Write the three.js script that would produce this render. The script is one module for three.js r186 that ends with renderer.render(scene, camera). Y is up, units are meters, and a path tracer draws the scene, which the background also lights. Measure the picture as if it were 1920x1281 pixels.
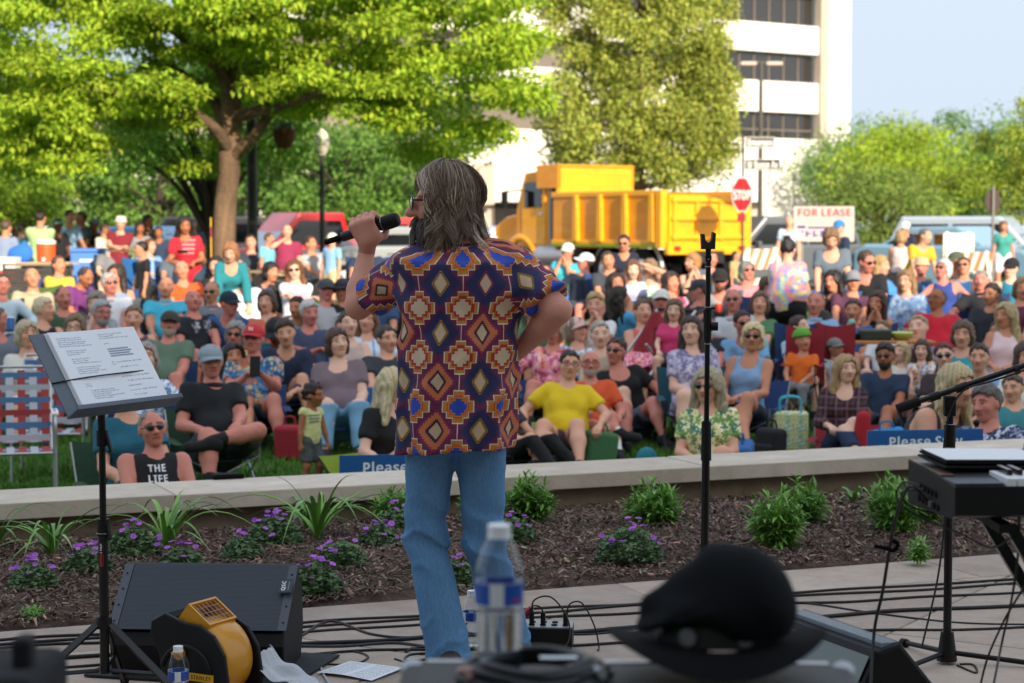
import * as THREE from 'three';
import { mergeGeometries, mergeVertices } from 'three/addons/utils/BufferGeometryUtils.js';
import { RoundedBoxGeometry } from 'three/addons/geometries/RoundedBoxGeometry.js';

// ---------------------------------------------------------------- camera, sky, sun, exposure
const FPX = 3733, CAM_H = 1.5, PITCH = Math.atan(220.5 / FPX);
const scene = new THREE.Scene();
const camera = new THREE.PerspectiveCamera(2 * Math.atan(640.5 / FPX) * 180 / Math.PI, 1024 / 683, 0.1, 900);
camera.position.set(0, CAM_H, 0);
camera.rotation.x = -PITCH;
camera.focus = 6.9;
camera.userData.fStop = 4.8;
const renderer = new THREE.WebGLRenderer({ antialias: true });
renderer.setSize(1024, 683);
renderer.toneMapping = THREE.LinearToneMapping;
renderer.toneMappingExposure = 1.85;
renderer.shadowMap.enabled = true;
const SUN_AZ = 24 * Math.PI / 180, SUN_EL = 21 * Math.PI / 180;   // behind the camera, to the right
const sunDir = new THREE.Vector3(Math.sin(SUN_AZ) * Math.cos(SUN_EL), Math.sin(SUN_EL), Math.cos(SUN_AZ) * Math.cos(SUN_EL));
{
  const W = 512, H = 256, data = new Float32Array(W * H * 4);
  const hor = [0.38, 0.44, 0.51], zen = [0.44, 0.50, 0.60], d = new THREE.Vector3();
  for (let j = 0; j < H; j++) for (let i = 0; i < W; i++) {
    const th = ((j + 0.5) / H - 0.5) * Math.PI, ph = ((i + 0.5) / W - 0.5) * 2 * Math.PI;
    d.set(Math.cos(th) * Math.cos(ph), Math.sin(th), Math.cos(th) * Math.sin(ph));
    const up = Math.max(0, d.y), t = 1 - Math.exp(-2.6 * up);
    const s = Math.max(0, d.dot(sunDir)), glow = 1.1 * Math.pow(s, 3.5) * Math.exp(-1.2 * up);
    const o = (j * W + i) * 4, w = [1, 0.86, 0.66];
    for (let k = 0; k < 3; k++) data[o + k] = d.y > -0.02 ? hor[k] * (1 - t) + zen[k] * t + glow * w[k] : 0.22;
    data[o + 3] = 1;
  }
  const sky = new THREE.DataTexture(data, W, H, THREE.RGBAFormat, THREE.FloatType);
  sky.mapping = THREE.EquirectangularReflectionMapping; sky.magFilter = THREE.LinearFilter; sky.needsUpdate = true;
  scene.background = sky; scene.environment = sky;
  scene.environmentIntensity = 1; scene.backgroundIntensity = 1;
}
const sun = new THREE.DirectionalLight(new THREE.Color(1, 0.84, 0.66), 4.2);
sun.position.copy(sunDir).multiplyScalar(120); sun.target.position.set(0, 0, -35);
sun.position.add(sun.target.position); sun.castShadow = true; sun.shadow.mapSize.set(4096, 4096);
Object.assign(sun.shadow.camera, { left: -70, right: 70, top: 60, bottom: -60, near: 1, far: 320 });
scene.add(sun, sun.target);

// ---------------------------------------------------------------- helpers
function rng(seed) { let a = seed >>> 0; return () => { a = (a + 0x6D2B79F5) | 0; let t = Math.imul(a ^ (a >>> 15), 1 | a); t = (t + Math.imul(t ^ (t >>> 7), 61 | t)) ^ t; return ((t ^ (t >>> 14)) >>> 0) / 4294967296; }; }
const V = (x, y, z) => new THREE.Vector3(x, y, z);
const lerp = (a, b, t) => a + (b - a) * t, clamp = (x, a, b) => Math.min(b, Math.max(a, x));
const smooth = (a, b, x) => { const t = clamp((x - a) / (b - a), 0, 1); return t * t * (3 - 2 * t); };
const cosP = Math.cos(PITCH), sinP = Math.sin(PITCH);
// a point seen at a place of the photograph, standing d metres away
function at(px, py, d) {
  const x = (px - 960) / FPX, y = -(py - 640.5) / FPX, yy = y * cosP - sinP, zz = y * sinP + cosP;
  return V(x / zz * d, CAM_H + yy / zz * d, -d);
}
const depthOfY = (py, h) => { const y = -(py - 640.5) / FPX; return (h - CAM_H) / ((y * cosP - sinP) / (y * sinP + cosP)); };
function on(px, py, h = 0) { const d = depthOfY(py, h), p = at(px, py, d); p.y = h; return p; }
const taken = new Map();
function numbered(n) { const k = taken.get(n) || 0; taken.set(n, k + 1); return k ? n + '_' + String(k).padStart(3, '0') : n; }
function shadowed(o) { o.castShadow = true; o.receiveShadow = true; return o; }
function thing(name, label, category, pos = [0, 0, 0], turn = 0, group) {
  const o = new THREE.Group(); o.name = numbered(name); scene.add(o);
  o.position.set(...(pos.isVector3 ? pos.toArray() : pos)); o.rotation.y = turn; o.userData = { label, category };
  if (group) o.userData.group = group;
  return o;
}
function part(name, geo, mat, parent) { const m = shadowed(new THREE.Mesh(Array.isArray(geo) ? merge(geo) : geo, mat)); m.name = name; parent.add(m); return m; }
function single(name, label, category, geo, mat, group) {
  const m = shadowed(new THREE.Mesh(Array.isArray(geo) ? merge(geo) : geo, mat)); m.name = numbered(name); scene.add(m);
  m.userData = { label, category }; if (group) m.userData.group = group; return m;
}
function struct(name, geo, mat) { const m = shadowed(new THREE.Mesh(Array.isArray(geo) ? merge(geo) : geo, mat)); m.name = numbered(name); scene.add(m); m.userData = { kind: 'structure' }; return m; }
function merge(list) {
  const attrs = ['position', 'normal', 'uv'], col = list.some(g => g.attributes.color);
  return mergeGeometries(list.map(g => {
    let q = g.index ? g.toNonIndexed() : g;
    const n = q.attributes.position.count;
    if (!q.attributes.normal) q.computeVertexNormals();
    if (!q.attributes.uv) q.setAttribute('uv', new THREE.BufferAttribute(new Float32Array(n * 2), 2));
    if (col && !q.attributes.color) q.setAttribute('color', new THREE.BufferAttribute(new Float32Array(n * 3).fill(1), 3));
    for (const k of Object.keys(q.attributes)) if (!attrs.includes(k) && k !== 'color') q.deleteAttribute(k);
    return q;
  }));
}
function box(w, h, d, x = 0, y = 0, z = 0, r = 0, ry = 0) {
  const g = r ? new RoundedBoxGeometry(w, h, d, 2, r) : new THREE.BoxGeometry(w, h, d);
  if (ry) g.rotateY(ry); return g.translate(x, y, z);
}
function cyl(r0, r1, h, x = 0, y = 0, z = 0, n = 16) { return new THREE.CylinderGeometry(r1, r0, h, n).translate(x, y + h / 2, z); }
function rod(a, b, r0, r1 = r0, n = 8) {
  const d = b.clone().sub(a), L = d.length(), g = new THREE.CylinderGeometry(r1, r0, L, n);
  g.translate(0, L / 2, 0); g.applyQuaternion(new THREE.Quaternion().setFromUnitVectors(V(0, 1, 0), d.normalize()));
  return g.translate(a.x, a.y, a.z);
}
function bar(a, b, w, h) {   // a square-section bar from a to b
  const d = b.clone().sub(a), L = d.length(), g = new THREE.BoxGeometry(w, L, h).translate(0, L / 2, 0);
  g.applyQuaternion(new THREE.Quaternion().setFromUnitVectors(V(0, 1, 0), d.normalize()));
  return g.translate(a.x, a.y, a.z);
}
function tube(pts, r, seg = 40, n = 7) { return new THREE.TubeGeometry(new THREE.CatmullRomCurve3(pts, false, 'centripetal'), seg, r, n, false); }
function lathe(pts, n = 28) { return new THREE.LatheGeometry(pts.map(p => new THREE.Vector2(p[0], p[1])), n); }
function extrude(pts, depth, bevel = 0) {   // outline in x,y; thickness along z, centred
  const s = new THREE.Shape(pts.map(p => new THREE.Vector2(p[0], p[1])));
  const g = new THREE.ExtrudeGeometry(s, { depth: depth - 2 * bevel, bevelEnabled: bevel > 0, bevelSize: bevel, bevelThickness: bevel, bevelSegments: 2, curveSegments: 10 });
  return g.translate(0, 0, -depth / 2 + bevel);
}
const lin = hex => new THREE.Color(hex);
function std(hex, roughness = 0.8, more = {}) { return new THREE.MeshStandardMaterial({ color: typeof hex === 'string' ? hex : hex, roughness, ...more }); }
function phys(hex, roughness, more = {}) { return new THREE.MeshPhysicalMaterial({ color: hex, roughness, ...more }); }
// tiling value noise
function noiseField(n, seed, oct = 5, base = 4, gain = 0.55) {
  const out = new Float32Array(n * n); let amp = 1, tot = 0;
  for (let o = 0; o < oct; o++) {
    const g = base << o; if (g > n) break;
    const R = rng(seed + o * 101), v = new Float32Array(g * g).map(() => R());
    for (let j = 0; j < n; j++) for (let i = 0; i < n; i++) {
      const x = i / n * g, y = j / n * g, x0 = x | 0, y0 = y | 0, fx = x - x0, fy = y - y0, sx = fx * fx * (3 - 2 * fx), sy = fy * fy * (3 - 2 * fy), x1 = (x0 + 1) % g, y1 = (y0 + 1) % g;
      out[j * n + i] += amp * lerp(lerp(v[y0 * g + x0], v[y0 * g + x1], sx), lerp(v[y1 * g + x0], v[y1 * g + x1], sx), sy);
    }
    tot += amp; amp *= gain;
  }
  for (let i = 0; i < out.length; i++) out[i] /= tot;
  return out;
}
function texFrom(n, fn, srgb = true, rep = 1) {
  const d = new Uint8Array(n * n * 4);
  for (let i = 0; i < n * n; i++) { const c = fn(i % n, (i / n) | 0, i); d[i * 4] = clamp(c[0], 0, 1) * 255; d[i * 4 + 1] = clamp(c[1], 0, 1) * 255; d[i * 4 + 2] = clamp(c[2], 0, 1) * 255; d[i * 4 + 3] = 255; }
  const t = new THREE.DataTexture(d, n, n); t.wrapS = t.wrapT = THREE.RepeatWrapping; t.magFilter = THREE.LinearFilter; t.minFilter = THREE.LinearMipmapLinearFilter; t.generateMipmaps = true;
  if (srgb) t.colorSpace = THREE.SRGBColorSpace; t.repeat.set(rep, rep); t.needsUpdate = true; return t;
}
function canvasTex(w, h, draw, srgb = true) {
  const c = document.createElement('canvas'); c.width = w; c.height = h; draw(c.getContext('2d'), w, h);
  const t = new THREE.CanvasTexture(c); if (srgb) t.colorSpace = THREE.SRGBColorSpace; t.wrapS = t.wrapT = THREE.RepeatWrapping; t.anisotropy = 8; return t;
}
const N1 = noiseField(512, 11, 7, 4, 0.6), N2 = noiseField(512, 77, 8, 8, 0.75), N3 = noiseField(512, 5, 4, 3, 0.5);
// a map of two tones mixed by noise, and a bump of fine grain
function grainMap(a, b, mix = 1, fine = 0.12) {
  const A = new THREE.Color(a).convertLinearToSRGB(), B = new THREE.Color(b).convertLinearToSRGB();
  return texFrom(512, (x, y, i) => { const t = clamp((N1[i] - 0.5) * 2.4 * mix + 0.5, 0, 1), f = (N2[i] - 0.5) * fine * 2; return [lerp(A.r, B.r, t) + f, lerp(A.g, B.g, t) + f, lerp(A.b, B.b, t) + f]; });
}
const bumpFine = texFrom(512, (x, y, i) => [N2[i], N2[i], N2[i]], false);
const bumpCoarse = texFrom(512, (x, y, i) => [N1[i], N1[i], N1[i]], false);
function rep(t, s) { const c = t.clone(); c.repeat.set(s, s); c.needsUpdate = true; return c; }
function uvXZ(g, s = 1) { const p = g.attributes.position, u = new Float32Array(p.count * 2); for (let i = 0; i < p.count; i++) { u[2 * i] = p.getX(i) * s; u[2 * i + 1] = p.getZ(i) * s; } g.setAttribute('uv', new THREE.BufferAttribute(u, 2)); return g; }
function uvBox(g, s = 1) {
  if (!g.attributes.normal) g.computeVertexNormals();
  const p = g.attributes.position, n = g.attributes.normal, u = new Float32Array(p.count * 2);
  for (let i = 0; i < p.count; i++) {
    const ax = Math.abs(n.getX(i)), ay = Math.abs(n.getY(i)), az = Math.abs(n.getZ(i));
    const q = ay > ax && ay > az ? [p.getX(i), p.getZ(i)] : ax > az ? [p.getZ(i), p.getY(i)] : [p.getX(i), p.getY(i)];
    u[2 * i] = q[0] * s; u[2 * i + 1] = q[1] * s;
  }
  g.setAttribute('uv', new THREE.BufferAttribute(u, 2)); return g;
}
function grid(nx, ny, fn) {   // fn(u,v)->[x,y,z]
  const pos = [], uv = [], idx = [];
  for (let j = 0; j <= ny; j++) for (let i = 0; i <= nx; i++) { const p = fn(i / nx, j / ny); pos.push(p[0], p[1], p[2]); uv.push(p.length > 3 ? p[3] : i / nx, p.length > 3 ? p[4] : j / ny); }
  for (let j = 0; j < ny; j++) for (let i = 0; i < nx; i++) { const a = j * (nx + 1) + i, b = a + 1, c = a + nx + 1, d = c + 1; idx.push(a, b, d, a, d, c); }
  const g = new THREE.BufferGeometry(); g.setAttribute('position', new THREE.Float32BufferAttribute(pos, 3)); g.setAttribute('uv', new THREE.Float32BufferAttribute(uv, 2)); g.setIndex(idx); g.computeVertexNormals(); return g;
}
const shared = {};
const M = {
  black: phys('#070708', 0.5, { specularIntensity: 0.6 }), blackMatte: phys('#080809', 0.85, { specularIntensity: 0.4 }), blackGloss: phys('#050506', 0.28, { clearcoat: 0.15, specularIntensity: 0.7 }), rubber: phys('#0a0a0b', 0.7, { specularIntensity: 0.5 }),
  steel: std('#9a9ca0', 0.35, { metalness: 0.9 }), alu: std('#b6b8ba', 0.38, { metalness: 0.85 }), chrome: std('#d8dadc', 0.15, { metalness: 1 }), tubeGrey: std('#8b8f94', 0.4, { metalness: 0.6 }), tubeBlack: std('#131415', 0.45),
  white: std('#e6e4df', 0.7), glassDark: phys('#0a0e12', 0.05, { clearcoat: 1 }),
};
// ---------------------------------------------------------------- the setting
const AL = V(0.922, 0, -0.387), NR = V(-0.387, 0, -0.922), E0 = V(-1.87, 0, -7.27);
const L = (u, v, y = 0) => V(E0.x + AL.x * u + NR.x * v, y, E0.z + AL.z * u + NR.z * v);   // along the bed, across it
const BED_TURN = Math.atan2(0.387, 0.922);
const lawnH = d => -0.5 + 0.5 * clamp((d - 15) / 17, 0, 1);
const grassMat = new THREE.MeshStandardMaterial({ map: rep(grainMap('#3c6a20', '#557f2c', 1, 0.16), 0.35), bumpMap: rep(bumpFine, 3), bumpScale: 0.03, roughness: 0.95 });
const asphalt = new THREE.MeshStandardMaterial({ map: rep(grainMap('#4a4a4b', '#5c5b5a', 1, 0.14), 0.2), roughness: 0.9, bumpMap: rep(bumpFine, 2), bumpScale: 0.004 });
const concrete = new THREE.MeshStandardMaterial({ map: rep(grainMap('#8d8780', '#a09990', 1, 0.1), 0.7), roughness: 0.9, bumpMap: rep(bumpFine, 4), bumpScale: 0.002 });
const curbMat = new THREE.MeshStandardMaterial({ map: rep(grainMap('#a8a196', '#b9b2a6', 1, 0.08), 0.5), roughness: 0.9 });
struct('ground', uvXZ(grid(40, 60, (u, v) => { const x = lerp(-400, 400, u), d = lerp(-60, 560, v * v * 0.9 + v * 0.1); return [x, lawnH(d) - 0.13, -d]; })), grassMat);
{ // lawn up to the street
  const g = grid(60, 70, (u, v) => { const x = lerp(-34, 34, u), d = lerp(0, 40.5, v); const b = L(0, 2.4); const back = (x - b.x) * -0.42 + b.z; const z = Math.min(-d, back - 0.0); return [x, lawnH(-z) + 0.004, z]; });
  struct('lawn', uvXZ(g), grassMat);
}
{ // blades of grass where the lawn shows closest, one mass
  const blade = new THREE.BufferGeometry(); blade.setAttribute('position', new THREE.Float32BufferAttribute([-0.004, 0, 0, 0.004, 0, 0, 0.003, 0.055, 0.012, -0.003, 0, 0.004, 0.003, 0, -0.004, -0.006, 0.05, -0.012], 3)); blade.setIndex([0, 1, 2, 3, 4, 5]); blade.computeVertexNormals();
  const R = rng(31), n = 60000, im = new THREE.InstancedMesh(blade, std('#4d7a28', 0.8, { side: THREE.DoubleSide }), n), m = new THREE.Matrix4(), q = new THREE.Quaternion(), e = new THREE.Euler(), c = new THREE.Color();
  for (let i = 0; i < n; i++) { const d = 13 + 12 * Math.pow(R(), 1.2), x = (R() - 0.5) * d * 0.56; e.set((R() - 0.5) * 0.9, R() * 6.3, (R() - 0.5) * 0.9); const s = 0.7 + R() * 0.8; m.compose(V(x, lawnH(d), -d), q.setFromEuler(e), V(s * 1.6, s, s * 1.6)); im.setMatrixAt(i, m); im.setColorAt(i, c.setRGB(0.7 + R() * 0.6, 0.75 + R() * 0.5, 0.5 + R() * 0.6)); }
  im.name = 'grass'; im.userData = { kind: 'stuff', label: 'short green grass blades of the lawn behind the wall', category: 'grass' }; scene.add(shadowed(im));
}
// street, far pavement, parking
struct('pavement', uvXZ(grid(2, 2, (u, v) => [lerp(-60, 60, u), 0.02, -lerp(40.3, 43, v)])), concrete);
struct('kerb', [box(120, 0.13, 0.16, 0, -0.045, -43.08)], curbMat);
struct('road', uvXZ(grid(2, 2, (u, v) => [lerp(-160, 160, u), -0.1, -lerp(43.1, 66, v)])), asphalt);
struct('parking_ground', uvXZ(grid(2, 2, (u, v) => [lerp(-160, 160, u), -0.06, -lerp(66, 128, v)])), asphalt);
// slabs of the stage paving
{
  const plaza = struct('plaza', uvXZ(grid(2, 2, (u, v) => { const p = L(lerp(-14, 16, u), lerp(-16, 0.02, v), -0.03); return [p.x, p.y, p.z]; })), std('#4a4742', 0.95));
  const slabMats = ['#998a7d', '#a09183', '#928478'].map((c, i) => new THREE.MeshStandardMaterial({ map: rep(grainMap(c, new THREE.Color(c).multiplyScalar(1.22).getStyle(), 1, 0.09), 0.6 + i * 0.07), roughness: 0.88, bumpMap: rep(bumpFine, 3), bumpScale: 0.0015 }));
  const R = rng(4);
  function slab(poly) {   // polygon in u,v of the bed frame
    const g = new THREE.ExtrudeGeometry(new THREE.Shape(poly.map(p => new THREE.Vector2(p[0], p[1]))), { depth: 0.05, bevelEnabled: true, bevelSize: 0.004, bevelThickness: 0.004, bevelSegments: 1 });
    const p = g.attributes.position; for (let i = 0; i < p.count; i++) { const q = L(p.getX(i), p.getY(i), p.getZ(i) - 0.054); p.setXYZ(i, q.x, q.y, q.z); }
    const ix = []; for (let i = 0; i < p.count; i += 3) ix.push(i, i + 2, i + 1); g.setIndex(ix);
    g.computeVertexNormals(); uvXZ(g); g.translate(0, R() * 0.002, 0);
    part('slab', g, slabMats[(R() * 3) | 0], plaza);
  }
  for (let u = -5; u < 11; u += 1.5) slab([[u + 0.006, -0.46], [u + 1.494, -0.46], [u + 1.494, -0.006], [u + 0.006, -0.006]]);
  const clip = (poly, vmax) => { const out = []; poly.forEach((a, i) => { const b = poly[(i + 1) % poly.length]; const ia = a[1] <= vmax, ib = b[1] <= vmax; if (ia) out.push(a); if (ia !== ib) { const t = (vmax - a[1]) / (b[1] - a[1]); out.push([lerp(a[0], b[0], t), vmax]); } }); return out; };
  const S = 1.2, g = 0.008, c = Math.cos(0.62), s = Math.sin(0.62);
  for (let i = -12; i < 14; i++) for (let j = -12; j < 12; j++) {
    const q = [[g, g], [S - g, g], [S - g, S - g], [g, S - g]].map(([a, b]) => { const x = i * S + a, y = j * S + b; return [x * c - y * s + 2, x * s + y * c - 2]; });
    if (q.every(p => p[0] < -4.5 || p[0] > 8.5 || p[1] < -5) || q.every(p => p[1] > -0.474)) continue;
    const k = clip(q, -0.474); if (k.length > 2) slab(k);
  }
}
// the planting bed
const bedH = (u, v) => 0.015 + 0.035 * Math.sin(clamp(v / 2.05, 0, 1) * Math.PI) + 0.012 * Math.sin(u * 5.1 + v * 3) * Math.sin(v * 4.3 + u);
{
  struct('mulch_bed', uvXZ(grid(90, 16, (a, b) => { const u = lerp(-6, 12, a), v = lerp(0.0, 2.07, b), p = L(u, v, bedH(u, v) - 0.012 - 0.02 * (b === 0)); return [p.x, p.y, p.z]; })), new THREE.MeshStandardMaterial({ map: rep(grainMap('#45352c', '#5f4c40', 1.2, 0.2), 2), roughness: 1, bumpMap: rep(bumpFine, 4), bumpScale: 0.02 }));
  const R = rng(9), geo = [0, 1, 2].map(k => { const g = new THREE.BoxGeometry(0.05, 0.006, 0.014 + k * 0.004, 2, 1, 1), p = g.attributes.position; for (let i = 0; i < p.count; i++) p.setXYZ(i, p.getX(i) * (1 + 0.25 * R()), p.getY(i) + 0.006 * Math.sin(p.getX(i) * 60) + 0.002 * R(), p.getZ(i) * (0.5 + R() * 0.8)); g.computeVertexNormals(); return g; });
  geo.forEach((g, k) => {
    const n = 15000, im = new THREE.InstancedMesh(g, std('#ffffff', 0.95), n), m = new THREE.Matrix4(), q = new THREE.Quaternion(), e = new THREE.Euler(), c = new THREE.Color();
    for (let i = 0; i < n; i++) {
      const u = -2.2 + 10.0 * R(), v = 0.01 + 2.02 * R(), p = L(u, v, bedH(u, v) - 0.004 + R() * 0.012), s = 0.22 + 0.6 * R() * R(); e.set((R() - 0.5) * 1.1, R() * 6.3, (R() - 0.5) * 1.1);
      m.compose(p, q.setFromEuler(e), V(s, s, s)); im.setMatrixAt(i, m);
      const b = R(), w = b > 0.93 ? 2.6 : b > 0.7 ? 1.5 : 0.85; c.setRGB(0.155 * w * (0.8 + 0.4 * R()), 0.11 * w * (0.8 + 0.35 * R()), 0.083 * w); im.setColorAt(i, c);
    }
    im.name = numbered('mulch_chips'); im.userData = { kind: 'stuff', label: 'shredded brown bark mulch covering the planting bed', category: 'mulch', group: 'bark mulch of the planting bed' }; scene.add(shadowed(im));
  });
}
// the seat wall with its coping stones
{
  const wall = thing('seat_wall', 'low tan stone seat wall with pale coping running between flower bed and lawn', 'wall');
  const body = uvBox(box(18, 0.78, 0.34, 0, 0, 0)); const R = rng(12);
  const wm = new THREE.MeshStandardMaterial({ map: rep(grainMap('#80705f', '#96856f', 1.1, 0.1), 0.8), roughness: 0.92, bumpMap: rep(bumpFine, 3), bumpScale: 0.003 });
  const b = part('wall_body', body, wm, wall); b.position.copy(L(3.2, 2.05 + 0.17, 0.119 - 0.39)); b.rotation.y = BED_TURN;
  const cm = ['#b5aa9b', '#bdb2a3', '#b0a494'].map((c, i) => new THREE.MeshStandardMaterial({ map: rep(grainMap(c, new THREE.Color(c).multiplyScalar(1.2).getStyle(), 1, 0.07), 0.8 + 0.1 * i), roughness: 0.85, bumpMap: rep(bumpFine, 4), bumpScale: 0.0015 }));
  let u = -4.4; const lens = [1.5, 1.42, 1.22, 1.36, 1.5, 1.4, 1.45, 1.4, 1.5, 1.4, 1.45, 1.4];
  lens.forEach((len, i) => { const g = uvBox(new RoundedBoxGeometry(len - 0.012, 0.08, 0.5, 2, 0.006)); const m = part('coping_stone', g, cm[i % 3], wall); m.position.copy(L(u + len / 2, 2.22, 0.16 + (R() - 0.5) * 0.003)); m.rotation.y = BED_TURN; part('mortar', box(0.016, 0.07, 0.485, 0, 0, 0), std('#8f867a', 0.95), wall).position.copy(L(u, 2.22, 0.16)); wall.children.at(-1).rotation.y = BED_TURN; u += len; });
}
// the stage building behind the camera: its shadow covers stage and front of the lawn
{
  const fm = std('#7c766b', 0.7), b = thing('stage_building', 'pale stone hall standing behind the stage, casting the long shadow', 'building', [8, 0, 7.5]);
  const st = new THREE.MeshStandardMaterial({ map: rep(grainMap('#cfc6b6', '#dad2c4', 1, 0.05), 0.3), roughness: 0.9 });
  part('wall', uvBox(box(76, 12.6, 12, 0, 6.28, 6)), st, b);
  part('roof', box(77, 0.5, 13, 0, 12.85, 6), std('#5b564f', 0.9), b);
  for (let i = -8; i <= 8; i++) for (let k = 0; k < 3; k++) { const w = part('window', box(2, 2.4, 0.1, i * 4, 2.2 + k * 3.8, -0.02), std('#22262b', 0.2), b); part('sill', box(2.2, 0.12, 0.16, i * 4, 1.0 + k * 3.8, -0.03), fm, w); part('lintel', box(2.2, 0.12, 0.16, i * 4, 3.4 + k * 3.8, -0.03), fm, w); }
}
// ---------------------------------------------------------------- far buildings
const whiteWall = new THREE.MeshStandardMaterial({ map: rep(grainMap('#e2dfd8', '#ebe8e2', 1, 0.03), 0.15), roughness: 0.85 });
const pane = phys('#2b2a29', 0.12, { clearcoat: 0.6 }), mullion = std('#6a625a', 0.7);
{
  // tower: its front runs away to the right
  const c = at(1532, 420, 128), b = thing('office_tower', 'white office tower with dark ribbon windows behind the street signs', 'building', [c.x, 0, c.z], 0.64);
  const W = 40, bands = [2.2, 6.95, 10.7, 14.5, 18.3];   // floors
  const px = 29.16, yT = [215, 106, -2, -110, -218], yB = [263, 159, 54, -54, -162];
  const tops = yT.map(y => 1.5 + (420 - y) / px), bots = yB.map(y => 1.5 + (420 - y) / px);
  // spandrels between the ribbons, the ribbons set back
  part('wall', uvBox(box(W, bots[0], 1.2, -W / 2, bots[0] / 2, -0.6)), whiteWall, b);
  for (let k = 0; k < 5; k++) {
    const y0 = tops[k], y1 = k < 4 ? bots[k + 1] : tops[k] + 2;
    part('spandrel', uvBox(box(W, y1 - y0, 1.2, -W / 2, (y0 + y1) / 2, -0.6)), whiteWall, b);
    part('soffit', box(W, tops[k] - bots[k], 0.2, -W / 2, (tops[k] + bots[k]) / 2, -1.1), mullion, b);
    for (let i = 0; i < 12; i++) { const x = -0.55 - i * 1.28; const p = part('window', box(1.2, tops[k] - bots[k] - 0.1, 0.08, x - 0.1, (tops[k] + bots[k]) / 2, -0.62), pane, b); part('mullion', box(0.1, tops[k] - bots[k], 0.14, x - 0.74, (tops[k] + bots[k]) / 2, -0.6), mullion, p); if (k === 0) part('transom', box(1.2, 0.09, 0.12, x - 0.1, bots[k] + 0.55, -0.58), mullion, p); }
  }
  part('pier', uvBox(box(1.9, 26, 2.2, 1.35, 13, -0.5)), whiteWall, b);
  part('pier', uvBox(box(0.32, 26, 0.6, 0.2, 13, -0.1)), std('#b3a697', 0.9), b);  // narrow grey tan strip beside the pier
  part('side_wall', uvBox(box(1, 26, 18, 1.7, 13, -10)), whiteWall, b);
  // low wing to the left
  const lw = at(1130, 420, 104), l = thing('white_shop_wing', 'low white building with a recessed band toned for shade behind the dump truck', 'building', [lw.x, 0, lw.z]);
  part('wall', uvBox(box(17, 1.2, 6, 0, 0.6, -3)), whiteWall, l);
  part('wall', uvBox(box(17, 3.0, 6, 0, 4.15, -3)), whiteWall, l);
  part('recess', uvBox(box(16.6, 1.5, 5, 0, 1.9, -3.4)), std('#b6aa9c', 0.9), l);  // grey beige stands in for the shadow inside the recess
  for (let i = 0; i < 7; i++) { const w = part('window', box(1.3, 1.3, 0.1, -7.4 + i * 2.4, 1.9, -0.86), pane, l); for (const e of [-8.1, -6.7]) part('frame', box(0.08, 1.4, 0.16, e + i * 2.4, 1.9, -0.84), mullion, w); }
  part('door', box(1.1, 2.2, 0.12, -6.2, 3.6, 0.01), std('#b9ada0', 0.8), l);
}
{
  const s = thing('storefront_row', 'cream storefront with pale columns seen under the trees', 'building', [-21, 0, -92]);
  part('wall', uvBox(box(34, 7, 8, 0, 3.5, -4)), std('#8d8272', 0.9), s);
  for (let i = 0; i < 12; i++) { part('column', box(0.6, 3.2, 0.5, -15 + i * 2.7, 1.6, 0.3), std('#e4dac8', 0.85), s); const w = part('window', box(1.6, 2.2, 0.1, -13.7 + i * 2.7, 1.7, 0.03), pane, s); part('frame', box(1.7, 0.12, 0.14, -13.7 + i * 2.7, 2.86, 0.06), std('#c9bda9', 0.8), w); }
  part('cornice', box(34.4, 0.7, 0.9, 0, 3.6, 0.2), std('#d8ccb8', 0.85), s);
  const g = thing('grey_house', 'grey building with dark windows behind the far left trees', 'building', [-27, 0, -98]);
  part('wall', uvBox(box(14, 6, 8, 0, 3, -4)), std('#8f98a0', 0.9), g); part('roof', box(14.6, 0.5, 8.6, 0, 6.25, -4), std('#4c4b4b', 0.9), g);
  for (let i = 0; i < 4; i++) { const w = part('window', box(1.5, 1.6, 0.1, -5 + i * 3.3, 2, 0.03), pane, g); part('sill', box(1.7, 0.1, 0.2, -5 + i * 3.3, 1.15, 0.08), std('#cfcfca', 0.8), w); }
}
// ---------------------------------------------------------------- trees
function taper(points, radii, n = 9) {
  const c = new THREE.CatmullRomCurve3(points), seg = points.length * 5, fr = c.computeFrenetFrames(seg, false), pos = [], idx = [], uv = [];
  for (let i = 0; i <= seg; i++) {
    const t = i / seg, p = c.getPoint(t), k = t * (radii.length - 1), r = lerp(radii[Math.floor(k)], radii[Math.min(radii.length - 1, Math.floor(k) + 1)], k % 1);
    for (let j = 0; j <= n; j++) { const a = j / n * 2 * Math.PI, rr = r * (1 + 0.06 * Math.sin(a * 3 + i)); const q = p.clone().addScaledVector(fr.normals[i], Math.cos(a) * rr).addScaledVector(fr.binormals[i], Math.sin(a) * rr); pos.push(q.x, q.y, q.z); uv.push(j / n * 0.6, i / seg * 4); }
  }
  for (let i = 0; i < seg; i++) for (let j = 0; j < n; j++) { const a = i * (n + 1) + j, b = a + n + 1; idx.push(a, b, a + 1, a + 1, b, b + 1); }
  const g = new THREE.BufferGeometry(); g.setAttribute('position', new THREE.Float32BufferAttribute(pos, 3)); g.setAttribute('uv', new THREE.Float32BufferAttribute(uv, 2)); g.setIndex(idx); g.computeVertexNormals(); return g;
}
const barkTex = texFrom(256, (x, y, i) => { const v = N1[(y * 512 + (x * 2) % 512)] * 0.5 + N2[((y >> 2) * 512 + x * 2)] * 0.5; const k = 0.15 + v * 1.5; return [0.47 * k, 0.38 * k, 0.30 * k]; });
const bark = new THREE.MeshStandardMaterial({ map: barkTex, roughness: 0.95, bumpMap: bumpFine, bumpScale: 0.05 });
const barkDark = std('#3b3028', 0.95);
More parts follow.
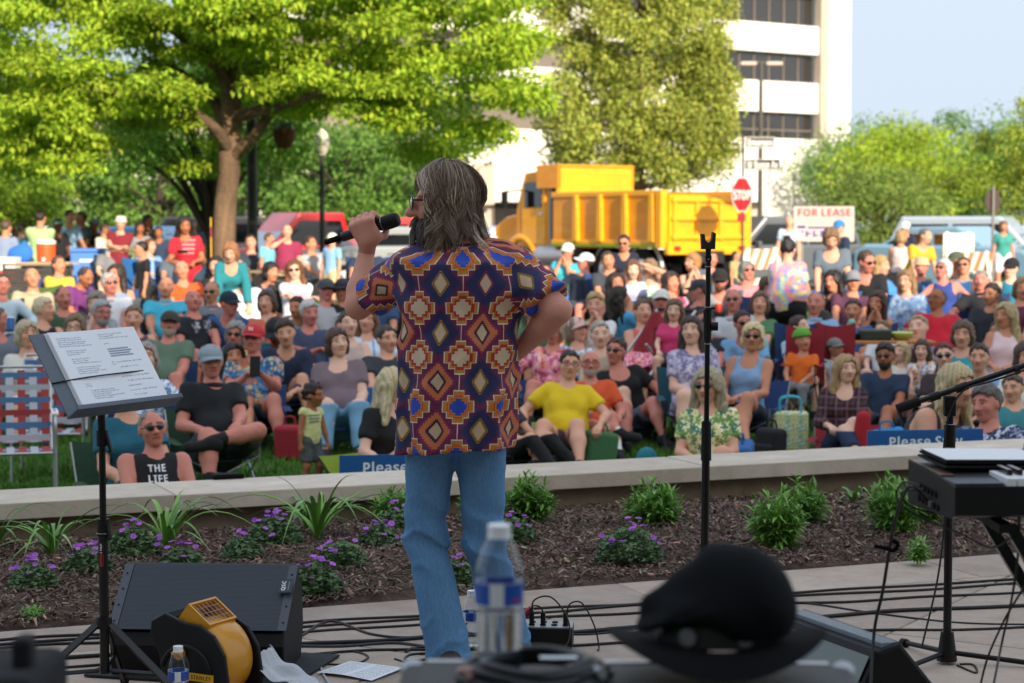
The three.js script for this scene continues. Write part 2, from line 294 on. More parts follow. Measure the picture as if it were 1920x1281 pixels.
const leafGeo = (() => { // a folded leaf, four triangles
  const g = new THREE.BufferGeometry(); g.setAttribute('position', new THREE.Float32BufferAttribute([0, 0, 0, 0.5, 0.12, 0.26, 1, -0.05, 0, 0.5, 0.12, -0.26, 0.5, 0, 0], 3)); g.setIndex([0, 1, 4, 1, 2, 4, 0, 4, 3, 4, 2, 3]); g.computeVertexNormals(); return g;
})();
// clumps: [x,y,z,rx,ry,rz,count]; droop bends leaf tips down
function foliage(name, clumps, size, color, seed, parent, spread = 0.25, flat = 0.5) {
  const R = rng(seed), total = clumps.reduce((s, c) => s + c[6], 0), mat = phys('#ffffff', 0.6, { transmission: 0.32, thickness: 0, side: THREE.DoubleSide, specularIntensity: 0.3 });
  const im = new THREE.InstancedMesh(leafGeo, mat, total), m = new THREE.Matrix4(), q = new THREE.Quaternion(), e = new THREE.Euler(), c = new THREE.Color(color), k = new THREE.Color(); let i = 0;
  for (const [x, y, z, rx, ry, rz, n] of clumps) {
    const cj = 1 + (R() - 0.5) * spread * 2;
    for (let j = 0; j < n; j++) {
      const a = R() * 6.283, h = R() * 2 - 1, r = Math.pow(R(), 0.42), s = Math.sqrt(1 - h * h);
      const dx = Math.cos(a) * s * r, dy = h * r, dz = Math.sin(a) * s * r;
      const p = V(x + dx * rx, y + dy * ry - 0.25 * ry * (dx * dx + dz * dz), z + dz * rz);
      e.set((R() - 0.5) * 2.6 * (1 - flat * 0.6), R() * 6.283, -0.5 + (R() - 0.5) * 2.2 * (1 - flat * 0.4)); const sz = size * (0.6 + 0.8 * R());
      m.compose(p, q.setFromEuler(e), V(sz, sz, sz)); im.setMatrixAt(i, m);
      k.copy(c).multiplyScalar(cj * (0.8 + 0.4 * R())); k.r *= 0.85 + 0.3 * R(); im.setColorAt(i, k); i++;
    }
  }
  im.name = name; im.userData = { kind: 'stuff' }; parent.add(shadowed(im)); return im;
}
// a generic tree: clumps over an uneven crown, limbs into it
function tree(label, x, d, h, cw, ch, cy, opt = {}) {
  const { color = [0.09, 0.19, 0.03], seed = 1, n = 12000, size = 0.14, trunk = 0.16, lobes = 46, group, droop = 0.5, base = 0 } = opt;
  const R = rng(seed * 77 + 5), t = thing('tree', label, 'tree', [x, base, -d], 0, group);
  part('trunk', taper([V(0, -0.1, 0), V(0.05, h * 0.2, 0.03), V(-0.04, h * 0.45, 0), V(0.1, h * 0.85, 0)], [trunk * 1.25, trunk, trunk * 0.8, trunk * 0.2]), opt.dark ? barkDark : bark, t);
  const cl = [];
  for (let i = 0; i < lobes; i++) {
    const a = R() * 6.283, hh = R() * 2 - 1, s = Math.sqrt(1 - hh * hh), r = 0.45 + 0.6 * Math.sqrt(R());
    const px = Math.cos(a) * s * r * cw / 2, py = cy + hh * r * ch / 2, pz = Math.sin(a) * s * r * cw / 2, k = (0.13 + 0.12 * R()) * cw;
    cl.push([px, py, pz, k, k * (0.45 + 0.35 * R()), k, Math.round(n / lobes)]);
    if (i % 3 === 0) part('limb', taper([V(0.02, h * (0.3 + 0.2 * R()), 0), V(px * 0.5, lerp(h * 0.45, py, 0.6), pz * 0.5), V(px, py, pz)], [trunk * 0.42, trunk * 0.25, trunk * 0.06], 6), opt.dark ? barkDark : bark, t);
  }
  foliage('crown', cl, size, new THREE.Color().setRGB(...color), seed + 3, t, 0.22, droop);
  return t;
}
{ // the big locust on the lawn
  const d = 34, s = d / FPX, bx = at(430, 500, d).x, t = thing('tree', 'large bright green locust tree with a tan trunk rising from the lawn', 'tree', [bx, 0, -d]);
  const q = (px, py, dz = 0) => { const p = at(px, py, d - dz); return V(p.x - bx, p.y, dz); };
  part('trunk', taper([V(-0.1, -0.1, 0), q(418, 470), q(428, 330), q(432, 240), q(436, 160), q(455, 40), q(470, -120, 0.3), q(480, -300, 0.3)], [0.26, 0.2, 0.185, 0.19, 0.17, 0.12, 0.09, 0.05], 12), bark, t);
  const limbs = [[q(430, 300), q(480, 250, .3), q(525, 190, .5), q(585, 140, .7), q(680, 80, 1.2), q(800, 40, 1.6)], [q(434, 180), q(400, 110, .4), q(370, 60, .7), q(310, -30, 1.2)], [q(428, 250), q(395, 180, -.5), q(330, 130, -1), q(270, 70, -1.5), q(180, 40, -2)], [q(436, 170), q(500, 150, -.6), q(600, 60, -1.5), q(760, -40, -2)], [q(450, 70), q(430, 0, .5), q(400, -120, 1)], [q(430, 280), q(390, 230, .8), q(300, 190, 1.6), q(160, 170, 2.2), q(60, 180, 2.4)], [q(434, 220), q(520, 200, 1), q(640, 170, 2), q(780, 190, 2.6)], [q(455, 40), q(560, -60, .4), q(700, -160, .8)], [q(440, 150), q(330, 60, 0), q(200, -40, 0), q(60, -60, 0)], [q(440, 120), q(430, 60, 2), q(450, 0, 3.2)], [q(440, 120), q(440, 70, -2), q(460, 20, -3.4)]];
  limbs.forEach((l, i) => part('limb', taper(l, [0.12, 0.085, 0.05, 0.02], 8), bark, t));
  const R = rng(202), cl = [];
  for (const l of limbs) { const c = new THREE.CatmullRomCurve3(l); for (let k = 0; k < 10; k++) { const p = c.getPoint(0.4 + 0.6 * R()); cl.push([p.x + (R() - .5) * 1.1, p.y + (R() - .4) * 0.7, p.z + (R() - .5) * 1.3, 0.36 + 0.3 * R(), 0.13 + 0.12 * R(), 0.36 + 0.3 * R(), 420]); } }
  for (let i = 0; i < 460; i++) { // layered sprays over the whole crown
    const px = -160 + 1180 * R(), dz = (R() - 0.5) * 6.6, edge = Math.abs(px - 430) / 600;
    const low = px < 620 ? 300 - 22 * R() + 30 * Math.sin(px * 0.021) : lerp(260, 240, (px - 620) / 380) + 40 * Math.sin(px * 0.017);
    const py = lerp(low, -330 + 260 * edge * edge, Math.pow(R(), 1.15)); if (px > 1010 - (py < 60 ? 20 : 60 * R())) continue;
    if (dz > 0 && px > 330 && px < 800 && py > low - dz * 52) continue; const trunkGap = Math.abs(px - 430) < 110 && py > 110 && py < 330 && dz > -0.5; if (trunkGap) continue;
    const p = q(px, py, dz); cl.push([p.x, p.y, p.z, 0.4 + 0.4 * R(), 0.12 + 0.14 * R(), 0.4 + 0.4 * R(), 330]);
  }
  foliage('crown', cl, 0.11, new THREE.Color().setRGB(0.33, 0.47, 0.035), 91, t, 0.2, 0.6);
}
{ // the linden behind the truck: hanging lobes
  const d = 57, bx = at(1196, 420, d).x, t = thing('tree', 'dense olive green linden tree hanging over the yellow dump truck', 'tree', [bx, -0.06, -d]), R = rng(55), cl = [];
  part('trunk', taper([V(0, -0.1, 0), V(0.05, 1.4, 0), V(-0.05, 3.2, 0), V(0.1, 7, 0), V(0, 11, 0)], [0.3, 0.24, 0.22, 0.15, 0.04]), bark, t);
  for (let i = 0; i < 300; i++) {
    const y = 2.9 + 9.5 * Math.pow(R(), 1.1), w = 2.7 * Math.sqrt(Math.max(0.05, 1 - Math.pow((y - 5.5) / 7.5, 2))) * (y < 4 ? 0.78 + 0.16 * (y - 2.6) : 1), a = R() * 6.283, r = (0.35 + 0.65 * Math.sqrt(R())) * w;
    cl.push([Math.cos(a) * r - 0.04 * (y - 5), y, Math.sin(a) * r, 0.42 + 0.3 * R(), 0.34 + 0.4 * R(), 0.42 + 0.3 * R(), 330]);
    if (i % 18 === 0) part('limb', taper([V(0, Math.max(2.6, y - 1.6), 0), V(Math.cos(a) * r * 0.5, y - 0.3, Math.sin(a) * r * 0.5), V(Math.cos(a) * r, y, Math.sin(a) * r)], [0.1, 0.06, 0.02], 6), bark, t);
  }
  foliage('crown', cl, 0.13, new THREE.Color().setRGB(0.36, 0.41, 0.075), 17, t, 0.2, 0.35);
}
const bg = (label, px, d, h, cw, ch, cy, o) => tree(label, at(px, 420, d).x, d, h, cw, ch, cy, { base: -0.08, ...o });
bg('leaning slim tree just behind the big locust trunk', 396, 41, 4, 4.2, 2.4, 3.6, { seed: 21, n: 9000, trunk: 0.17, color: [0.2, 0.36, 0.04], dark: true });
bg('light green feathery tree to the right of the white tower', 1705, 84, 5.4, 6.4, 3.6, 4.0, { seed: 22, n: 15000, size: 0.16, color: [0.33, 0.45, 0.04], group: 'trees behind the parked cars' });
bg('round dense olive tree beside the for lease sign', 1655, 60, 2.8, 3.8, 2.9, 1.75, { seed: 23, n: 15000, size: 0.11, color: [0.2, 0.29, 0.06], group: 'trees behind the parked cars' });
bg('tall yellow green tree at the right edge of the street', 1965, 64, 4.8, 4.2, 5.0, 3.2, { seed: 24, n: 15000, color: [0.28, 0.36, 0.05], group: 'trees behind the parked cars' });
bg('dark green tree far behind the light feathery tree', 1800, 118, 8, 9, 6, 5, { seed: 25, n: 12000, size: 0.24, color: [0.14, 0.27, 0.06] });
bg('bluish green tree far behind, left of the light feathery tree', 1640, 124, 7.5, 9, 5.5, 5, { seed: 26, n: 10000, size: 0.24, color: [0.16, 0.29, 0.07] });
bg('far green tree at the right edge behind the silver cars', 1900, 108, 7, 9, 5.5, 4, { seed: 27, n: 10000, size: 0.24, color: [0.14, 0.27, 0.05] });
const bt = ['dark green tree at the far left behind the standing crowd', 'dark green tree left of the bins behind the crowd', 'green tree behind the woman in the red shirt', 'dark green tree behind the acorn street lamp', 'green tree behind the red pickup truck', 'dark green tree behind the singer microphone', 'deep green tree between lamp post and locust trunk'];
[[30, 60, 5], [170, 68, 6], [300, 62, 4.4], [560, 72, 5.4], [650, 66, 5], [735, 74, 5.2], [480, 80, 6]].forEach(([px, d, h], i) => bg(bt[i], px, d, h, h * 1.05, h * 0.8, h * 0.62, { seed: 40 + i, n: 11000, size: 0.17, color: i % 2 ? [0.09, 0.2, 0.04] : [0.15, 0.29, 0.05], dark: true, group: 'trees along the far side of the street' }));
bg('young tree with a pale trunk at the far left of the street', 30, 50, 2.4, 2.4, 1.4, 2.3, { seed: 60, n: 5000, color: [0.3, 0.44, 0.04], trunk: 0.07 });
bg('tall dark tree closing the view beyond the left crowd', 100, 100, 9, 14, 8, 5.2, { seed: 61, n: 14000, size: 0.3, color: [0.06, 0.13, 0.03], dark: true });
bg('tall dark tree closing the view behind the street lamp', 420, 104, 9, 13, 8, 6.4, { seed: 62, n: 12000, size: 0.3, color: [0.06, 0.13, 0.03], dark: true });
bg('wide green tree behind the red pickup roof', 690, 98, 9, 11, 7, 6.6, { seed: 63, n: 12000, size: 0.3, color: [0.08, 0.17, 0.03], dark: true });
function hedge(label, px, d, w, h, seed, color = [0.16, 0.22, 0.03]) {
  const p = at(px, 420, d), t = thing('hedge', label, 'hedge', [p.x, -0.05, -d]), R = rng(seed), cl = [];
  for (let i = 0; i < 5; i++) part('stem', rod(V((i / 4 - .5) * w * .8, -0.1, 0), V((i / 4 - .5) * w * .9, h * 0.7, 0), 0.03, 0.015), barkDark, t);
  for (let i = 0; i < 26; i++) cl.push([(R() - 0.5) * w, h * (0.3 + 0.5 * R()), (R() - 0.5) * 0.6, w * 0.1 + 0.1, h * 0.35, 0.4, 110]);
  foliage('leaves', cl, 0.08, new THREE.Color().setRGB(...color), seed, t, 0.2, 0.3);
}
hedge('yellow green clipped hedge left of the for lease sign post', 1450, 50, 2.0, 0.75, 71); hedge('low hedge under the parked silver cars at right', 1850, 43.5, 3.2, 0.42, 72); hedge('bright green hedge below the blue car at left', 320, 47, 2.4, 1.3, 73, [0.2, 0.28, 0.02]); hedge('low green shrub row behind the maroon shirt man', 535, 56, 2.6, 1.1, 74, [0.1, 0.19, 0.03]);
// ---------------------------------------------------------------- figures: distance fields of tapered bones, meshed
const cone = (a, b, ra, rb, k = 0.03, cut) => { const d = b.clone().sub(a); return { t: 0, ax: a.x, ay: a.y, az: a.z, dx: d.x, dy: d.y, dz: d.z, i2: 1 / Math.max(1e-9, d.lengthSq()), ra, rb, k, cut, c0: 0 }; };
function cutAt(pr, p, n) { pr.cut = [n.x, n.y, n.z, n.dot(p)]; return pr; }
const ell = (c, r, X, Y, Z, k = 0.03) => ({ t: 1, cx: c.x, cy: c.y, cz: c.z, X, Y, Z, rx: r[0], ry: r[1], rz: r[2], k });
function sdf(P, x, y, z) {
  let d = 1e3;
  for (let i = 0; i < P.length; i++) {
    const p = P[i]; let e;
    if (p.t === 0) {
      const px = x - p.ax, py = y - p.ay, pz = z - p.az; let t = (px * p.dx + py * p.dy + pz * p.dz) * p.i2; t = t < 0 ? 0 : t > 1 ? 1 : t;
      const qx = px - p.dx * t, qy = py - p.dy * t, qz = pz - p.dz * t; e = Math.sqrt(qx * qx + qy * qy + qz * qz) - (p.ra + (p.rb - p.ra) * t);
    } else {
      const qx = x - p.cx, qy = y - p.cy, qz = z - p.cz, a = (qx * p.X.x + qy * p.X.y + qz * p.X.z) / p.rx, b = (qx * p.Y.x + qy * p.Y.y + qz * p.Y.z) / p.ry, c = (qx * p.Z.x + qy * p.Z.y + qz * p.Z.z) / p.rz;
      const k0 = Math.sqrt(a * a + b * b + c * c), a2 = a / p.rx, b2 = b / p.ry, c2 = c / p.rz, k1 = Math.sqrt(a2 * a2 + b2 * b2 + c2 * c2); e = k1 < 1e-9 ? -Math.min(p.rx, p.ry, p.rz) : k0 * (k0 - 1) / k1;
    }
    if (p.cut) { const f = p.cut[0] * x + p.cut[1] * y + p.cut[2] * z - p.cut[3]; if (f > e) e = f; }
    const k = p.k, h = k - Math.abs(d - e); d = d < e ? d : e; if (h > 0) d -= h * h / (4 * k);
  }
  return d;
}
function bounds(P, m) {
  const lo = V(1e9, 1e9, 1e9), hi = V(-1e9, -1e9, -1e9), t = V();
  for (const p of P) {
    const pts = p.t === 0 ? [[p.ax, p.ay, p.az, p.ra], [p.ax + p.dx, p.ay + p.dy, p.az + p.dz, p.rb]] : [[p.cx, p.cy, p.cz, Math.max(p.rx, p.ry, p.rz)]];
    for (const [x, y, z, r] of pts) { lo.min(t.set(x - r, y - r, z - r)); hi.max(t.set(x + r, y + r, z + r)); }
  }
  return [lo.subScalar(m), hi.addScalar(m)];
}
function isoMesh(f, lo, hi, h, slack = 1.25) {
  const B = 4, nx = Math.ceil((hi.x - lo.x) / h / B) * B + 1, ny = Math.ceil((hi.y - lo.y) / h / B) * B + 1, nz = Math.ceil((hi.z - lo.z) / h / B) * B + 1;
  const v = new Float32Array(nx * ny * nz).fill(9), sx = 1, sy = nx, sz = nx * ny, diag = B * h * 0.87 * slack + h * 1.8;
  for (let k = 0; k < nz - 1; k += B) for (let j = 0; j < ny - 1; j += B) for (let i = 0; i < nx - 1; i += B) {
    const c = f(lo.x + (i + B / 2) * h, lo.y + (j + B / 2) * h, lo.z + (k + B / 2) * h);
    if (Math.abs(c) > diag) { if (c < 0) for (let c3 = k; c3 <= k + B; c3++) for (let b = j; b <= j + B; b++) for (let a = i; a <= i + B; a++) { const o = a + b * sy + c3 * sz; if (v[o] === 9) v[o] = c; } continue; }
    for (let c3 = k; c3 <= k + B; c3++) for (let b = j; b <= j + B; b++) for (let a = i; a <= i + B; a++) { const o = a + b * sy + c3 * sz; if (v[o] === 9 || Math.abs(v[o]) > diag * 0.999) v[o] = f(lo.x + a * h, lo.y + b * h, lo.z + c3 * h); }
  }
  const pos = [], idx = [], id = new Int32Array(nx * ny * nz).fill(-1), off = [0, sx, sy, sx + sy, sz, sz + sx, sz + sy, sz + sx + sy];
  const E = [[0, 1], [2, 3], [4, 5], [6, 7], [0, 2], [1, 3], [4, 6], [5, 7], [0, 4], [1, 5], [2, 6], [3, 7]];
  for (let k = 0; k < nz - 1; k++) for (let j = 0; j < ny - 1; j++) for (let i = 0; i < nx - 1; i++) {
    const o = i + j * sy + k * sz; let m = 0; for (let c = 0; c < 8; c++) if (v[o + off[c]] < 0) m |= 1 << c;
    if (m === 0 || m === 255) continue;
    let x = 0, y = 0, z = 0, n = 0;
    for (const [a, b] of E) { const va = v[o + off[a]], vb = v[o + off[b]]; if ((va < 0) === (vb < 0)) continue; const t = va / (va - vb); x += (a & 1) + t * ((b & 1) - (a & 1)); y += ((a >> 1) & 1) + t * (((b >> 1) & 1) - ((a >> 1) & 1)); z += (a >> 2) + t * ((b >> 2) - (a >> 2)); n++; }
    id[o] = pos.length / 3; pos.push(lo.x + (i + x / n) * h, lo.y + (j + y / n) * h, lo.z + (k + z / n) * h);
  }
  const quad = (a, b, c, d, flip) => { if (a < 0 || b < 0 || c < 0 || d < 0) return; flip ? idx.push(a, c, b, a, d, c) : idx.push(a, b, c, a, c, d); };
  for (let k = 1; k < nz - 1; k++) for (let j = 1; j < ny - 1; j++) for (let i = 1; i < nx - 1; i++) {
    const o = i + j * sy + k * sz, s = v[o] < 0;
    if (s !== (v[o + sx] < 0)) quad(id[o - sy - sz], id[o - sz], id[o], id[o - sy], !s);
    if (s !== (v[o + sy] < 0)) quad(id[o - sx - sz], id[o - sx], id[o], id[o - sz], !s);
    if (s !== (v[o + sz] < 0)) quad(id[o - sx - sy], id[o - sy], id[o], id[o - sx], !s);
  }
  const g = new THREE.BufferGeometry(); g.setAttribute('position', new THREE.Float32BufferAttribute(pos, 3)); g.setIndex(idx); g.computeVertexNormals(); return g;
}
function fieldMesh(P, h, inflate = 0, extra, slack) {
  const [lo, hi] = bounds(P, inflate + h * 2.5);
  return isoMesh((x, y, z) => { let d = sdf(P, x, y, z) - inflate; return extra ? extra(x, y, z, d) : d; }, lo, hi, h, slack);
}
function clothUV(g, py) { const p = g.attributes.position, u = new Float32Array(p.count * 2); for (let i = 0; i < p.count; i++) { u[2 * i] = p.getX(i) + 0.5; u[2 * i + 1] = p.getY(i) - py + 0.3 * p.getZ(i) * 0; } g.setAttribute('uv', new THREE.BufferAttribute(u, 2)); return g; }
function ik(a, t, l1, l2, pole) {
  const d = t.clone().sub(a); let L = d.length(); const mx = (l1 + l2) * 0.998; if (L > mx) { d.multiplyScalar(mx / L); L = mx; } L = Math.max(L, Math.abs(l1 - l2) + 0.02);
  const n = d.clone().normalize(), x = (l1 * l1 - l2 * l2 + L * L) / (2 * L), r = Math.sqrt(Math.max(0, l1 * l1 - x * x)), w = pole.clone().addScaledVector(n, -pole.dot(n)).normalize();
  return [a.clone().addScaledVector(n, x).addScaledVector(w, r), a.clone().addScaledVector(n, L)];
}
const A3 = a => V(a[0], a[1], a[2]);
const POSES = {
  sit: { pel: [0, .47, 0], lean: -12, LH: [.13, .61, .30], RH: [-.13, .61, .29], LF: [.13, .08, .49], RF: [-.12, .08, .46] },
  sitArms: { pel: [0, .47, 0], lean: -14, LH: [.31, .65, .22], RH: [-.31, .65, .2], LF: [.15, .08, .47], RF: [-.14, .08, .5], eL: [1, -.3, -.8], eR: [-1, -.3, -.8] },
  sitClasp: { pel: [0, .47, 0], lean: -8, LH: [.05, .64, .26], RH: [-.05, .64, .26], LF: [.1, .08, .5], RF: [-.12, .08, .44] },
  sitFold: { pel: [0, .47, 0], lean: -10, LH: [-.12, .82, .2], RH: [.12, .78, .2], LF: [.1, .08, .5], RF: [-.12, .08, .46] },
  sitFwd: { pel: [0, .46, 0], lean: 24, LH: [.07, .56, .46], RH: [-.07, .56, .46], LF: [.16, .08, .4], RF: [-.16, .08, .42] },
  sitCross: { pel: [0, .47, 0], lean: -13, LH: [.1, .70, .32], RH: [-.16, .66, .26], LF: [-.14, .60, .50], RF: [-.14, .08, .48], kL: [1, .5, .5], footL: [-1, 0, .1] },
  sitCrossR: { pel: [0, .47, 0], lean: -13, LH: [.22, .66, .24], RH: [-.12, .72, .30], RF: [.20, .56, .54], LF: [.14, .08, .46], kR: [-1, .5, .5], footR: [1, -.1, .2] },
  sitOver: { pel: [0, .47, 0], lean: -8, LH: [.06, .66, .3], RH: [-.1, .66, .3], RF: [.2, .27, .72], LF: [.08, .08, .42], kR: [0, 1, .4], footR: [.2, -.5, .8] },
  sitPhone: { pel: [0, .47, 0], lean: -8, LH: [.05, .86, .32], RH: [-.09, .84, .3], LF: [.16, .08, .46], RF: [-.16, .08, .46], eL: [.5, -1, 0], eR: [-.5, -1, 0] },
  sitDrink: { pel: [0, .47, 0], lean: -8, LH: [.13, .9, .26], RH: [-.1, .62, .28], LF: [.16, .08, .46], RF: [-.16, .08, .46], eL: [.6, -1, 0] },
  sitChin: { pel: [0, .47, 0], lean: 2, LH: [.04, 1.0, .2], RH: [-.05, .97, .19], LF: [.12, .08, .46], RF: [-.12, .08, .46], eL: [.4, -1, .2], eR: [-.4, -1, .2] },
  sitShade: { pel: [0, .47, 0], lean: -4, LH: [-.02, 1.19, .17], RH: [-.16, .62, .3], LF: [.12, .08, .46], RF: [-.12, .08, .46], eL: [1, -.1, .3] },
  sitReach: { pel: [0, .47, 0], lean: 6, LH: [.1, .62, .42], RH: [-.28, .6, .34], LF: [.12, .08, .46], RF: [-.12, .08, .46] },
  low: { pel: [0, .26, 0], lean: -14, LH: [.2, .36, .3], RH: [-.2, .36, .3], LF: [.16, .08, .6], RF: [-.14, .08, .62], kL: [.2, 1, .2], kR: [-.2, 1, .2] },
  ground: { pel: [0, .13, 0], lean: 4, LH: [.14, .3, .3], RH: [-.14, .3, .3], LF: [-.14, .07, .3], RF: [.14, .07, .36], kL: [1, .6, .3], kR: [-1, .6, .3] },
  lowFwd: { pel: [0, .30, 0], lean: 55, LH: [.1, .4, .62], RH: [-.14, .36, .6], LF: [.16, .08, .5], RF: [-.16, .08, .52], kL: [.3, 1, .2], kR: [-.3, 1, .2] },
  stand: { pel: [0, .93, 0], lean: 0, LH: [.25, .80, .08], RH: [-.25, .80, .06], LF: [.11, .08, .02], RF: [-.11, .08, -.03] },
  standPhone: { pel: [0, .93, 0], lean: 4, LH: [.08, 1.10, .32], RH: [-.1, 1.08, .32], LF: [.11, .08, .04], RF: [-.11, .08, -.03] },
  standMouth: { pel: [0, .93, 0], lean: -2, RH: [-.05, 1.46, .16], LH: [.27, .84, .02], LF: [.12, .08, .02], RF: [-.12, .08, 0], eR: [-1, -.6, .2] },
  standFold: { pel: [0, .93, 0], lean: -2, LH: [-.1, 1.2, .22], RH: [.1, 1.16, .22], LF: [.12, .08, .02], RF: [-.12, .08, 0] },
  standHold: { pel: [0, .93, 0], lean: 3, LH: [.16, 1.02, .3], RH: [-.2, 1.0, .28], LF: [.12, .08, .02], RF: [-.12, .08, 0] },
  bend: { pel: [0, .90, -.08], lean: 34, LH: [.2, .62, .42], RH: [-.2, .66, .38], LF: [.12, .08, .03], RF: [-.12, .08, -.08] },
  child: { pel: [0, .93, 0], lean: 2, LH: [.27, .86, .12], RH: [-.27, .84, .1], LF: [.12, .08, .02], RF: [-.12, .08, -.02] },
};
// joints of a pose
function rig(pose, o = {}) {
  const P = { ...POSES[pose], ...(o.adj || {}) }, fem = !!o.fem, w = o.w || 1, D = Math.PI / 180, J = { w, fem };
  const lean = (P.lean + (o.lean || 0)) * D, side = (o.side || 0) * D, tw = (o.twist || 0) * D;
  J.pel = A3(P.pel); J.U = V(Math.sin(side), Math.cos(lean) * Math.cos(side), Math.sin(lean)).normalize();
  J.X = V(Math.cos(tw), 0, -Math.sin(tw)); J.X.addScaledVector(J.U, -J.X.dot(J.U)).normalize(); J.F = J.X.clone().cross(J.U).normalize();
  const on = (u, x = 0, f = 0) => J.pel.clone().addScaledVector(J.U, u).addScaledVector(J.X, x).addScaledVector(J.F, f); J.on = on;
  const sw = (fem ? 0.152 : 0.178) * (0.85 + 0.15 * w); J.sw = sw;
  J.neck = on(0.50, 0, -0.01); J.SL = on(0.455, sw, -0.01); J.SR = on(0.455, -sw, -0.01);
  const hq = new THREE.Quaternion().setFromEuler(new THREE.Euler((o.pitch || 0) * D + lean * 0.25, (o.hyaw || 0) * D + tw * 0.6, (o.roll || 0) * D, 'YXZ')); J.hq = hq; J.hs = o.hs || 1.05;
  J.hX = V(1, 0, 0).applyQuaternion(hq); J.hY = V(0, 1, 0).applyQuaternion(hq); J.hZ = V(0, 0, 1).applyQuaternion(hq);
  J.head = J.neck.clone().addScaledVector(J.U, 0.075).addScaledVector(J.hY, 0.095 * J.hs).addScaledVector(J.hZ, 0.028);
  J.top = J.head.y + (0.118 + (o.hat ? 0.015 : 0.008)) * J.hs;
  const pole = (k, d) => A3(P[k] || d);
  [J.EL, J.WL] = ik(J.SL, A3(P.LH), 0.285, 0.25, pole('eL', [0.7, -1, -0.4])); [J.ER, J.WR] = ik(J.SR, A3(P.RH), 0.285, 0.25, pole('eR', [-0.7, -1, -0.4]));
  J.HL = on(-0.02, 0.088, 0).addScaledVector(J.F, 0); J.HR = on(-0.02, -0.088, 0);
  [J.KL, J.AL] = ik(J.HL, A3(P.LF), 0.43, 0.42, pole('kL', [0.12, 1, 0.9])); [J.KR, J.AR] = ik(J.HR, A3(P.RF), 0.43, 0.42, pole('kR', [-0.12, 1, 0.9]));
  J.fL = pole('footL', [0.15, -0.12, 1]).normalize(); J.fR = pole('footR', [-0.15, -0.12, 1]).normalize();
  return J;
}
function torsoPrims(J, belly = 0) {
  const { w, fem, U, X, F, on } = J, q = 0.5 + 0.5 * w;
  const P = [cone(on(-0.02, 0.075), on(-0.02, -0.075), 0.112 * q, 0.112 * q, 0.05), ell(on(0.13, 0, 0.01 + belly * 0.03), [0.138 * w, 0.17, 0.105 * w + belly * 0.06], X, U, F, 0.07), ell(on(0.33, 0, 0.0), [0.155 * q, 0.17, 0.115 * q], X, U, F, 0.07), cone(on(0.43, J.sw * 0.8, -0.01), on(0.43, -J.sw * 0.8, -0.01), 0.06 * q, 0.06 * q, 0.045), cone(on(0.44), on(0.52, 0, 0.0), 0.075, 0.056, 0.05)];
  if (fem) P.push(ell(on(0.31, 0.07, 0.085), [0.068 * q, 0.065 * q, 0.06 * q], X, U, F, 0.04), ell(on(0.31, -0.07, 0.085), [0.068 * q, 0.065 * q, 0.06 * q], X, U, F, 0.04));
  return P;
}
const armR = J => (J.fem ? 0.88 : 1) * (0.7 + 0.3 * J.w), legR = J => (0.6 + 0.4 * J.w);
function bodyPrims(J, belly) {
  const a = armR(J), l = legR(J), P = torsoPrims(J, belly);
  P.push(cone(J.neck, J.head, 0.056, 0.05, 0.03));
  for (const [S, E, W] of [[J.SL, J.EL, J.WL], [J.SR, J.ER, J.WR]]) P.push(cone(S, E, 0.056 * a, 0.041 * a, 0.035), cone(E, E.clone().lerp(W, 0.35), 0.041 * a, 0.043 * a, 0.02), cone(E.clone().lerp(W, 0.35), W, 0.042 * a, 0.027 * a, 0.02));
  for (const [H, K, A, f] of [[J.HL, J.KL, J.AL, J.fL], [J.HR, J.KR, J.AR, J.fR]]) {
    P.push(cone(H, K, 0.088 * l, 0.058 * l, 0.05), cone(K, K.clone().lerp(A, 0.4), 0.056 * l, 0.058 * l, 0.03), cone(K.clone().lerp(A, 0.4), A, 0.057 * l, 0.036, 0.03));
    P.push(cone(A.clone().addScaledVector(f, -0.03).add(V(0, -0.035, 0)), A.clone().addScaledVector(f, 0.15).add(V(0, -0.035, 0)), 0.036, 0.03, 0.03));
  }
  return P;
}
function handPrims(E, W, side, palm, curl = 0.9, grip) {
  const f = W.clone().sub(E).normalize(), n = palm.clone().addScaledVector(f, -palm.dot(f)).normalize(), s = f.clone().cross(n).multiplyScalar(side), P = [];
  const at2 = (a, b, c) => W.clone().addScaledVector(f, a).addScaledVector(s, b).addScaledVector(n, c);
  P.push(cone(W.clone().addScaledVector(f, -0.03), at2(0.02, 0, 0), 0.027, 0.027, 0.02), ell(at2(0.055, 0, 0), [0.045, 0.04, 0.017], f, s, n, 0.015));
  [[-0.030, 0.062], [-0.010, 0.072], [0.011, 0.068], [0.030, 0.052]].forEach(([b, len]) => {
    const k = at2(0.088, b, 0), c1 = Math.cos(curl * 0.7), s1 = Math.sin(curl * 0.7), c2 = Math.cos(curl * 1.7), s2 = Math.sin(curl * 1.7), m = at2(0.088 + c1 * len * 0.55, b * 1.05, s1 * len * 0.55);
    P.push(cone(k, m, 0.0098, 0.0088, 0.006), cone(m, m.clone().addScaledVector(f, c2 * len * 0.55).addScaledVector(n, s2 * len * 0.55), 0.0088, 0.0072, 0.006));
  });
  const t0 = at2(0.025, -0.03, 0.006), t1 = at2(0.06, -0.052, 0.024); P.push(cone(t0, t1, 0.014, 0.011, 0.012), cone(t1, at2(0.09, -0.045, 0.038), 0.011, 0.009, 0.008));
  return P;
}
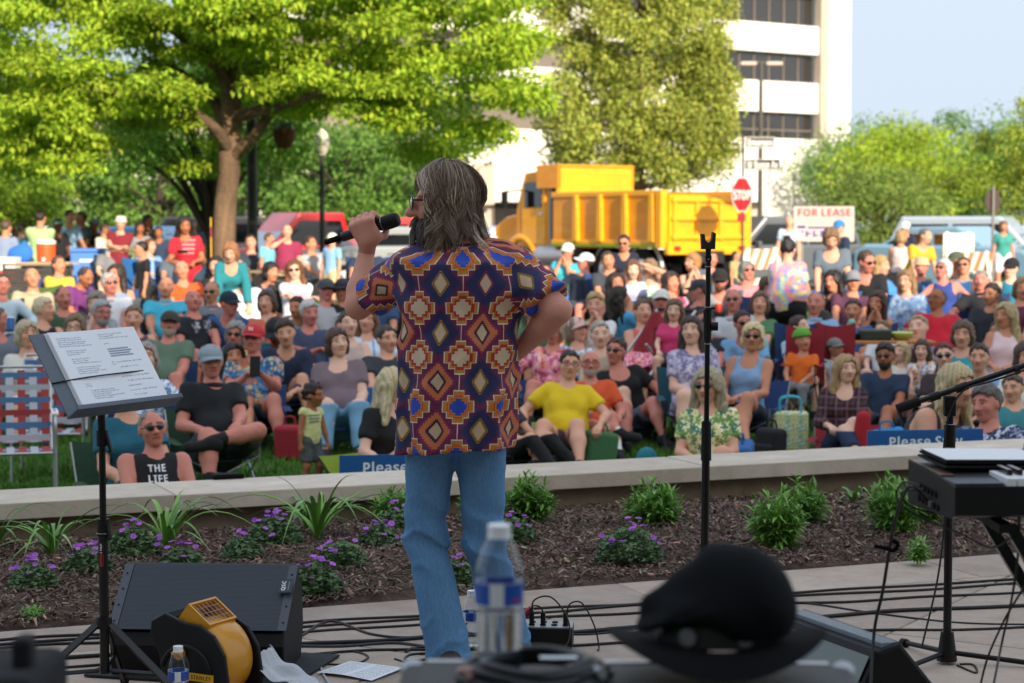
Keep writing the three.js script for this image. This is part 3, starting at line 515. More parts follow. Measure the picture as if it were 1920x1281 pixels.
// head in its own frame: y up, z to the face
const UX = V(1, 0, 0), UY = V(0, 1, 0), UZ = V(0, 0, 1);
const HEADP = (() => {
  const e = (c, r, k) => ell(V(...c), r, UX, UY, UZ, k);
  return [e([0, 0.022, -0.012], [0.076, 0.092, 0.094], 0.03), e([0, -0.03, 0.022], [0.06, 0.08, 0.068], 0.04), e([0, -0.088, 0.052], [0.026, 0.021, 0.026], 0.035), cone(V(0, 0.018, 0.084), V(0, -0.022, 0.108), 0.008, 0.0135, 0.014), e([0.014, -0.026, 0.094], [0.01, 0.008, 0.012], 0.01), e([-0.014, -0.026, 0.094], [0.01, 0.008, 0.012], 0.01), e([0.036, 0.034, 0.07], [0.028, 0.009, 0.014], 0.018), e([-0.036, 0.034, 0.07], [0.028, 0.009, 0.014], 0.018), e([0.04, -0.018, 0.06], [0.022, 0.02, 0.02], 0.025), e([-0.04, -0.018, 0.06], [0.022, 0.02, 0.02], 0.025), cone(V(0.02, -0.056, 0.08), V(-0.02, -0.056, 0.08), 0.009, 0.009, 0.012), e([0.08, -0.002, -0.008], [0.011, 0.032, 0.02], 0.012), e([-0.08, -0.002, -0.008], [0.011, 0.032, 0.02], 0.012), cone(V(0, -0.08, -0.02), V(0, -0.16, -0.035), 0.052, 0.054, 0.03)];
})();
const eyeDip = (x, y, z, d) => { const ax = Math.abs(x) - 0.032, q = Math.sqrt(ax * ax + (y - 0.012) * (y - 0.012) * 1.6 + (z - 0.094) * (z - 0.094)); return Math.max(d, 0.0155 - q); };
const headCache = {};
function headGeo(h) {
  if (headCache[h]) return headCache[h];
  const g = fieldMesh(HEADP, h, 0, eyeDip), p = g.attributes.position, c = new Float32Array(p.count * 3);
  for (let i = 0; i < p.count; i++) {
    const x = Math.abs(p.getX(i)), y = p.getY(i), z = p.getZ(i); let r = 1, gg = 1, b = 1;
    if (z > 0.05) {
      if (x < 0.026 && Math.abs(y + 0.056) < 0.008) { r = 0.72; gg = 0.42; b = 0.42; }
      if (Math.abs(x - 0.032) < 0.014 && Math.abs(y - 0.011) < 0.008) { r = gg = b = 0.22; if (Math.abs(x - 0.032) > 0.008) { r = gg = b = 0.9; } }
      if (x > 0.014 && x < 0.052 && Math.abs(y - 0.037) < 0.0065) { r = 0.4; gg = 0.34; b = 0.3; }
      if (x > 0.025 && x < 0.05 && Math.abs(y + 0.02) < 0.014) { gg = 0.9; b = 0.88; }
    }
    c[3 * i] = r; c[3 * i + 1] = gg; c[3 * i + 2] = b;
  }
  g.setAttribute('color', new THREE.BufferAttribute(c, 3)); return headCache[h] = g;
}
const hairCache = {};
function hairGeo(style, h) {
  const key = style + h; if (hairCache[key]) return hairCache[key];
  const e = (c, r, k = 0.03) => ell(V(...c), r, UX, UY, UZ, k), P = [], rough = style === 'curly' ? 0.012 : 0.0055; let z0 = 0.03, y0 = 0.07, xw = 9, nape = -0.055, top = 9;
  if (style === 'short' || style === 'curly' || style === 'bun' || style === 'pony') P.push(e([0, 0.028, -0.014], [0.087, style === 'curly' ? 0.108 : 0.1, 0.104]));
  if (style === 'full') { P.push(e([0, 0.034, -0.01], [0.092, 0.108, 0.11])); nape = -0.06; z0 = 0.025; }
  if (style === 'fringe') { P.push(e([0, 0.02, -0.02], [0.083, 0.09, 0.094])); top = 0.03; z0 = 0.0; }
  if (style === 'thin') { P.push(e([0, 0.024, -0.016], [0.080, 0.094, 0.098])); y0 = 0.085; z0 = 0.01; }
  if (style === 'bob') { P.push(e([0, 0.022, -0.014], [0.1, 0.112, 0.115]), e([0, -0.05, -0.03], [0.098, 0.075, 0.085])); nape = -0.115; xw = 0.064; y0 = 0.058; z0 = 0.018; }
  if (style === 'long' || style === 'longfull') { const f = style === 'longfull' ? 1.2 : 1; P.push(e([0, 0.026, -0.014], [0.095 * f, 0.108, 0.112]), cone(V(0.078, -0.02, -0.02), V(0.1 * f, -0.26, 0.0), 0.036 * f, 0.03), cone(V(-0.078, -0.02, -0.02), V(-0.1 * f, -0.26, 0.0), 0.036 * f, 0.03), cone(V(0, -0.04, -0.07), V(0, -0.29, -0.09), 0.075, 0.06)); nape = -0.33; xw = 0.06; y0 = 0.062; z0 = 0.02; }
  if (style === 'bun') P.push(e([0, 0.13, -0.06], [0.04, 0.035, 0.04], 0.015));
  if (style === 'pony') { P.push(cone(V(0, 0.03, -0.115), V(0, -0.16, -0.15), 0.032, 0.018)); nape = -0.2; }
  const g = fieldMesh(P, h, 0, (x, y, z, d) => {
    const wob = rough * (Math.sin(x * 95 + Math.sin(y * 31) * 2) + 0.7 * Math.sin(z * 80 + y * 22 + x * 40) + 0.5 * Math.sin(x * 190 - y * 60 + z * 50)) + (style === 'curly' ? 0.007 * Math.sin(y * 90 + x * 30) : 0);
    d -= wob; d = Math.max(d, Math.min(z - z0 - 0.02 * Math.sin(x * 60), (y0 + 0.014 * Math.sin(x * 45 + 1) + 0.007 * Math.sin(x * 170)) - y, xw - Math.abs(x))); d = Math.max(d, nape + 0.012 * Math.sin(x * 70) - y, y - top);
    if (style === 'pony' || style === 'bun') d = Math.max(d, Math.min(-0.055 - y, z + 0.07));
    return d;
  }, 1.4);
  const p = g.attributes.position, c = new Float32Array(p.count * 3);
  for (let i = 0; i < p.count; i++) { const x = p.getX(i), y = p.getY(i), z = p.getZ(i), s = 0.85 + 0.22 * Math.sin(x * 210 + z * 160 + Math.sin(y * 25) * 2) + 0.12 * Math.sin(x * 460 + z * 390); c[3 * i] = c[3 * i + 1] = c[3 * i + 2] = s; }
  g.setAttribute('color', new THREE.BufferAttribute(c, 3)); return hairCache[key] = g;
}
const beardGeo = h => hairCache['beard' + h] || (hairCache['beard' + h] = fieldMesh([ell(V(0, -0.062, 0.032), [0.0595, 0.054, 0.061], UX, UY, UZ, 0.02), ell(V(0, -0.096, 0.05), [0.03, 0.026, 0.032], UX, UY, UZ, 0.03)], h, 0, (x, y, z, d) => Math.max(d - 0.002 * Math.sin(x * 190 + y * 120), y + 0.04 - 0.9 * Math.max(0, Math.abs(x) - 0.036), Math.min(0.016 - Math.hypot(x * 0.6, y + 0.057), 0.05 - z), -0.01 - z), 1.4));
const capGeo = (() => {
  const crown = new THREE.SphereGeometry(1, 20, 10, 0, Math.PI * 2, 0, Math.PI / 2).scale(0.092, 0.092, 0.11).translate(0, 0.04, -0.012);
  const bill = grid(14, 5, (u, v) => { const a = (u - 0.5) * 2.5, r = 1 + v * 0.75; return [Math.sin(a) * 0.088 * (1 + 0.02 * v), 0.047 - 0.018 * v - 0.02 * Math.pow(Math.sin(a), 2) * v, -0.012 + Math.cos(a) * (0.105 + 0.075 * v) + (v ? 0 : 0)]; });
  const under = bill.clone().translate(0, -0.006, 0); return [merge([crown, crown.clone().scale(0.97, 0.97, 0.97)]), merge([bill, under])];
})();
const bucketGeo = lathe([[0.001, 0.13], [0.06, 0.125], [0.085, 0.1], [0.095, 0.045], [0.11, 0.035], [0.112, 0.03], [0.094, 0.04]], 24);
const glassesGeo = (() => {
  const lens = s => { const g = new THREE.SphereGeometry(0.026, 12, 8).scale(1, 0.78, 0.22); g.rotateY(s * 0.22); return g.translate(s * 0.033, 0.012, 0.098); };
  return merge([lens(1), lens(-1), rod(V(-0.012, 0.018, 0.1), V(0.012, 0.018, 0.1), 0.003), rod(V(0.057, 0.02, 0.09), V(0.083, 0.012, -0.012), 0.0032), rod(V(-0.057, 0.02, 0.09), V(-0.083, 0.012, -0.012), 0.0032)]);
})();
const specsGeo = (() => { const ring = s => { const g = new THREE.TorusGeometry(0.022, 0.0024, 6, 18).scale(1.1, 0.85, 1); g.rotateY(s * 0.2); return g.translate(s * 0.033, 0.01, 0.1); }; return merge([ring(1), ring(-1), rod(V(-0.01, 0.014, 0.102), V(0.01, 0.014, 0.102), 0.0026), rod(V(0.056, 0.016, 0.092), V(0.083, 0.012, -0.012), 0.0028), rod(V(-0.056, 0.016, 0.092), V(-0.083, 0.012, -0.012), 0.0028)]); })();
// cloth prints
const printTex = {};
function print(kind) {
  if (printTex[kind]) return printTex[kind];
  const R = rng(kind.length * 13 + kind.charCodeAt(0)), [base, ...cs] = { hawaii: ['#2f6fa3', '#1c4e7a', '#7fb2cf', '#d9c48a', '#c06a3a'], pinkfloral: ['#e58ba5', '#c53f6a', '#f3c3cc', '#f0a06a', '#8a3558'], whitefloral: ['#d9dde4', '#c76a52', '#4f7fae', '#e8b04a'], bluewhite: ['#c9d4e2', '#4a6fa8', '#e9edf2', '#7d9cc5'], lavender: ['#b4acc6', '#8d85a8', '#d5cfe0', '#6d6690'], navyflower: ['#c3cbdb', '#2b3450', '#1c2238', '#8793b3'], plaiddark: ['#2a2326', '#5a2b38', '#18151a', '#7a5560'], greenwhite: ['#d5e3d0', '#5f9a70', '#8fbf95', '#e9efe2'], yellowflower: ['#dcd59c', '#6b8f4a', '#2f6b5a', '#efe9bf'], leggings: ['#6d5a68', '#b498a8', '#3c3038', '#8f7484'], stripe: ['#c8d8e8', '#5f87b5'], camo: ['#3a3a2c', '#23251b', '#55523c'] , denimprint: ['#7f9cc0', '#5f7da6', '#a9bfd8'], tiedye: ['#cfe3a0', '#6fc3d8', '#e06aa8', '#f0a860', '#6a78d8', '#f2e08a'], lemon: ['#4fb8cc', '#f2d648', '#e9f2ee', '#f2d648'], flag: ['#b7413f', '#c9ccd2', '#4a78b0'], picnic: ['#b8c0cc', '#9a3f4a', '#2f3a55'] }[kind];
  const t = canvasTex(256, 256, (g) => {
    g.fillStyle = base; g.fillRect(0, 0, 256, 256);
    if (kind === 'tiedye') { for (let k = 0; k < 900; k++) { const a = k * 0.07, r = k * 0.2, c = cs[Math.floor(a * 1.4 + R() * 1.2) % cs.length]; g.globalAlpha = 0.28; g.fillStyle = c; g.beginPath(); g.arc(128 + Math.cos(a) * r, 140 + Math.sin(a) * r, 12 + R() * 10, 0, 7); g.fill(); } return; }
    if (kind === 'plaiddark' || kind === 'stripe' || kind === 'picnic') { cs.forEach((c, i) => { g.fillStyle = c; g.globalAlpha = 0.7; for (let x = i * 14; x < 256; x += 64) { g.fillRect(x, 0, 14, 256); if (kind !== 'stripe') g.fillRect(0, x, 256, 14); } }); return; }
    for (let k = 0; k < 210; k++) { g.fillStyle = cs[(R() * cs.length) | 0]; g.globalAlpha = 0.9; const x = R() * 256, y = R() * 256, s = 6 + R() * (kind === 'camo' ? 22 : 13); for (const [ox, oy] of [[0, 0], [256, 0], [-256, 0], [0, 256], [0, -256]]) for (let p = 0; p < 4; p++) { const a = p * 1.6 + k; g.beginPath(); g.ellipse(x + ox + Math.cos(a) * s * 0.6, y + oy + Math.sin(a) * s * 0.6, s * 0.55, s * 0.32, a, 0, 7); g.fill(); } }
  });
  t.repeat.set(kind === 'tiedye' ? 1.6 : 2.6, kind === 'tiedye' ? 1.6 : 2.6); return printTex[kind] = t;
}
function graphic(bg, draw) { const t = canvasTex(512, 512, (g, w, h) => { g.fillStyle = bg; g.fillRect(0, 0, w, h); draw(g); }); return t; }
const matCache = {};
function cloth(c) {
  if (c.isMaterial) return c;
  if (matCache[c]) return matCache[c];
  return matCache[c] = c[0] === '#' ? new THREE.MeshStandardMaterial({ color: c, roughness: 0.9, bumpMap: clothBump, bumpScale: 0.004 }) : new THREE.MeshStandardMaterial({ map: print(c), roughness: 0.9 });
}
const clothBump = rep(bumpCoarse, 3);
const skinMats = {};
const skin = c => skinMats[c] || (skinMats[c] = phys(c, 0.55, { vertexColors: true, specularIntensity: 0.4 }));
const hairMats = {};
const hairMat = c => hairMats[c] || (hairMats[c] = new THREE.MeshStandardMaterial({ color: c, roughness: 0.6, vertexColors: true }));
const SK = { a: '#d6a188', b: '#c58a6e', c: '#a86e50', d: '#7c4f38', e: '#e0b49e', f: '#c98474' };
const shade = phys('#0b0b0d', 0.08, { clearcoat: 1 }), specMat = std('#2b2422', 0.4);
const whiteColor = g => { if (!g.attributes.color) g.setAttribute('color', new THREE.BufferAttribute(new Float32Array(g.attributes.position.count * 3).fill(1), 3)); return g; };
function wrinkle(x, y, z) { return 0.0035 * Math.sin(x * 34 + y * 19 + Math.sin(z * 23 + y * 11) * 1.6) + 0.0025 * Math.sin(y * 61 - x * 27 + z * 44); }
function placeHead(m, J) { m.position.copy(J.head); m.quaternion.copy(J.hq); m.scale.setScalar(J.hs); return m; }
// builds one person in a group whose origin is on the ground under the hips
function figure(root, J, o, lod) {
  const hb = [0.022, 0.028, 0.036][lod], hh = [0.0085, 0.0125, 0.018][lod], hd = [0.0085, 0.013, 0.02][lod], hc = [0.02, 0.026, 0.034][lod], hr = [0.0115, 0.016, 0.021][lod];
  const body = [whiteColor(fieldMesh(bodyPrims(J, o.belly || 0), hb))];
  const hg = headGeo(hh).clone(); hg.scale(J.hs, J.hs, J.hs); hg.applyQuaternion(J.hq); hg.translate(J.head.x, J.head.y, J.head.z); body.push(hg);
  const pal = o.palm || V(0, -1, 0.1);
  body.push(whiteColor(fieldMesh(handPrims(J.EL, J.WL, 1, pal, o.curl ?? 0.8), hd)), whiteColor(fieldMesh(handPrims(J.ER, J.WR, -1, pal, o.curl ?? 0.8), hd)));
  const bg = mergeGeometries(body.map(g => { for (const k of Object.keys(g.attributes)) if (!['position', 'normal', 'color'].includes(k)) g.deleteAttribute(k); return g; }));
  part('body', bg, skin(SK[o.skin || 'a']), root);
  const py = J.pel.y, a = armR(J), l = legR(J);
  // shirt
  if (o.top !== null) {
    const sl = o.sleeve ?? 0.62, P = torsoPrims(J, o.belly || 0).slice(0, J.fem ? 9 : 5).filter((p, i) => i !== 4);
    if (sl > 0) for (const [S, E, W] of [[J.SL, J.EL, J.WL], [J.SR, J.ER, J.WR]]) { const end = S.clone().lerp(E, Math.min(1, sl)), n = E.clone().sub(S).normalize(); if (sl < 1) P.push(cutAt(cone(S, E, 0.054 * a, 0.056 * a, 0.03), end, n)); else { P.push(cone(S, E, 0.054 * a, 0.046 * a, 0.03)); const e2 = E.clone().lerp(W, sl - 1); P.push(cutAt(cone(E, W, 0.052 * a, 0.042, 0.03), e2, W.clone().sub(E).normalize())); } }
    P.push(ell(J.on(-0.03, 0, (o.belly || 0) * 0.012), [0.128 * (0.45 + 0.55 * J.w), 0.2, 0.1 * (0.45 + 0.55 * J.w) + (o.belly || 0) * 0.02], J.X, J.U, J.F, 0.05));
    const hem = J.on(-(o.hem ?? 0.07)), nk = J.on(0.5, 0, 0.01), nT = J.head, ndx = nT.clone().sub(nk), sc = J.on(o.neck ? 0.47 : 0.5, 0, o.neck ? 0.095 : 0.06), scr = o.neck === 'scoop' ? 0.1 : o.neck === 'v' ? 0.082 : 0.055, Xx = J.X, cc = J.on(0.4);
    const sg = fieldMesh(P, hc, 0.013, (x, y, z, d) => {
      d -= wrinkle(x, y, z); d = Math.max(d, -((x - hem.x) * J.U.x + (y - hem.y) * J.U.y + (z - hem.z) * J.U.z));
      const px = x - nk.x, pyy = y - nk.y, pz = z - nk.z; const t = clamp((px * ndx.x + pyy * ndx.y + pz * ndx.z) / ndx.lengthSq(), -0.2, 1), q = Math.hypot(px - ndx.x * t, pyy - ndx.y * t, pz - ndx.z * t); d = Math.max(d, 0.064 - q);
      d = Math.max(d, scr - Math.hypot(x - sc.x, y - sc.y, z - sc.z));
      if (sl === 0) { const ax = Math.abs((x - cc.x) * Xx.x + (y - cc.y) * Xx.y + (z - cc.z) * Xx.z), up = (x - cc.x) * J.U.x + (y - cc.y) * J.U.y + (z - cc.z) * J.U.z; d = Math.max(d, Math.min(ax - 0.125 * (0.6 + 0.4 * J.w), up + 0.07)); }
      return d;
    }, 1.3);
    part('shirt', clothUV(sg, py), cloth(o.top || '#888888'), root);
    if (o.collar) { const c = new THREE.TorusGeometry(0.074, 0.014, 6, 20).scale(1, 1, 2).rotateX(Math.PI / 2); c.applyQuaternion(new THREE.Quaternion().setFromUnitVectors(UY, J.U)); part('collar', c.translate(nk.x, nk.y - 0.018, nk.z), cloth(o.top), root); }
  }
  // trousers or shorts
  if (o.legs !== null) {
    const leg = o.leg ?? 0.62, P = [cone(J.on(-0.02, 0.075), J.on(-0.02, -0.075), 0.118 * (0.5 + 0.5 * J.w), 0.118 * (0.5 + 0.5 * J.w), 0.05), ell(J.on(0.08, 0, 0.01), [0.13 * J.w, 0.1, 0.1 * J.w + (o.belly || 0) * 0.03], J.X, J.U, J.F, 0.06)];
    for (const [H, K, A] of [[J.HL, J.KL, J.AL], [J.HR, J.KR, J.AR]]) {
      if (leg < 1) P.push(cutAt(cone(H, K, 0.098 * l, 0.08 * l, 0.05), H.clone().lerp(K, leg), K.clone().sub(H).normalize()));
      else { P.push(cone(H, K, 0.094 * l, 0.068 * l, 0.05)); const e = K.clone().lerp(A, leg - 1); P.push(cutAt(cone(K, A, 0.068 * l, 0.056, 0.035), e, A.clone().sub(K).normalize())); }
    }
    const wst = J.on(0.1);
    part(leg < 1 ? 'shorts' : 'trousers', clothUV(fieldMesh(P, hc, 0.008, (x, y, z, d) => Math.max(d - wrinkle(x, y, z), (x - wst.x) * J.U.x + (y - wst.y) * J.U.y + (z - wst.z) * J.U.z), 1.3), py), cloth(o.legs || '#39414f'), root);
  }
  // shoes
  if (o.shoes !== null) for (const [A, f] of [[J.AL, J.fL], [J.AR, J.fR]]) {
    const h = A.clone().addScaledVector(f, -0.04).add(V(0, -0.03, 0)), t = A.clone().addScaledVector(f, 0.17).add(V(0, -0.04, 0)), fl = Math.min(h.y, t.y) - 0.034;
    part('shoe', fieldMesh([cone(h, t, 0.046, 0.038, 0.03), cone(A.clone().add(V(0, -0.01, 0)), h, 0.045, 0.045, 0.03)], hc * 0.85, 0.004, (x, y, z, d) => Math.max(d, fl - y), 1.3), cloth(o.shoes || '#2a2a2c'), root);
    if (o.sock) part('sock', rod(A.clone(), A.clone().lerp(A === J.AL ? J.KL : J.KR, 0.3), 0.043, 0.05, 12), cloth(o.sock), root);
  }
  const hs = o.hair || 'short';
  if (hs !== 'none') placeHead(part('hair', hairGeo(hs, hr), hairMat(o.hairc || '#4a3526'), root), J);
  if (o.beard) placeHead(part('beard', beardGeo(hr * 0.85), hairMat(o.beard), root), J);
  if (o.hat) {
    if (o.hatKind === 'bucket' || o.hatKind === 'helmet') placeHead(part(o.hatKind === 'helmet' ? 'helmet' : 'hat', o.hatKind === 'helmet' ? capGeo[0].clone().scale(1.18, 1.15, 1.16).translate(0, 0.012, 0) : bucketGeo, cloth(o.hat), root), J);
    else { const c = placeHead(part('cap', capGeo[0], cloth(o.hat), root), J); const b = part('bill', capGeo[1], cloth(o.bill || o.hat), c); if (o.back) b.rotation.y = Math.PI; if (o.letter) { const m = part('letter', letterGeo(), letterMat, c); } }
  }
  if (o.shades) placeHead(part('sunglasses', glassesGeo, shade, root), J);
  if (o.specs) placeHead(part('glasses', specsGeo, specMat, root), J);
}
const letterMat = std('#f2f0ea', 0.8);
function letterGeo() { const b = (a, c) => bar(V(...a), V(...c), 0.0055, 0.004); return merge([b([-0.013, -0.016, 0], [-0.013, 0.016, 0]), b([0.013, -0.016, 0], [0.013, 0.016, 0]), b([-0.013, 0.016, 0], [0.013, -0.016, 0]), b([-0.017, 0.016, 0], [-0.008, 0.016, 0]), b([0.017, -0.016, 0], [0.008, -0.016, 0])]).rotateX(-0.45).translate(0, 0.082, 0.094); }
// ---------------------------------------------------------------- folding chairs
const chairGeo = {};
(() => {
  chairGeo.seat = merge([0, 0.012].map(dy => grid(8, 8, (u, v) => { const x = (u - 0.5) * 0.54, z = (v - 0.5) * 0.46 + 0.02; return [x, 0.44 - dy - 0.075 * (1 - Math.pow(2 * u - 1, 2)) * (1 - 0.35 * v), z]; })));
  chairGeo.back = merge([0, 0.012].map(dz => grid(8, 8, (u, v) => { const x = (u - 0.5) * (0.56 + 0.04 * v), y = 0.42 + 0.5 * v; return [x, y + 0.04 * Math.pow(2 * u - 1, 2) * v, -0.2 - 0.16 * v - 0.04 * (1 - Math.pow(2 * u - 1, 2)) - dz]; })));
  chairGeo.arm = s => grid(3, 8, (u, v) => [s * (0.29 + (u - 0.5) * 0.07), 0.62 - 0.02 * Math.sin(v * Math.PI) - 0.01 * Math.pow(2 * u - 1, 2), lerp(-0.22, 0.26, v)]);
  const c = { fl: V(0.27, 0.02, 0.26), fr: V(-0.27, 0.02, 0.26), bl: V(0.27, 0.02, -0.24), br: V(-0.27, 0.02, -0.24) };
  const up = (p, y) => V(p.x * 1.03, y, p.z);
  chairGeo.legs = [rod(c.fl, up(c.fr, 0.45), 0.009), rod(c.fr, up(c.fl, 0.45), 0.009), rod(c.bl, up(c.br, 0.45), 0.009), rod(c.br, up(c.bl, 0.45), 0.009), rod(c.fl, up(c.bl, 0.45), 0.009), rod(c.fr, up(c.br, 0.45), 0.009), rod(c.bl, up(c.fl, 0.45), 0.009), rod(c.br, up(c.fr, 0.45), 0.009)];
  chairGeo.posts = [rod(up(c.fl, 0.40), up(c.fl, 0.62), 0.009), rod(up(c.fr, 0.40), up(c.fr, 0.62), 0.009), rod(V(0.28, 0.42, -0.24), V(0.3, 0.95, -0.37), 0.01), rod(V(-0.28, 0.42, -0.24), V(-0.3, 0.95, -0.37), 0.01)];
})();
function campChair(pos, turn, color, label, scale = 1, frame = M.tubeBlack, drop = 0) {
  const t = thing('camp_chair', label, 'chair', pos, turn, 'folding chairs on the lawn'); t.scale.setScalar(scale); const k = cloth(color);
  part('seat', chairGeo.seat, k, t); part('backrest', chairGeo.back, k, t); part('armrest', chairGeo.arm(1), k, t); part('armrest', chairGeo.arm(-1), k, t);
  chairGeo.legs.forEach(g => part('leg', g, frame, t)); chairGeo.posts.forEach(g => part('post', g, frame, t));
  if (drop) t.scale.y *= drop; return t;
}
const people = [];
// one person seen at a place of the photograph: head centre x, top of head y
const crowdR = rng(4242);
function person(px, py, pose, label, o = {}) {
  const r = Array.from({ length: 8 }, () => crowdR() * 2 - 1);   // nobody sits quite like the next one
  o = { ...o, hyaw: o.hyaw ?? r[0] * 24, pitch: o.pitch ?? r[1] * 7, roll: o.roll ?? r[2] * 7, yaw: o.yaw ?? r[3] * 12, side: o.side ?? r[4] * 5, twist: o.twist ?? r[5] * 8, lean: o.lean ?? (pose === 'sit' || pose === 'sitArms' ? r[6] * 6 - 4 : 0) };
  const J = rig(pose, o), s0 = o.s || 1; let d = o.d, s = s0;
  if (d === undefined) { let a = 9.5, b = 60; const f = q => at(px, py, q).y - lawnH(q) - J.top * s0; for (let i = 0; i < 40; i++) { const m = (a + b) / 2; if (f(m) > 0) a = m; else b = m; } d = (a + b) / 2; }
  else s = (at(px, py, d).y - lawnH(d)) / J.top;
  let low = 1; const seated = pose.startsWith('sit');
  if (seated && !o.kid && !o.fix && d < 24) { d *= 1 + 0.19 * smooth(24, 14, d); s = (at(px, py, d).y - lawnH(d)) / J.top; }
  if (seated && s < 0.97 * s0) {   // a lower seat, not a smaller person
    const P = POSES[pose], dn = Math.min(0.31, J.top - (at(px, py, d).y - lawnH(d)) / s0), dy = a => [a[0], Math.max(0.12, a[1] - dn), a[2]], fw = a => a[1] < 0.2 ? [a[0] * 1.2, a[1], a[2] + dn * 0.7] : dy(a);
    low = (P.pel[1] - dn - 0.02) / 0.45; const J2 = rig(pose, { ...o, adj: { ...o.adj, pel: dy(P.pel), LH: dy(P.LH), RH: dy(P.RH), LF: fw(P.LF), RF: fw(P.RF) } }); Object.assign(J, J2); s = (at(px, py, d).y - lawnH(d)) / J.top;
  }
  if (o.kid && s > s0) {   // a child sitting high on a lap or seat
    const P = POSES[pose], up = (at(px, py, d).y - lawnH(d)) / s0 - J.top, dy = a => [a[0], a[1] + up, a[2]]; Object.assign(J, rig(pose, { ...o, adj: { pel: dy(P.pel), LH: dy(P.LH), RH: dy(P.RH), LF: dy(P.LF), RF: dy(P.RF) } })); s = s0; low = 1 / s0;
  }
  const hp = at(px, py, d), yaw = Math.atan2(-hp.x, d - 6.5) + (o.yaw || 0) * Math.PI / 180;
  const off = V(J.head.x, 0, J.head.z).multiplyScalar(s).applyAxisAngle(UY, yaw), pos = V(hp.x - off.x, 0, -d - off.z); pos.y = lawnH(-pos.z);
  const root = thing('person', label, 'person', pos, yaw, 'people of the audience on the lawn'); root.scale.setScalar(s);
  figure(root, J, o, d < 18 ? 0 : d < 25 ? 1 : 2);
  people.push([label.slice(0, 40), d.toFixed(1), s.toFixed(2)]);
  if (pose.startsWith('sit') && o.chair !== null) {
    const ch = o.chair || '#24406e'; campChair(pos.clone(), yaw, ch, o.chairLabel || `${colorName(ch)} camp chair under the ${label.replace(/^(the )/, '')}`.split(' ').slice(0, 16).join(' '), s, o.frame || M.tubeBlack, Math.max(0.32, low));
  }
  return root;
}
const colorName = c => ({ '#24406e': 'blue', '#1f5f9e': 'bright blue', '#8e1f2b': 'red', '#1d1f22': 'black', '#2b4a34': 'green', '#46602c': 'olive green', '#5b6570': 'grey', '#b84a24': 'orange', '#1e4f5c': 'teal', '#8aa02a': 'lime green' }[c] || 'coloured');
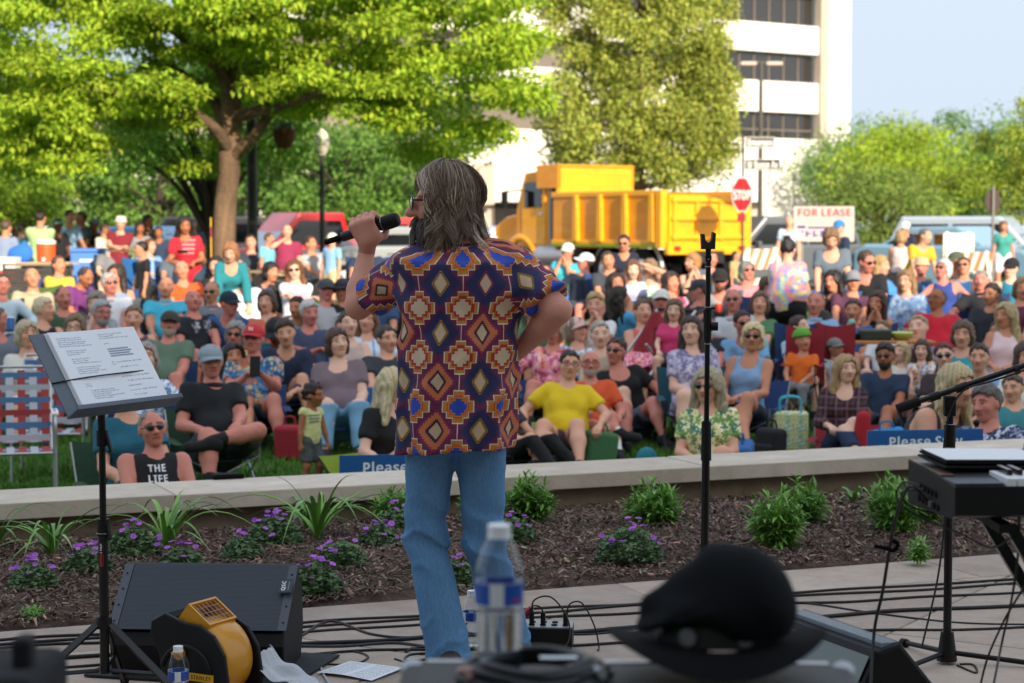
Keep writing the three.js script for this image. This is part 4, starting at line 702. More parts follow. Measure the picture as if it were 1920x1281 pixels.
// ---------------------------------------------------------------- the singer
{
  const D0 = 6.7, base = at(862, 420, D0), S = thing('person', 'long haired singer in patterned shirt and jeans, back turned, microphone at his mouth', 'person', [base.x, 0, -D0]);
  const q = (px, py, dz = 0) => { const p = at(px, py, D0 - dz); return V(p.x - base.x, p.y, dz); };
  const SL = q(770, 503, -.02), SR = q(966, 502, .0), EL = q(672, 574, -.17), WL = q(687, 474, -.27), ER = q(1046, 582, .10), WR = q(968, 662, -.10);
  const pel = q(858, 765), neck = q(868, 462, -.01), HL = q(812, 790), HR = q(900, 790), KL = q(797, 1000, -.05), AL2 = q(842, 1216, .02), KR = q(908, 1010, -.04), AR2 = q(958, 1200, -.2);
  const mA = q(609, 455, -.31), mB = q(748, 410, -.23), max = mB.clone().sub(mA).normalize();
  // head: face to the left, a little away from us
  const hq = new THREE.Quaternion().setFromEuler(new THREE.Euler(0.02, -Math.PI / 2 + 0.02, 0.0, 'YXZ')), head = q(832, 384, -.02), hs = 1.0;
  const H = (x, y, z) => V(x, y, z).multiplyScalar(hs).applyQuaternion(hq).add(head);
  const I3 = [UX, UY, UZ], P = [cone(q(825, 770), q(890, 770), .092, .092, .04), ell(q(860, 690), [.145, .2, .11], ...I3, .07), ell(q(864, 555), [.18, .17, .125], ...I3, .07), cone(q(792, 488), q(942, 488), .06, .06, .05), cone(neck, H(0, -.06, -.03), .062, .056, .04)];
  for (const [a, b, c] of [[SL, EL, WL], [SR, ER, WR]]) P.push(cone(a, b, .058, .045, .03), cone(b, b.clone().lerp(c, .3), .044, .047, .02), cone(b.clone().lerp(c, .3), c, .046, .029, .02));
  for (const [a, b, c] of [[HL, KL, AL2], [HR, KR, AR2]]) P.push(cone(a, b, .085, .058, .04), cone(b, c, .055, .038, .03), cone(c.clone().add(V(0, -.05, .03)), c.clone().add(V(0, -.06, -.16)), .035, .03, .03));
  const bodyG = [whiteColor(fieldMesh(P, .012))];
  const hP = HEADP.concat([cone(V(0, .012, .09), V(0, -.024, .116), .009, .015, .012), cone(V(0, -.064, .086), V(0, -.072, .082), .009, .009, .01)]);
  const hg = whiteColor(fieldMesh(hP, .0045, 0, (x, y, z, d) => Math.max(eyeDip(x, y, z, d), .007 - Math.hypot(Math.max(0, Math.abs(x) - .016), y + .056, z - .098)))); hg.scale(hs, hs, hs); hg.applyQuaternion(hq); hg.translate(head.x, head.y, head.z); bodyG.push(hg);
  { // the hand closed on the microphone: back of the hand to us, fingers over the top
    const c = q(690, 433, -.262), m = max, t = V(.15, -.05, 1).addScaledVector(m, -V(.15, -.05, 1).dot(m)).normalize(), u = t.clone().cross(m).normalize(); if (u.y < 0) u.negate();
    const h = (a, b, e) => c.clone().addScaledVector(m, a).addScaledVector(u, b).addScaledVector(t, e), hp = [];
    hp.push(ell(h(.002, .004, .034), [.045, .046, .02], m, u, t, .02), cone(WL, h(-.004, -.034, .026), .03, .031, .025), ell(h(.02, -.022, .03), [.03, .026, .018], m, u, t, .02));
    [[-.037, .95], [-.013, 1], [.011, 1.03], [.035, .98]].forEach(([a, s]) => { const k0 = h(a, .036 * s, .038), k1 = h(a * 1.06 + .002, .053 * s, .004), k2 = h(a * 1.05 + .004, .03, -.033), k3 = h(a + .006, -.004, -.034); hp.push(cone(h(a * .8, .0, .036), k0, .012, .0125, .01), cone(k0, k1, .0128, .0112, .006), cone(k1, k2, .0112, .0105, .006), cone(k2, k3, .0105, .009, .006)); });
    hp.push(cone(h(.03, -.03, .024), h(.05, -.034, .0), .016, .013, .012), cone(h(.05, -.034, 0), h(.056, -.022, -.024), .0125, .0105, .008));
    bodyG.push(whiteColor(fieldMesh(hp, .0042)));
    bodyG.push(whiteColor(fieldMesh(handPrims(ER, WR, -1, V(-1, -.4, -.3), .7), .005)));
  }
  part('body', mergeGeometries(bodyG.map(g => { for (const k of Object.keys(g.attributes)) if (!['position', 'normal', 'color'].includes(k)) g.deleteAttribute(k); return g; })), skin('#c98f7c'), S);
  // ---- patterned shirt
  const tex = canvasTex(1024, 2048, (g, W0, H0) => {
    const TX = 512, TY = 512, navy = '#23275e', wine = '#781c4c', deep = '#321a4c';
    g.fillStyle = wine; g.fillRect(0, 0, W0, H0);
    const step = (cx, cy, rx, ry, n, col) => { g.fillStyle = col; for (let i = 0; i < n; i++) { const w = rx * (i + 1) / n, h = ry * (n - i) / n; g.fillRect(cx - w, cy - h, 2 * w, 2 * h); } };
    const cross = (cx, cy, r, col, k = 1) => { g.fillStyle = col; const a = r * k; g.fillRect(cx - a, cy - r * .34, 2 * a, r * .68); g.fillRect(cx - r * .34, cy - r, r * .68, 2 * r); g.fillRect(cx - a * .68, cy - r * .68, 1.36 * a, 1.36 * r); };
    const diamond = (cx, cy, kind) => {
      const bgc = kind === 1 ? '#d67c4c' : navy;
      step(cx, cy, 236, 246, 9, '#581f50'); step(cx, cy, 222, 232, 9, kind === 1 ? wine : '#2b2f66'); step(cx, cy, 205, 214, 8, kind === 1 ? '#93235a' : navy); step(cx, cy, 176, 190, 7, bgc);
      if (kind === 1) { step(cx, cy, 96, 122, 6, deep); step(cx, cy, 80, 104, 6, '#4c1236'); step(cx, cy, 62, 84, 5, '#dcc4a2'); }
      else if (kind === 2) { step(cx, cy, 86, 128, 6, '#a01e58'); step(cx, cy, 74, 112, 6, '#5e1440'); step(cx, cy, 62, 96, 5, '#dcc4a2'); }
      else { step(cx, cy, 96, 132, 6, '#b08a2c'); step(cx, cy, 84, 118, 6, '#3a2c30'); step(cx, cy, 76, 108, 6, '#c39b3a'); step(cx, cy, 62, 92, 5, '#dcc4a2'); }
    };
    const medal = (cx, cy, blue) => { cross(cx, cy, 176, '#f0e8dc', 1.1); cross(cx, cy, 163, '#c98d28', 1.1); if (blue) { cross(cx, cy, 134, '#dd7a24', 1.1); cross(cx, cy, 116, '#c44a14', 1.1); cross(cx, cy, 104, '#dc8a2c', 1.1); cross(cx, cy, 90, '#1c4cc4', 1.1); } else { cross(cx, cy, 130, '#bd2a24', 1.1); cross(cx, cy, 104, '#8a1a28', 1.1); cross(cx, cy, 96, '#dcc6a8', 1.1); } };
    const kinds = [[0, 1], [2, 0], [1, 0], [0, 1]];
    for (let j = -1; j <= 4; j++) for (let i = -1; i <= 2; i++) diamond(i * TX + TX / 2, j * TY, kinds[((j % 4) + 4) % 4][((i % 2) + 2) % 2]);
    g.fillStyle = '#ddd3cc'; for (let i = -1; i <= 2; i++) g.fillRect(i * TX - 5 + 0, 0, 10, H0);
    for (let j = -1; j <= 4; j++) for (let i = -1; i <= 2; i++) medal(i * TX, j * TY + TY / 2, j % 3 === 0);
    const R = rng(8); for (let k = 0; k < 16000; k++) { g.globalAlpha = .05; g.fillStyle = R() > .5 ? '#000' : '#fff'; g.fillRect(R() * W0, R() * H0, 2, 5); }
  });
  const shirtMat = new THREE.MeshStandardMaterial({ map: tex, color: '#e2dede', roughness: .72, side: THREE.DoubleSide, bumpMap: rep(bumpCoarse, 2), bumpScale: .004 });
  const yTop = neck.y - .01, cxAt = y => lerp(q(853, 840).x, q(866, 520).x, clamp((y - .74) / .55, 0, 1));
  const rxAt = y => lerp(.192, .204, smooth(.74, 1.3, y)) - .012 * smooth(1.28, 1.45, y), rzAt = y => .128 + .012 * smooth(1.2, .8, y);
  const hemY = q(860, 845).y, slv = [];
  for (const [a, b, t] of [[SL, EL, .74], [SR, ER, .8]]) { const n = b.clone().sub(a).normalize(); slv.push({ a, b, n, end: a.clone().lerp(b, t), pr: [cutAt(cone(a, b, .066, .082, .03), a.clone().lerp(b, t), n)] }); }
  const shoulder = [cone(q(800, 486, -.01), q(938, 486, -.01), .058, .058, .04), ell(q(868, 512), [.2, .085, .105], ...I3, .05)];
  const fold = (x, y, z, a) => { const low = smooth(1.25, .78, y); return .011 * low * Math.sin(a * 8 + Math.sin(y * 9) * 1.4) + .006 * Math.pow(1 - Math.abs(Math.sin(y * 9 - x * 11 + Math.sin(y * 6))), 4) + .004 * low * Math.sin(a * 17 + y * 5 + 1) + .004 * Math.sin(y * 34 + x * 22 + Math.sin(a * 4) * 2) * (1 - .5 * low) + .0055 * Math.sin((x * .7 + y) * 42) * smooth(.1, .19, Math.abs(x)) * smooth(1.12, 1.32, y); };
  const tor = (x, y, z) => { const cx = cxAt(y), dx = (x - cx) / rxAt(y), dz = (z - .01) / rzAt(y), k = Math.sqrt(dx * dx + dz * dz); return Math.max((k - 1) * .14, y - 1.36); };
  const sm = (a, b, k) => { const h = Math.max(k - Math.abs(a - b), 0); return Math.min(a, b) - h * h / (4 * k); };
  const shirtF = (x, y, z) => {
    const a = Math.atan2(x - cxAt(y), z); let d = sm(tor(x, y, z), sdf(shoulder, x, y, z) - .004, .1); d -= fold(x, y, z, a);
    for (const s of slv) { const ax = (x - s.a.x) * s.n.x + (y - s.a.y) * s.n.y + (z - s.a.z) * s.n.z; d = sm(d, sdf(s.pr, x, y, z) - .004 * Math.sin(ax * 70 + x * 40) - .003 * Math.sin(y * 60 + z * 50), .035); }
    d = Math.max(d, hemY + .012 * Math.sin(x * 9 + .8) - y);
    const nd = Math.hypot(x - neck.x, z - neck.z + .005) - .068; d = Math.max(d, Math.min(-nd, y - yTop + .03));
    return d;
  };
  let sg = isoMesh(shirtF, V(-.46, hemY - .03, -.36), V(.46, 1.56, .28), .0105, 1.5);
  { // cloth laid round the trunk and round each sleeve: a seam at the arm hole
    const qn = sg.toNonIndexed(); qn.setAttribute('normal', sg.toNonIndexed().attributes.normal); const p = qn.attributes.position, uv = new Float32Array(p.count * 2), PX = .300, PY = .652;
    const arc = []; let acc = 0, last = null; for (let i = 0; i <= 720; i++) { const a = i / 720 * 2 * Math.PI - Math.PI, x = Math.sin(a) * .2, z = Math.cos(a) * .138; if (last) acc += Math.hypot(x - last[0], z - last[1]); last = [x, z]; arc.push([Math.atan2(x / .2 * .2, z), acc]); }
    const mid = acc / 2, uAt = (x, z) => { const a = Math.atan2(x / .2, z / .138), k = (a + Math.PI) / (2 * Math.PI) * 720, i = clamp(Math.floor(k), 0, 719); return lerp(arc[i][1], arc[i + 1][1], k - i) - mid; };
    for (let f = 0; f < p.count; f += 3) {
      const cx = (p.getX(f) + p.getX(f + 1) + p.getX(f + 2)) / 3, cy = (p.getY(f) + p.getY(f + 1) + p.getY(f + 2)) / 3, cz = (p.getZ(f) + p.getZ(f + 1) + p.getZ(f + 2)) / 3; let sl = null, sgn = 1;
      slv.forEach((s, i) => { const ax = (cx - s.a.x) * s.n.x + (cy - s.a.y) * s.n.y + (cz - s.a.z) * s.n.z; if (ax > .025 && sdf(s.pr, cx, cy, cz) < tor(cx, cy, cz) + .008) { sl = s; sgn = i ? 1 : -1; } });
      const us = [];
      for (let k = 0; k < 3; k++) {
        const x = p.getX(f + k), y = p.getY(f + k), z = p.getZ(f + k);
        if (sl) { const r = V(x, y, z).sub(sl.a), ax = r.dot(sl.n), e1 = V(0, 0, 1).addScaledVector(sl.n, -sl.n.z).normalize(), e2 = sl.n.clone().cross(e1); us.push([(Math.atan2(r.dot(e2), r.dot(e1)) * .078 + .07 * sgn) / PX, (-ax + .1) / PY]); }
        else us.push([(uAt(x - cxAt(y), z - .01) - .008) / PX, (y - .815) / PY]);
      }
      if (Math.max(us[0][0], us[1][0], us[2][0]) - Math.min(us[0][0], us[1][0], us[2][0]) > .7) { const w = (sl ? 2 * Math.PI * .078 : acc) / PX; us.forEach(k => { if (k[0] < 0) k[0] += w; }); }
      us.forEach((k, i) => { uv[2 * (f + i)] = k[0]; uv[2 * (f + i) + 1] = k[1]; });
    }
    qn.setAttribute('uv', new THREE.BufferAttribute(uv, 2)); sg = qn;
  }
  const sh = part('shirt', sg, shirtMat, S);
  { const c = grid(36, 3, (u, v) => { const a = u * 2 * Math.PI; return [neck.x + Math.sin(a) * (.072 + .012 * v), neck.y - .022 + .045 * v - .012 * v * Math.cos(a), neck.z - .005 + Math.cos(a) * (.072 + .014 * v), u * 1.4, .2 + v * .08]; }); part('collar', c, shirtMat, sh); }
  // ---- jeans
  const denim = canvasTex(512, 1024, (g, w, h) => { g.fillStyle = '#4f7da8'; g.fillRect(0, 0, w, h); const R = rng(19); for (let k = 0; k < 26000; k++) { g.globalAlpha = .10; g.fillStyle = R() > .55 ? '#1f3a5a' : '#9ab8d4'; const x = R() * w, y = R() * h; g.fillRect(x, y, 1.4, 6 + R() * 14); } g.globalAlpha = .8; g.fillStyle = '#3a5878'; g.fillRect(250, 0, 5, h); g.fillStyle = '#8fa9bd'; for (let y = 0; y < h; y += 9) { g.fillRect(245, y, 1.6, 6); g.fillRect(258, y, 1.6, 6); } });
  const jm = new THREE.MeshStandardMaterial({ map: denim, roughness: .88, bumpMap: rep(bumpFine, 4), bumpScale: .0016 });
  const hems = [q(845, 1246, .02), q(960, 1232, -.2)], legs = [[HL, KL, hems[0]], [HR, KR, hems[1]]];
  const JP = [cone(q(826, 790), q(888, 790), .1, .1, .04), ell(q(857, 765), [.145, .1, .112], ...I3, .04)];
  legs.forEach(([a, b, c]) => { JP.push(cone(a, b, .085, .069, .03), cutAt(cone(b, c, .067, .075, .03), c, c.clone().sub(b).normalize())); });
  const jf = (x, y, z, d) => { const w = smooth(.62, .45, y) * smooth(.25, .42, y), s2 = smooth(.3, .05, y), s3 = smooth(.6, .75, y); const cr = k => Math.pow(1 - Math.abs(Math.sin(k)), 4); return Math.max(d - (.011 * w * cr(y * 27 + x * 16 + Math.sin(x * 19 + z * 17) * 1.1) + .009 * s2 * cr(y * 24 - x * 15 + z * 12 + Math.sin(x * 31) * .9) + .006 * w * Math.sin(y * 50 + x * 30) + .007 * s3 * cr(y * 20 - x * 26 + z * 8) + .005 * cr(x * 17 + y * 5 + z * 9)), y - q(860, 735).y); };
  const jg = fieldMesh(JP, .0085, .001, jf, 1.5), jp = jg.attributes.position, ju = new Float32Array(jp.count * 2);
  for (let i = 0; i < jp.count; i++) { const x = jp.getX(i), y = jp.getY(i), z = jp.getZ(i), l = x < q(858, 800).x ? 0 : 1, [a, b, c] = legs[l], t = clamp((a.y - y) / (a.y - c.y), 0, 1), cx = t < .5 ? lerp(a.x, b.x, t * 2) : lerp(b.x, c.x, t * 2 - 1), cz = t < .5 ? lerp(a.z, b.z, t * 2) : lerp(b.z, c.z, t * 2 - 1); ju[2 * i] = Math.atan2(x - cx, z - cz) / 6.283 + .5 + .25; ju[2 * i + 1] = y / 1.0; }
  jg.setAttribute('uv', new THREE.BufferAttribute(ju, 2));
  const jn = jg.toNonIndexed(), un = jn.attributes.uv; for (let f = 0; f < un.count; f += 3) { const m = Math.max(un.getX(f), un.getX(f + 1), un.getX(f + 2)); for (let k = 0; k < 3; k++) if (m - un.getX(f + k) > .5) un.setX(f + k, un.getX(f + k) + 1); }
  part('jeans', jn, jm, S);
  for (const c of hems) part('shoe', fieldMesh([cone(c.clone().add(V(0, .02, .06)), c.clone().add(V(0, .01, -.15)), .042, .036, .03)], .01, 0, (x, y, z, d) => Math.max(d, .004 - y)), std('#2a2320', .5), S);
  // ---- hair, strand by strand over a dark under layer
  const R = rng(71), hp2 = [ell(V(0, .026, -.014), [.084, .1, .102], ...I3, .03), ell(V(0, -.05, -.045), [.078, .085, .06], ...I3, .05), cone(V(.06, -.01, -.01), V(.06, -.1, -.02), .026, .02, .03), cone(V(-.06, -.01, -.01), V(-.06, -.1, -.02), .026, .02, .03)];
  const under = fieldMesh(hp2, .009, 0, (x, y, z, d) => Math.max(d - .004 * Math.sin(x * 120 + z * 90), Math.min(z - .028, .07 - y), Math.min(z - .05, .3), -.15 - y), 1.4);
  const pos = [], col = [], idx = [];
  const strand = (pts, r, c) => {
    const n = pts.length, b = pos.length / 3; const T = V(), B = V(), N = V();
    for (let i = 0; i < n; i++) {
      T.copy(pts[Math.min(n - 1, i + 1)]).sub(pts[Math.max(0, i - 1)]).normalize(); B.copy(pts[i]).cross(T).normalize(); N.copy(T).cross(B); const rr = r * (i === n - 1 ? .15 : 1 - .5 * i / n);
      for (let k = 0; k < 3; k++) { const a = k / 3 * 6.283, w = Math.cos(a) * rr * 1.6, o = Math.sin(a) * rr * .8; pos.push(pts[i].x + B.x * w + N.x * o, pts[i].y + B.y * w + N.y * o, pts[i].z + B.z * w + N.z * o); col.push(c[0], c[1], c[2]); }
      if (i) for (let k = 0; k < 3; k++) { const p0 = b + (i - 1) * 3 + k, p1 = b + (i - 1) * 3 + (k + 1) % 3; idx.push(p0, p0 + 3, p1, p1, p0 + 3, p1 + 3); }
    }
  };
  for (let c0 = 0; c0 < 330; c0++) {   // locks: strands that start apart and close toward the tip
    const az0 = R() * 2 * Math.PI - Math.PI, front = Math.abs(az0) < .95, ph0 = front ? .1 + .5 * R() : .06 + 1.35 * R(), side = az0 >= 0 ? 1 : -1, tg0 = front ? side * (1.2 + .4 * R()) : az0, len0 = .18 + .14 * R(), inf0 = .003 + .02 * Math.pow(R(), 1.4), wv = R() * 6.28, wa = .08 + .24 * R(), out = (R() - .25) * 1.0, lay = R(), tone = R(), wr = .004 + .008 * R();
    for (let s = 0; s < 17; s++) {
      const ja = (R() - .5) * .34, jp = (R() - .5) * .2, jr = R(); let ph = Math.max(.05, ph0 + jp), p = null, down = 0; const len = len0 * (.88 + .2 * R()), inf = inf0 + .006 * R(), n = 12, pts = [];
      for (let i = 0; i < n; i++) {
        const t = i / (n - 1), cl = 1 - .72 * t, a = lerp(az0, tg0, smooth(0, .55, t)) + ja * cl + wa * Math.sin(wv + t * 8.5) * t, k = 1 + (inf + wr * Math.sin(wv * 2 + t * 11) * t) / .09;
        if (ph < 1.7) { p = V(Math.sin(ph) * Math.sin(a) * .086 * k, .026 + Math.cos(ph) * .1 * k, -.012 + Math.sin(ph) * Math.cos(a) * .104 * k); ph += len / (n - 1) / .1; }
        else { down += len / (n - 1); const r = .084 * k + out * down * down * 2.4 - .10 * down; p = V(Math.sin(a) * r, p.y - len / (n - 1) * (.97 - .25 * out * t), -.012 + Math.cos(a) * (r + .012) - .03 * down); }
        if (Math.abs(a) < 1.0 && p.z > .066 && p.y < .052) p.z = .066;
        pts.push(p.clone()); if (p.y < -.09 - .065 * lay - .012 * jr) break;
      }
      if (pts.length < 3) continue;
      const g = clamp(tone + (R() - .5) * .5, 0, 1), c = g > .82 ? [.5, .42, .34] : g > .5 ? [.31, .23, .165] : g > .22 ? [.19, .135, .095] : [.11, .075, .052], jt = .85 + .3 * R(); strand(pts, .0008 + .0008 * R(), c.map(v => v * jt));
    }
  }
  const mk = () => { const g = new THREE.BufferGeometry(); g.setAttribute('position', new THREE.Float32BufferAttribute(pos, 3)); g.setAttribute('color', new THREE.Float32BufferAttribute(col, 3)); g.setIndex(idx); g.computeVertexNormals(); return g; };
  const hm = new THREE.MeshPhysicalMaterial({ roughness: .42, vertexColors: true, sheen: .3, specularIntensity: .6 });
  const uc = new Float32Array(under.attributes.position.count * 3).map((_, i) => [.06, .046, .037][i % 3]); under.setAttribute('color', new THREE.BufferAttribute(uc, 3));
  const hair = new THREE.Group(); hair.name = 'hair'; hair.position.copy(head); hair.quaternion.copy(hq); hair.scale.setScalar(hs); S.add(hair);
  part('hair_mass', under, hm, hair); const st = part('strands', mk(), hm, hair); st.userData = { kind: 'stuff' };
  // beard
  pos.length = col.length = idx.length = 0;
  for (let s = 0; s < 1500; s++) { const a = (R() * 2 - 1) * 1.5, y0 = -.04 - .07 * R(), rr = .066, x = Math.sin(a) * rr, z = .03 + Math.cos(a) * (rr - .002 + .012 * (Math.abs(a) < .6 ? 1 : 0)); if (Math.abs(x) < .024 && y0 > -.064 && y0 < -.046) continue; const pts = [V(x * .93, y0, z * .93)]; for (let i = 1; i < 4; i++) pts.push(V(x * (1 + .05 * i), y0 - .010 * i - .004 * R(), z + .004 * i + (R() - .5) * .006)); const g = R(), c = g > .75 ? [.2, .17, .15] : [.07, .05, .04]; strand(pts, .0011, c); }
  for (let s = 0; s < 260; s++) { const x = (R() * 2 - 1) * .03, y0 = -.038; strand([V(x, y0, .1 - Math.abs(x) * .4), V(x * 1.1, y0 - .008, .105 - Math.abs(x) * .45), V(x * 1.2, y0 - .014, .102 - Math.abs(x) * .5)], .0011, [.08, .06, .05]); }
  const bd = part('beard', mk(), hm, S); bd.position.copy(head); bd.quaternion.copy(hq); bd.scale.setScalar(hs); bd.userData = { kind: 'stuff' };
  // sunglasses
  const gl = new THREE.Group(); gl.name = 'sunglasses'; gl.position.copy(head); gl.quaternion.copy(hq); gl.scale.setScalar(hs); S.add(gl);
  for (const s of [1, -1]) { const l = new THREE.SphereGeometry(.026, 16, 10).scale(1, .85, .16).rotateY(s * .2).translate(s * .034, .01, .106); part('lens', l, phys('#2a1518', .06, { clearcoat: 1 }), gl); part('rim', new THREE.TorusGeometry(.026, .003, 8, 24).scale(1, .86, 1).rotateY(s * .2).translate(s * .034, .01, .107), std('#2a1715', .3), gl); part('temple', bar(V(s * .06, .018, .1), V(s * .084, .012, -.02), .003, .006), std('#2a1715', .3), gl); }
  part('bridge', rod(V(-.01, .016, .112), V(.01, .016, .112), .003), std('#2a1715', .3), gl);
  // wireless microphone in his hand
  const mic = thing('microphone', 'black wireless handheld microphone in the singer hand', 'microphone', [base.x, 0, -D0]); const Lm = mB.distanceTo(mA), mq = new THREE.Quaternion().setFromUnitVectors(UY, max), put = g => g.applyQuaternion(mq).translate(mA.x, mA.y, mA.z);
  part('antenna', put(lathe([[.001, 0], [.0085, .001], [.0095, .006], [.0115, Lm * .22], [.0115, Lm * .235]], 20)), M.blackMatte, mic);
  part('handle', put(lathe([[.001, Lm * .232], [.0165, Lm * .235], [.0175, Lm * .26], [.0175, Lm * .5], [.0185, Lm * .72], [.0235, Lm * .76], [.0245, Lm * .79]], 28)), std('#121315', .42), mic);
  part('grille', put(lathe([[.0245, Lm * .785], [.0258, Lm * .80], [.0265, Lm * .9], [.025, Lm * .965], [.019, Lm * .995], [.001, Lm * 1.005]], 28)), new THREE.MeshStandardMaterial({ color: '#0d0e10', roughness: .55, metalness: .4, bumpMap: rep(bumpFine, 6), bumpScale: .004 }), mic);
  part('ring', put(new THREE.TorusGeometry(.025, .0014, 8, 32).rotateX(Math.PI / 2).translate(0, Lm * .787, 0)), M.steel, mic);
}
// ---------------------------------------------------------------- on the stage
const cableMat = std('#0d0e10', .6), cableTeal = std('#0f1a1f', .6);
const floorPt = (px, py, h = .006) => on(px, py, h);
function textTex(w, h, bg, draw) { return canvasTex(w, h, g => { if (bg) { g.fillStyle = bg; g.fillRect(0, 0, w, h); } draw(g, w, h); }); }
{ // music stand
  const TL = at(57, 628, 5.9), Wv = at(243, 614, 6.25).sub(TL), Hv = at(132, 783, 5.815).sub(TL), X = Wv.clone().normalize(), Y = Hv.clone().normalize().negate(), Z = X.clone().cross(Y).normalize();
  const w = Wv.length() * 1.0, h = Hv.length(), c = TL.clone().addScaledVector(Wv, .5).addScaledVector(Hv, .5), t = thing('music_stand', 'black music stand holding lyric sheets under an elastic band', 'music stand', [c.x, 0, c.z]);
  const rot = new THREE.Matrix4().makeBasis(X, Y, Z), loc = c.clone().sub(t.position), fit = g => { g.applyMatrix4(rot); return g.translate(loc.x, loc.y, loc.z); };
  const pan = phys('#4a5663', .45, { clearcoat: .2 }), desk = part('desk', fit(box(w + .02, h, .004, 0, 0, 0, .0015)), pan, t);
  part('lip', fit(box(w + .03, .005, .055, .0, -h / 2 - .002, .026, .001)), pan, desk); part('lip_edge', fit(box(w + .03, .014, .004, 0, -h / 2 + .003, .054, .001)), pan, desk);
  part('rib', fit(box(.05, h * .9, .012, 0, 0, -.009)), M.black, desk);
  const pole = V(at(192, 900, 6.05).x - t.position.x, 0, -6.05 - t.position.z), hubY = 1.5 - (1172 - 420) / 617;
  part('tilter', rod(loc.clone().addScaledVector(Z, -.012), V(pole.x, 1.5 - (812 - 420) / 617, pole.z), .012), M.black, t);
  const y = p => 1.5 - (p - 420) / 617;
  part('upper_tube', rod(V(pole.x, y(995), pole.z), V(pole.x, y(775), pole.z), .0105), M.blackGloss, t);
  part('lower_tube', rod(V(pole.x, hubY - .16, pole.z), V(pole.x, y(985), pole.z), .0148, .0148, 16), M.blackGloss, t);
  const cl = part('clutch', [cyl(.019, .019, .052, pole.x, y(1008), pole.z, 20)], M.black, t);
  part('clamp_lever', [bar(V(pole.x + .015, y(985), pole.z + .01), V(pole.x + .024, y(1015), pole.z + .012), .007, .012)], M.black, cl);
  part('ring', new THREE.TorusGeometry(.0192, .0012, 6, 24).rotateX(Math.PI / 2).translate(pole.x, y(1003), pole.z), M.steel, cl);
  const c2 = part('clutch', [cyl(.017, .017, .05, pole.x, y(838), pole.z, 20)], M.black, t); part('clamp_lever', bar(V(pole.x + .014, y(812), pole.z + .008), V(pole.x + .03, y(848), pole.z + .01), .008, .012), M.black, c2);
  const hub = part('hub', [cyl(.026, .023, .036, pole.x, hubY - .02, pole.z, 20)], M.black, t);
  for (const a of [2.62, .42, -1.6]) { const dx = Math.cos(a), dz = Math.sin(a), p0 = V(pole.x + dx * .024, hubY - .008, pole.z + dz * .024), p1 = V(pole.x + dx * .36, .012, pole.z + dz * .36); const l = part('leg', bar(p0, p1, .009, .022), M.blackGloss, t); part('foot', new THREE.SphereGeometry(.016, 10, 8).translate(p1.x, p1.y + .004, p1.z), M.rubber, l); part('strut', bar(V(pole.x + dx * .02, hubY - .15, pole.z + dz * .02), p0.clone().lerp(p1, .52), .005, .014), M.black, t); }
  const txt = canvasTex(256, 64, g => { g.fillStyle = '#0b0c0d'; g.fillRect(0, 0, 256, 64); g.fillStyle = '#c2202a'; g.fillRect(4, 8, 132, 48); g.font = 'bold 46px sans-serif'; g.fillStyle = '#22090b'; g.fillText('STAGE', 6, 50, 126); g.fillStyle = '#dfe3e6'; g.fillText('LINE', 142, 50, 108); });
  part('brand_print', grid(8, 2, (u, v) => { const a = -.9 + v * 1.2; return [pole.x + Math.sin(a) * .0152, lerp(y(1066), y(1020), u), pole.z + Math.cos(a) * .0152, u, 1 - v]; }), new THREE.MeshStandardMaterial({ map: txt, roughness: .4 }), t);
  // sheets
  const sheet = canvasTex(1024, 768, (g, W0, H0) => {
    g.fillStyle = '#e6ebf3'; g.fillRect(0, 0, W0, H0); const R = rng(6), typed = (x, y2, n, len) => { for (let i = 0; i < n; i++) { let cx = x; const end = x + len * (.5 + .5 * R()); g.fillStyle = '#4b5566'; while (cx < end) { const l = 8 + R() * 26; for (let k = 0; k < l; k += 6) { g.globalAlpha = .75; g.fillRect(cx + k, y2 + i * 19 - (R() > .7 ? 4 : 0), 4, 7 + (R() > .75 ? 4 : 0)); } cx += l + 7; } } g.globalAlpha = 1; };
    const hand = (x, y2, len, s = 12) => { g.strokeStyle = '#333f55'; g.lineWidth = 2.6; g.beginPath(); g.moveTo(x, y2); let cx = x; while (cx < x + len) { const l = s * (.5 + .8 * R()); if (R() > .8) { cx += l; g.moveTo(cx, y2); } else { g.quadraticCurveTo(cx + l * .3, y2 - s * (.6 + 1.1 * R()), cx + l, y2 + (R() - .5) * 6); cx += l; } } g.stroke(); };
    typed(60, 60, 5, 380); typed(110, 180, 3, 260); typed(130, 260, 3, 370); typed(140, 340, 4, 330); typed(150, 500, 2, 90); typed(180, 560, 5, 380); typed(560, 50, 3, 330); typed(580, 140, 1, 90);
    for (let i = 0; i < 4; i++) { g.fillStyle = '#7b869a'; g.globalAlpha = .85; g.fillRect(590, 190 + i * 22, 240 + 30 * (i % 2), 15); } g.globalAlpha = 1;
    hand(620, 330, 300, 14); hand(640, 380, 220, 14); hand(600, 470, 320, 15); hand(620, 515, 330, 16); hand(625, 560, 180, 14); hand(620, 605, 330, 14); hand(650, 650, 140, 14); hand(660, 695, 340, 16); hand(640, 745, 70, 13);
    g.beginPath(); g.arc(585, 330, 16, 0, 7); g.stroke();
  });
  const pw = w * .88, ph = h * .985;
  for (let k = 0; k < 3; k++) { const g = grid(10, 8, (u, v) => [(u - .5) * pw + .022 + .005 * k, (v - .5) * ph - .001, .004 + k * .0022 + .002 * Math.sin(u * 7 + k), u, v]); const pg = single(`lyric_sheet`, ['printed lyric page at the bottom of the stack on the music stand', 'middle lyric page showing its left edge on the music stand', 'top lyric page with typed and handwritten lines on the music stand'][k], 'paper', fit(g), k === 2 ? new THREE.MeshStandardMaterial({ map: sheet, roughness: .8, side: THREE.DoubleSide }) : std('#d5d9e0', .85, { side: THREE.DoubleSide })); pg.position.copy(t.position); }
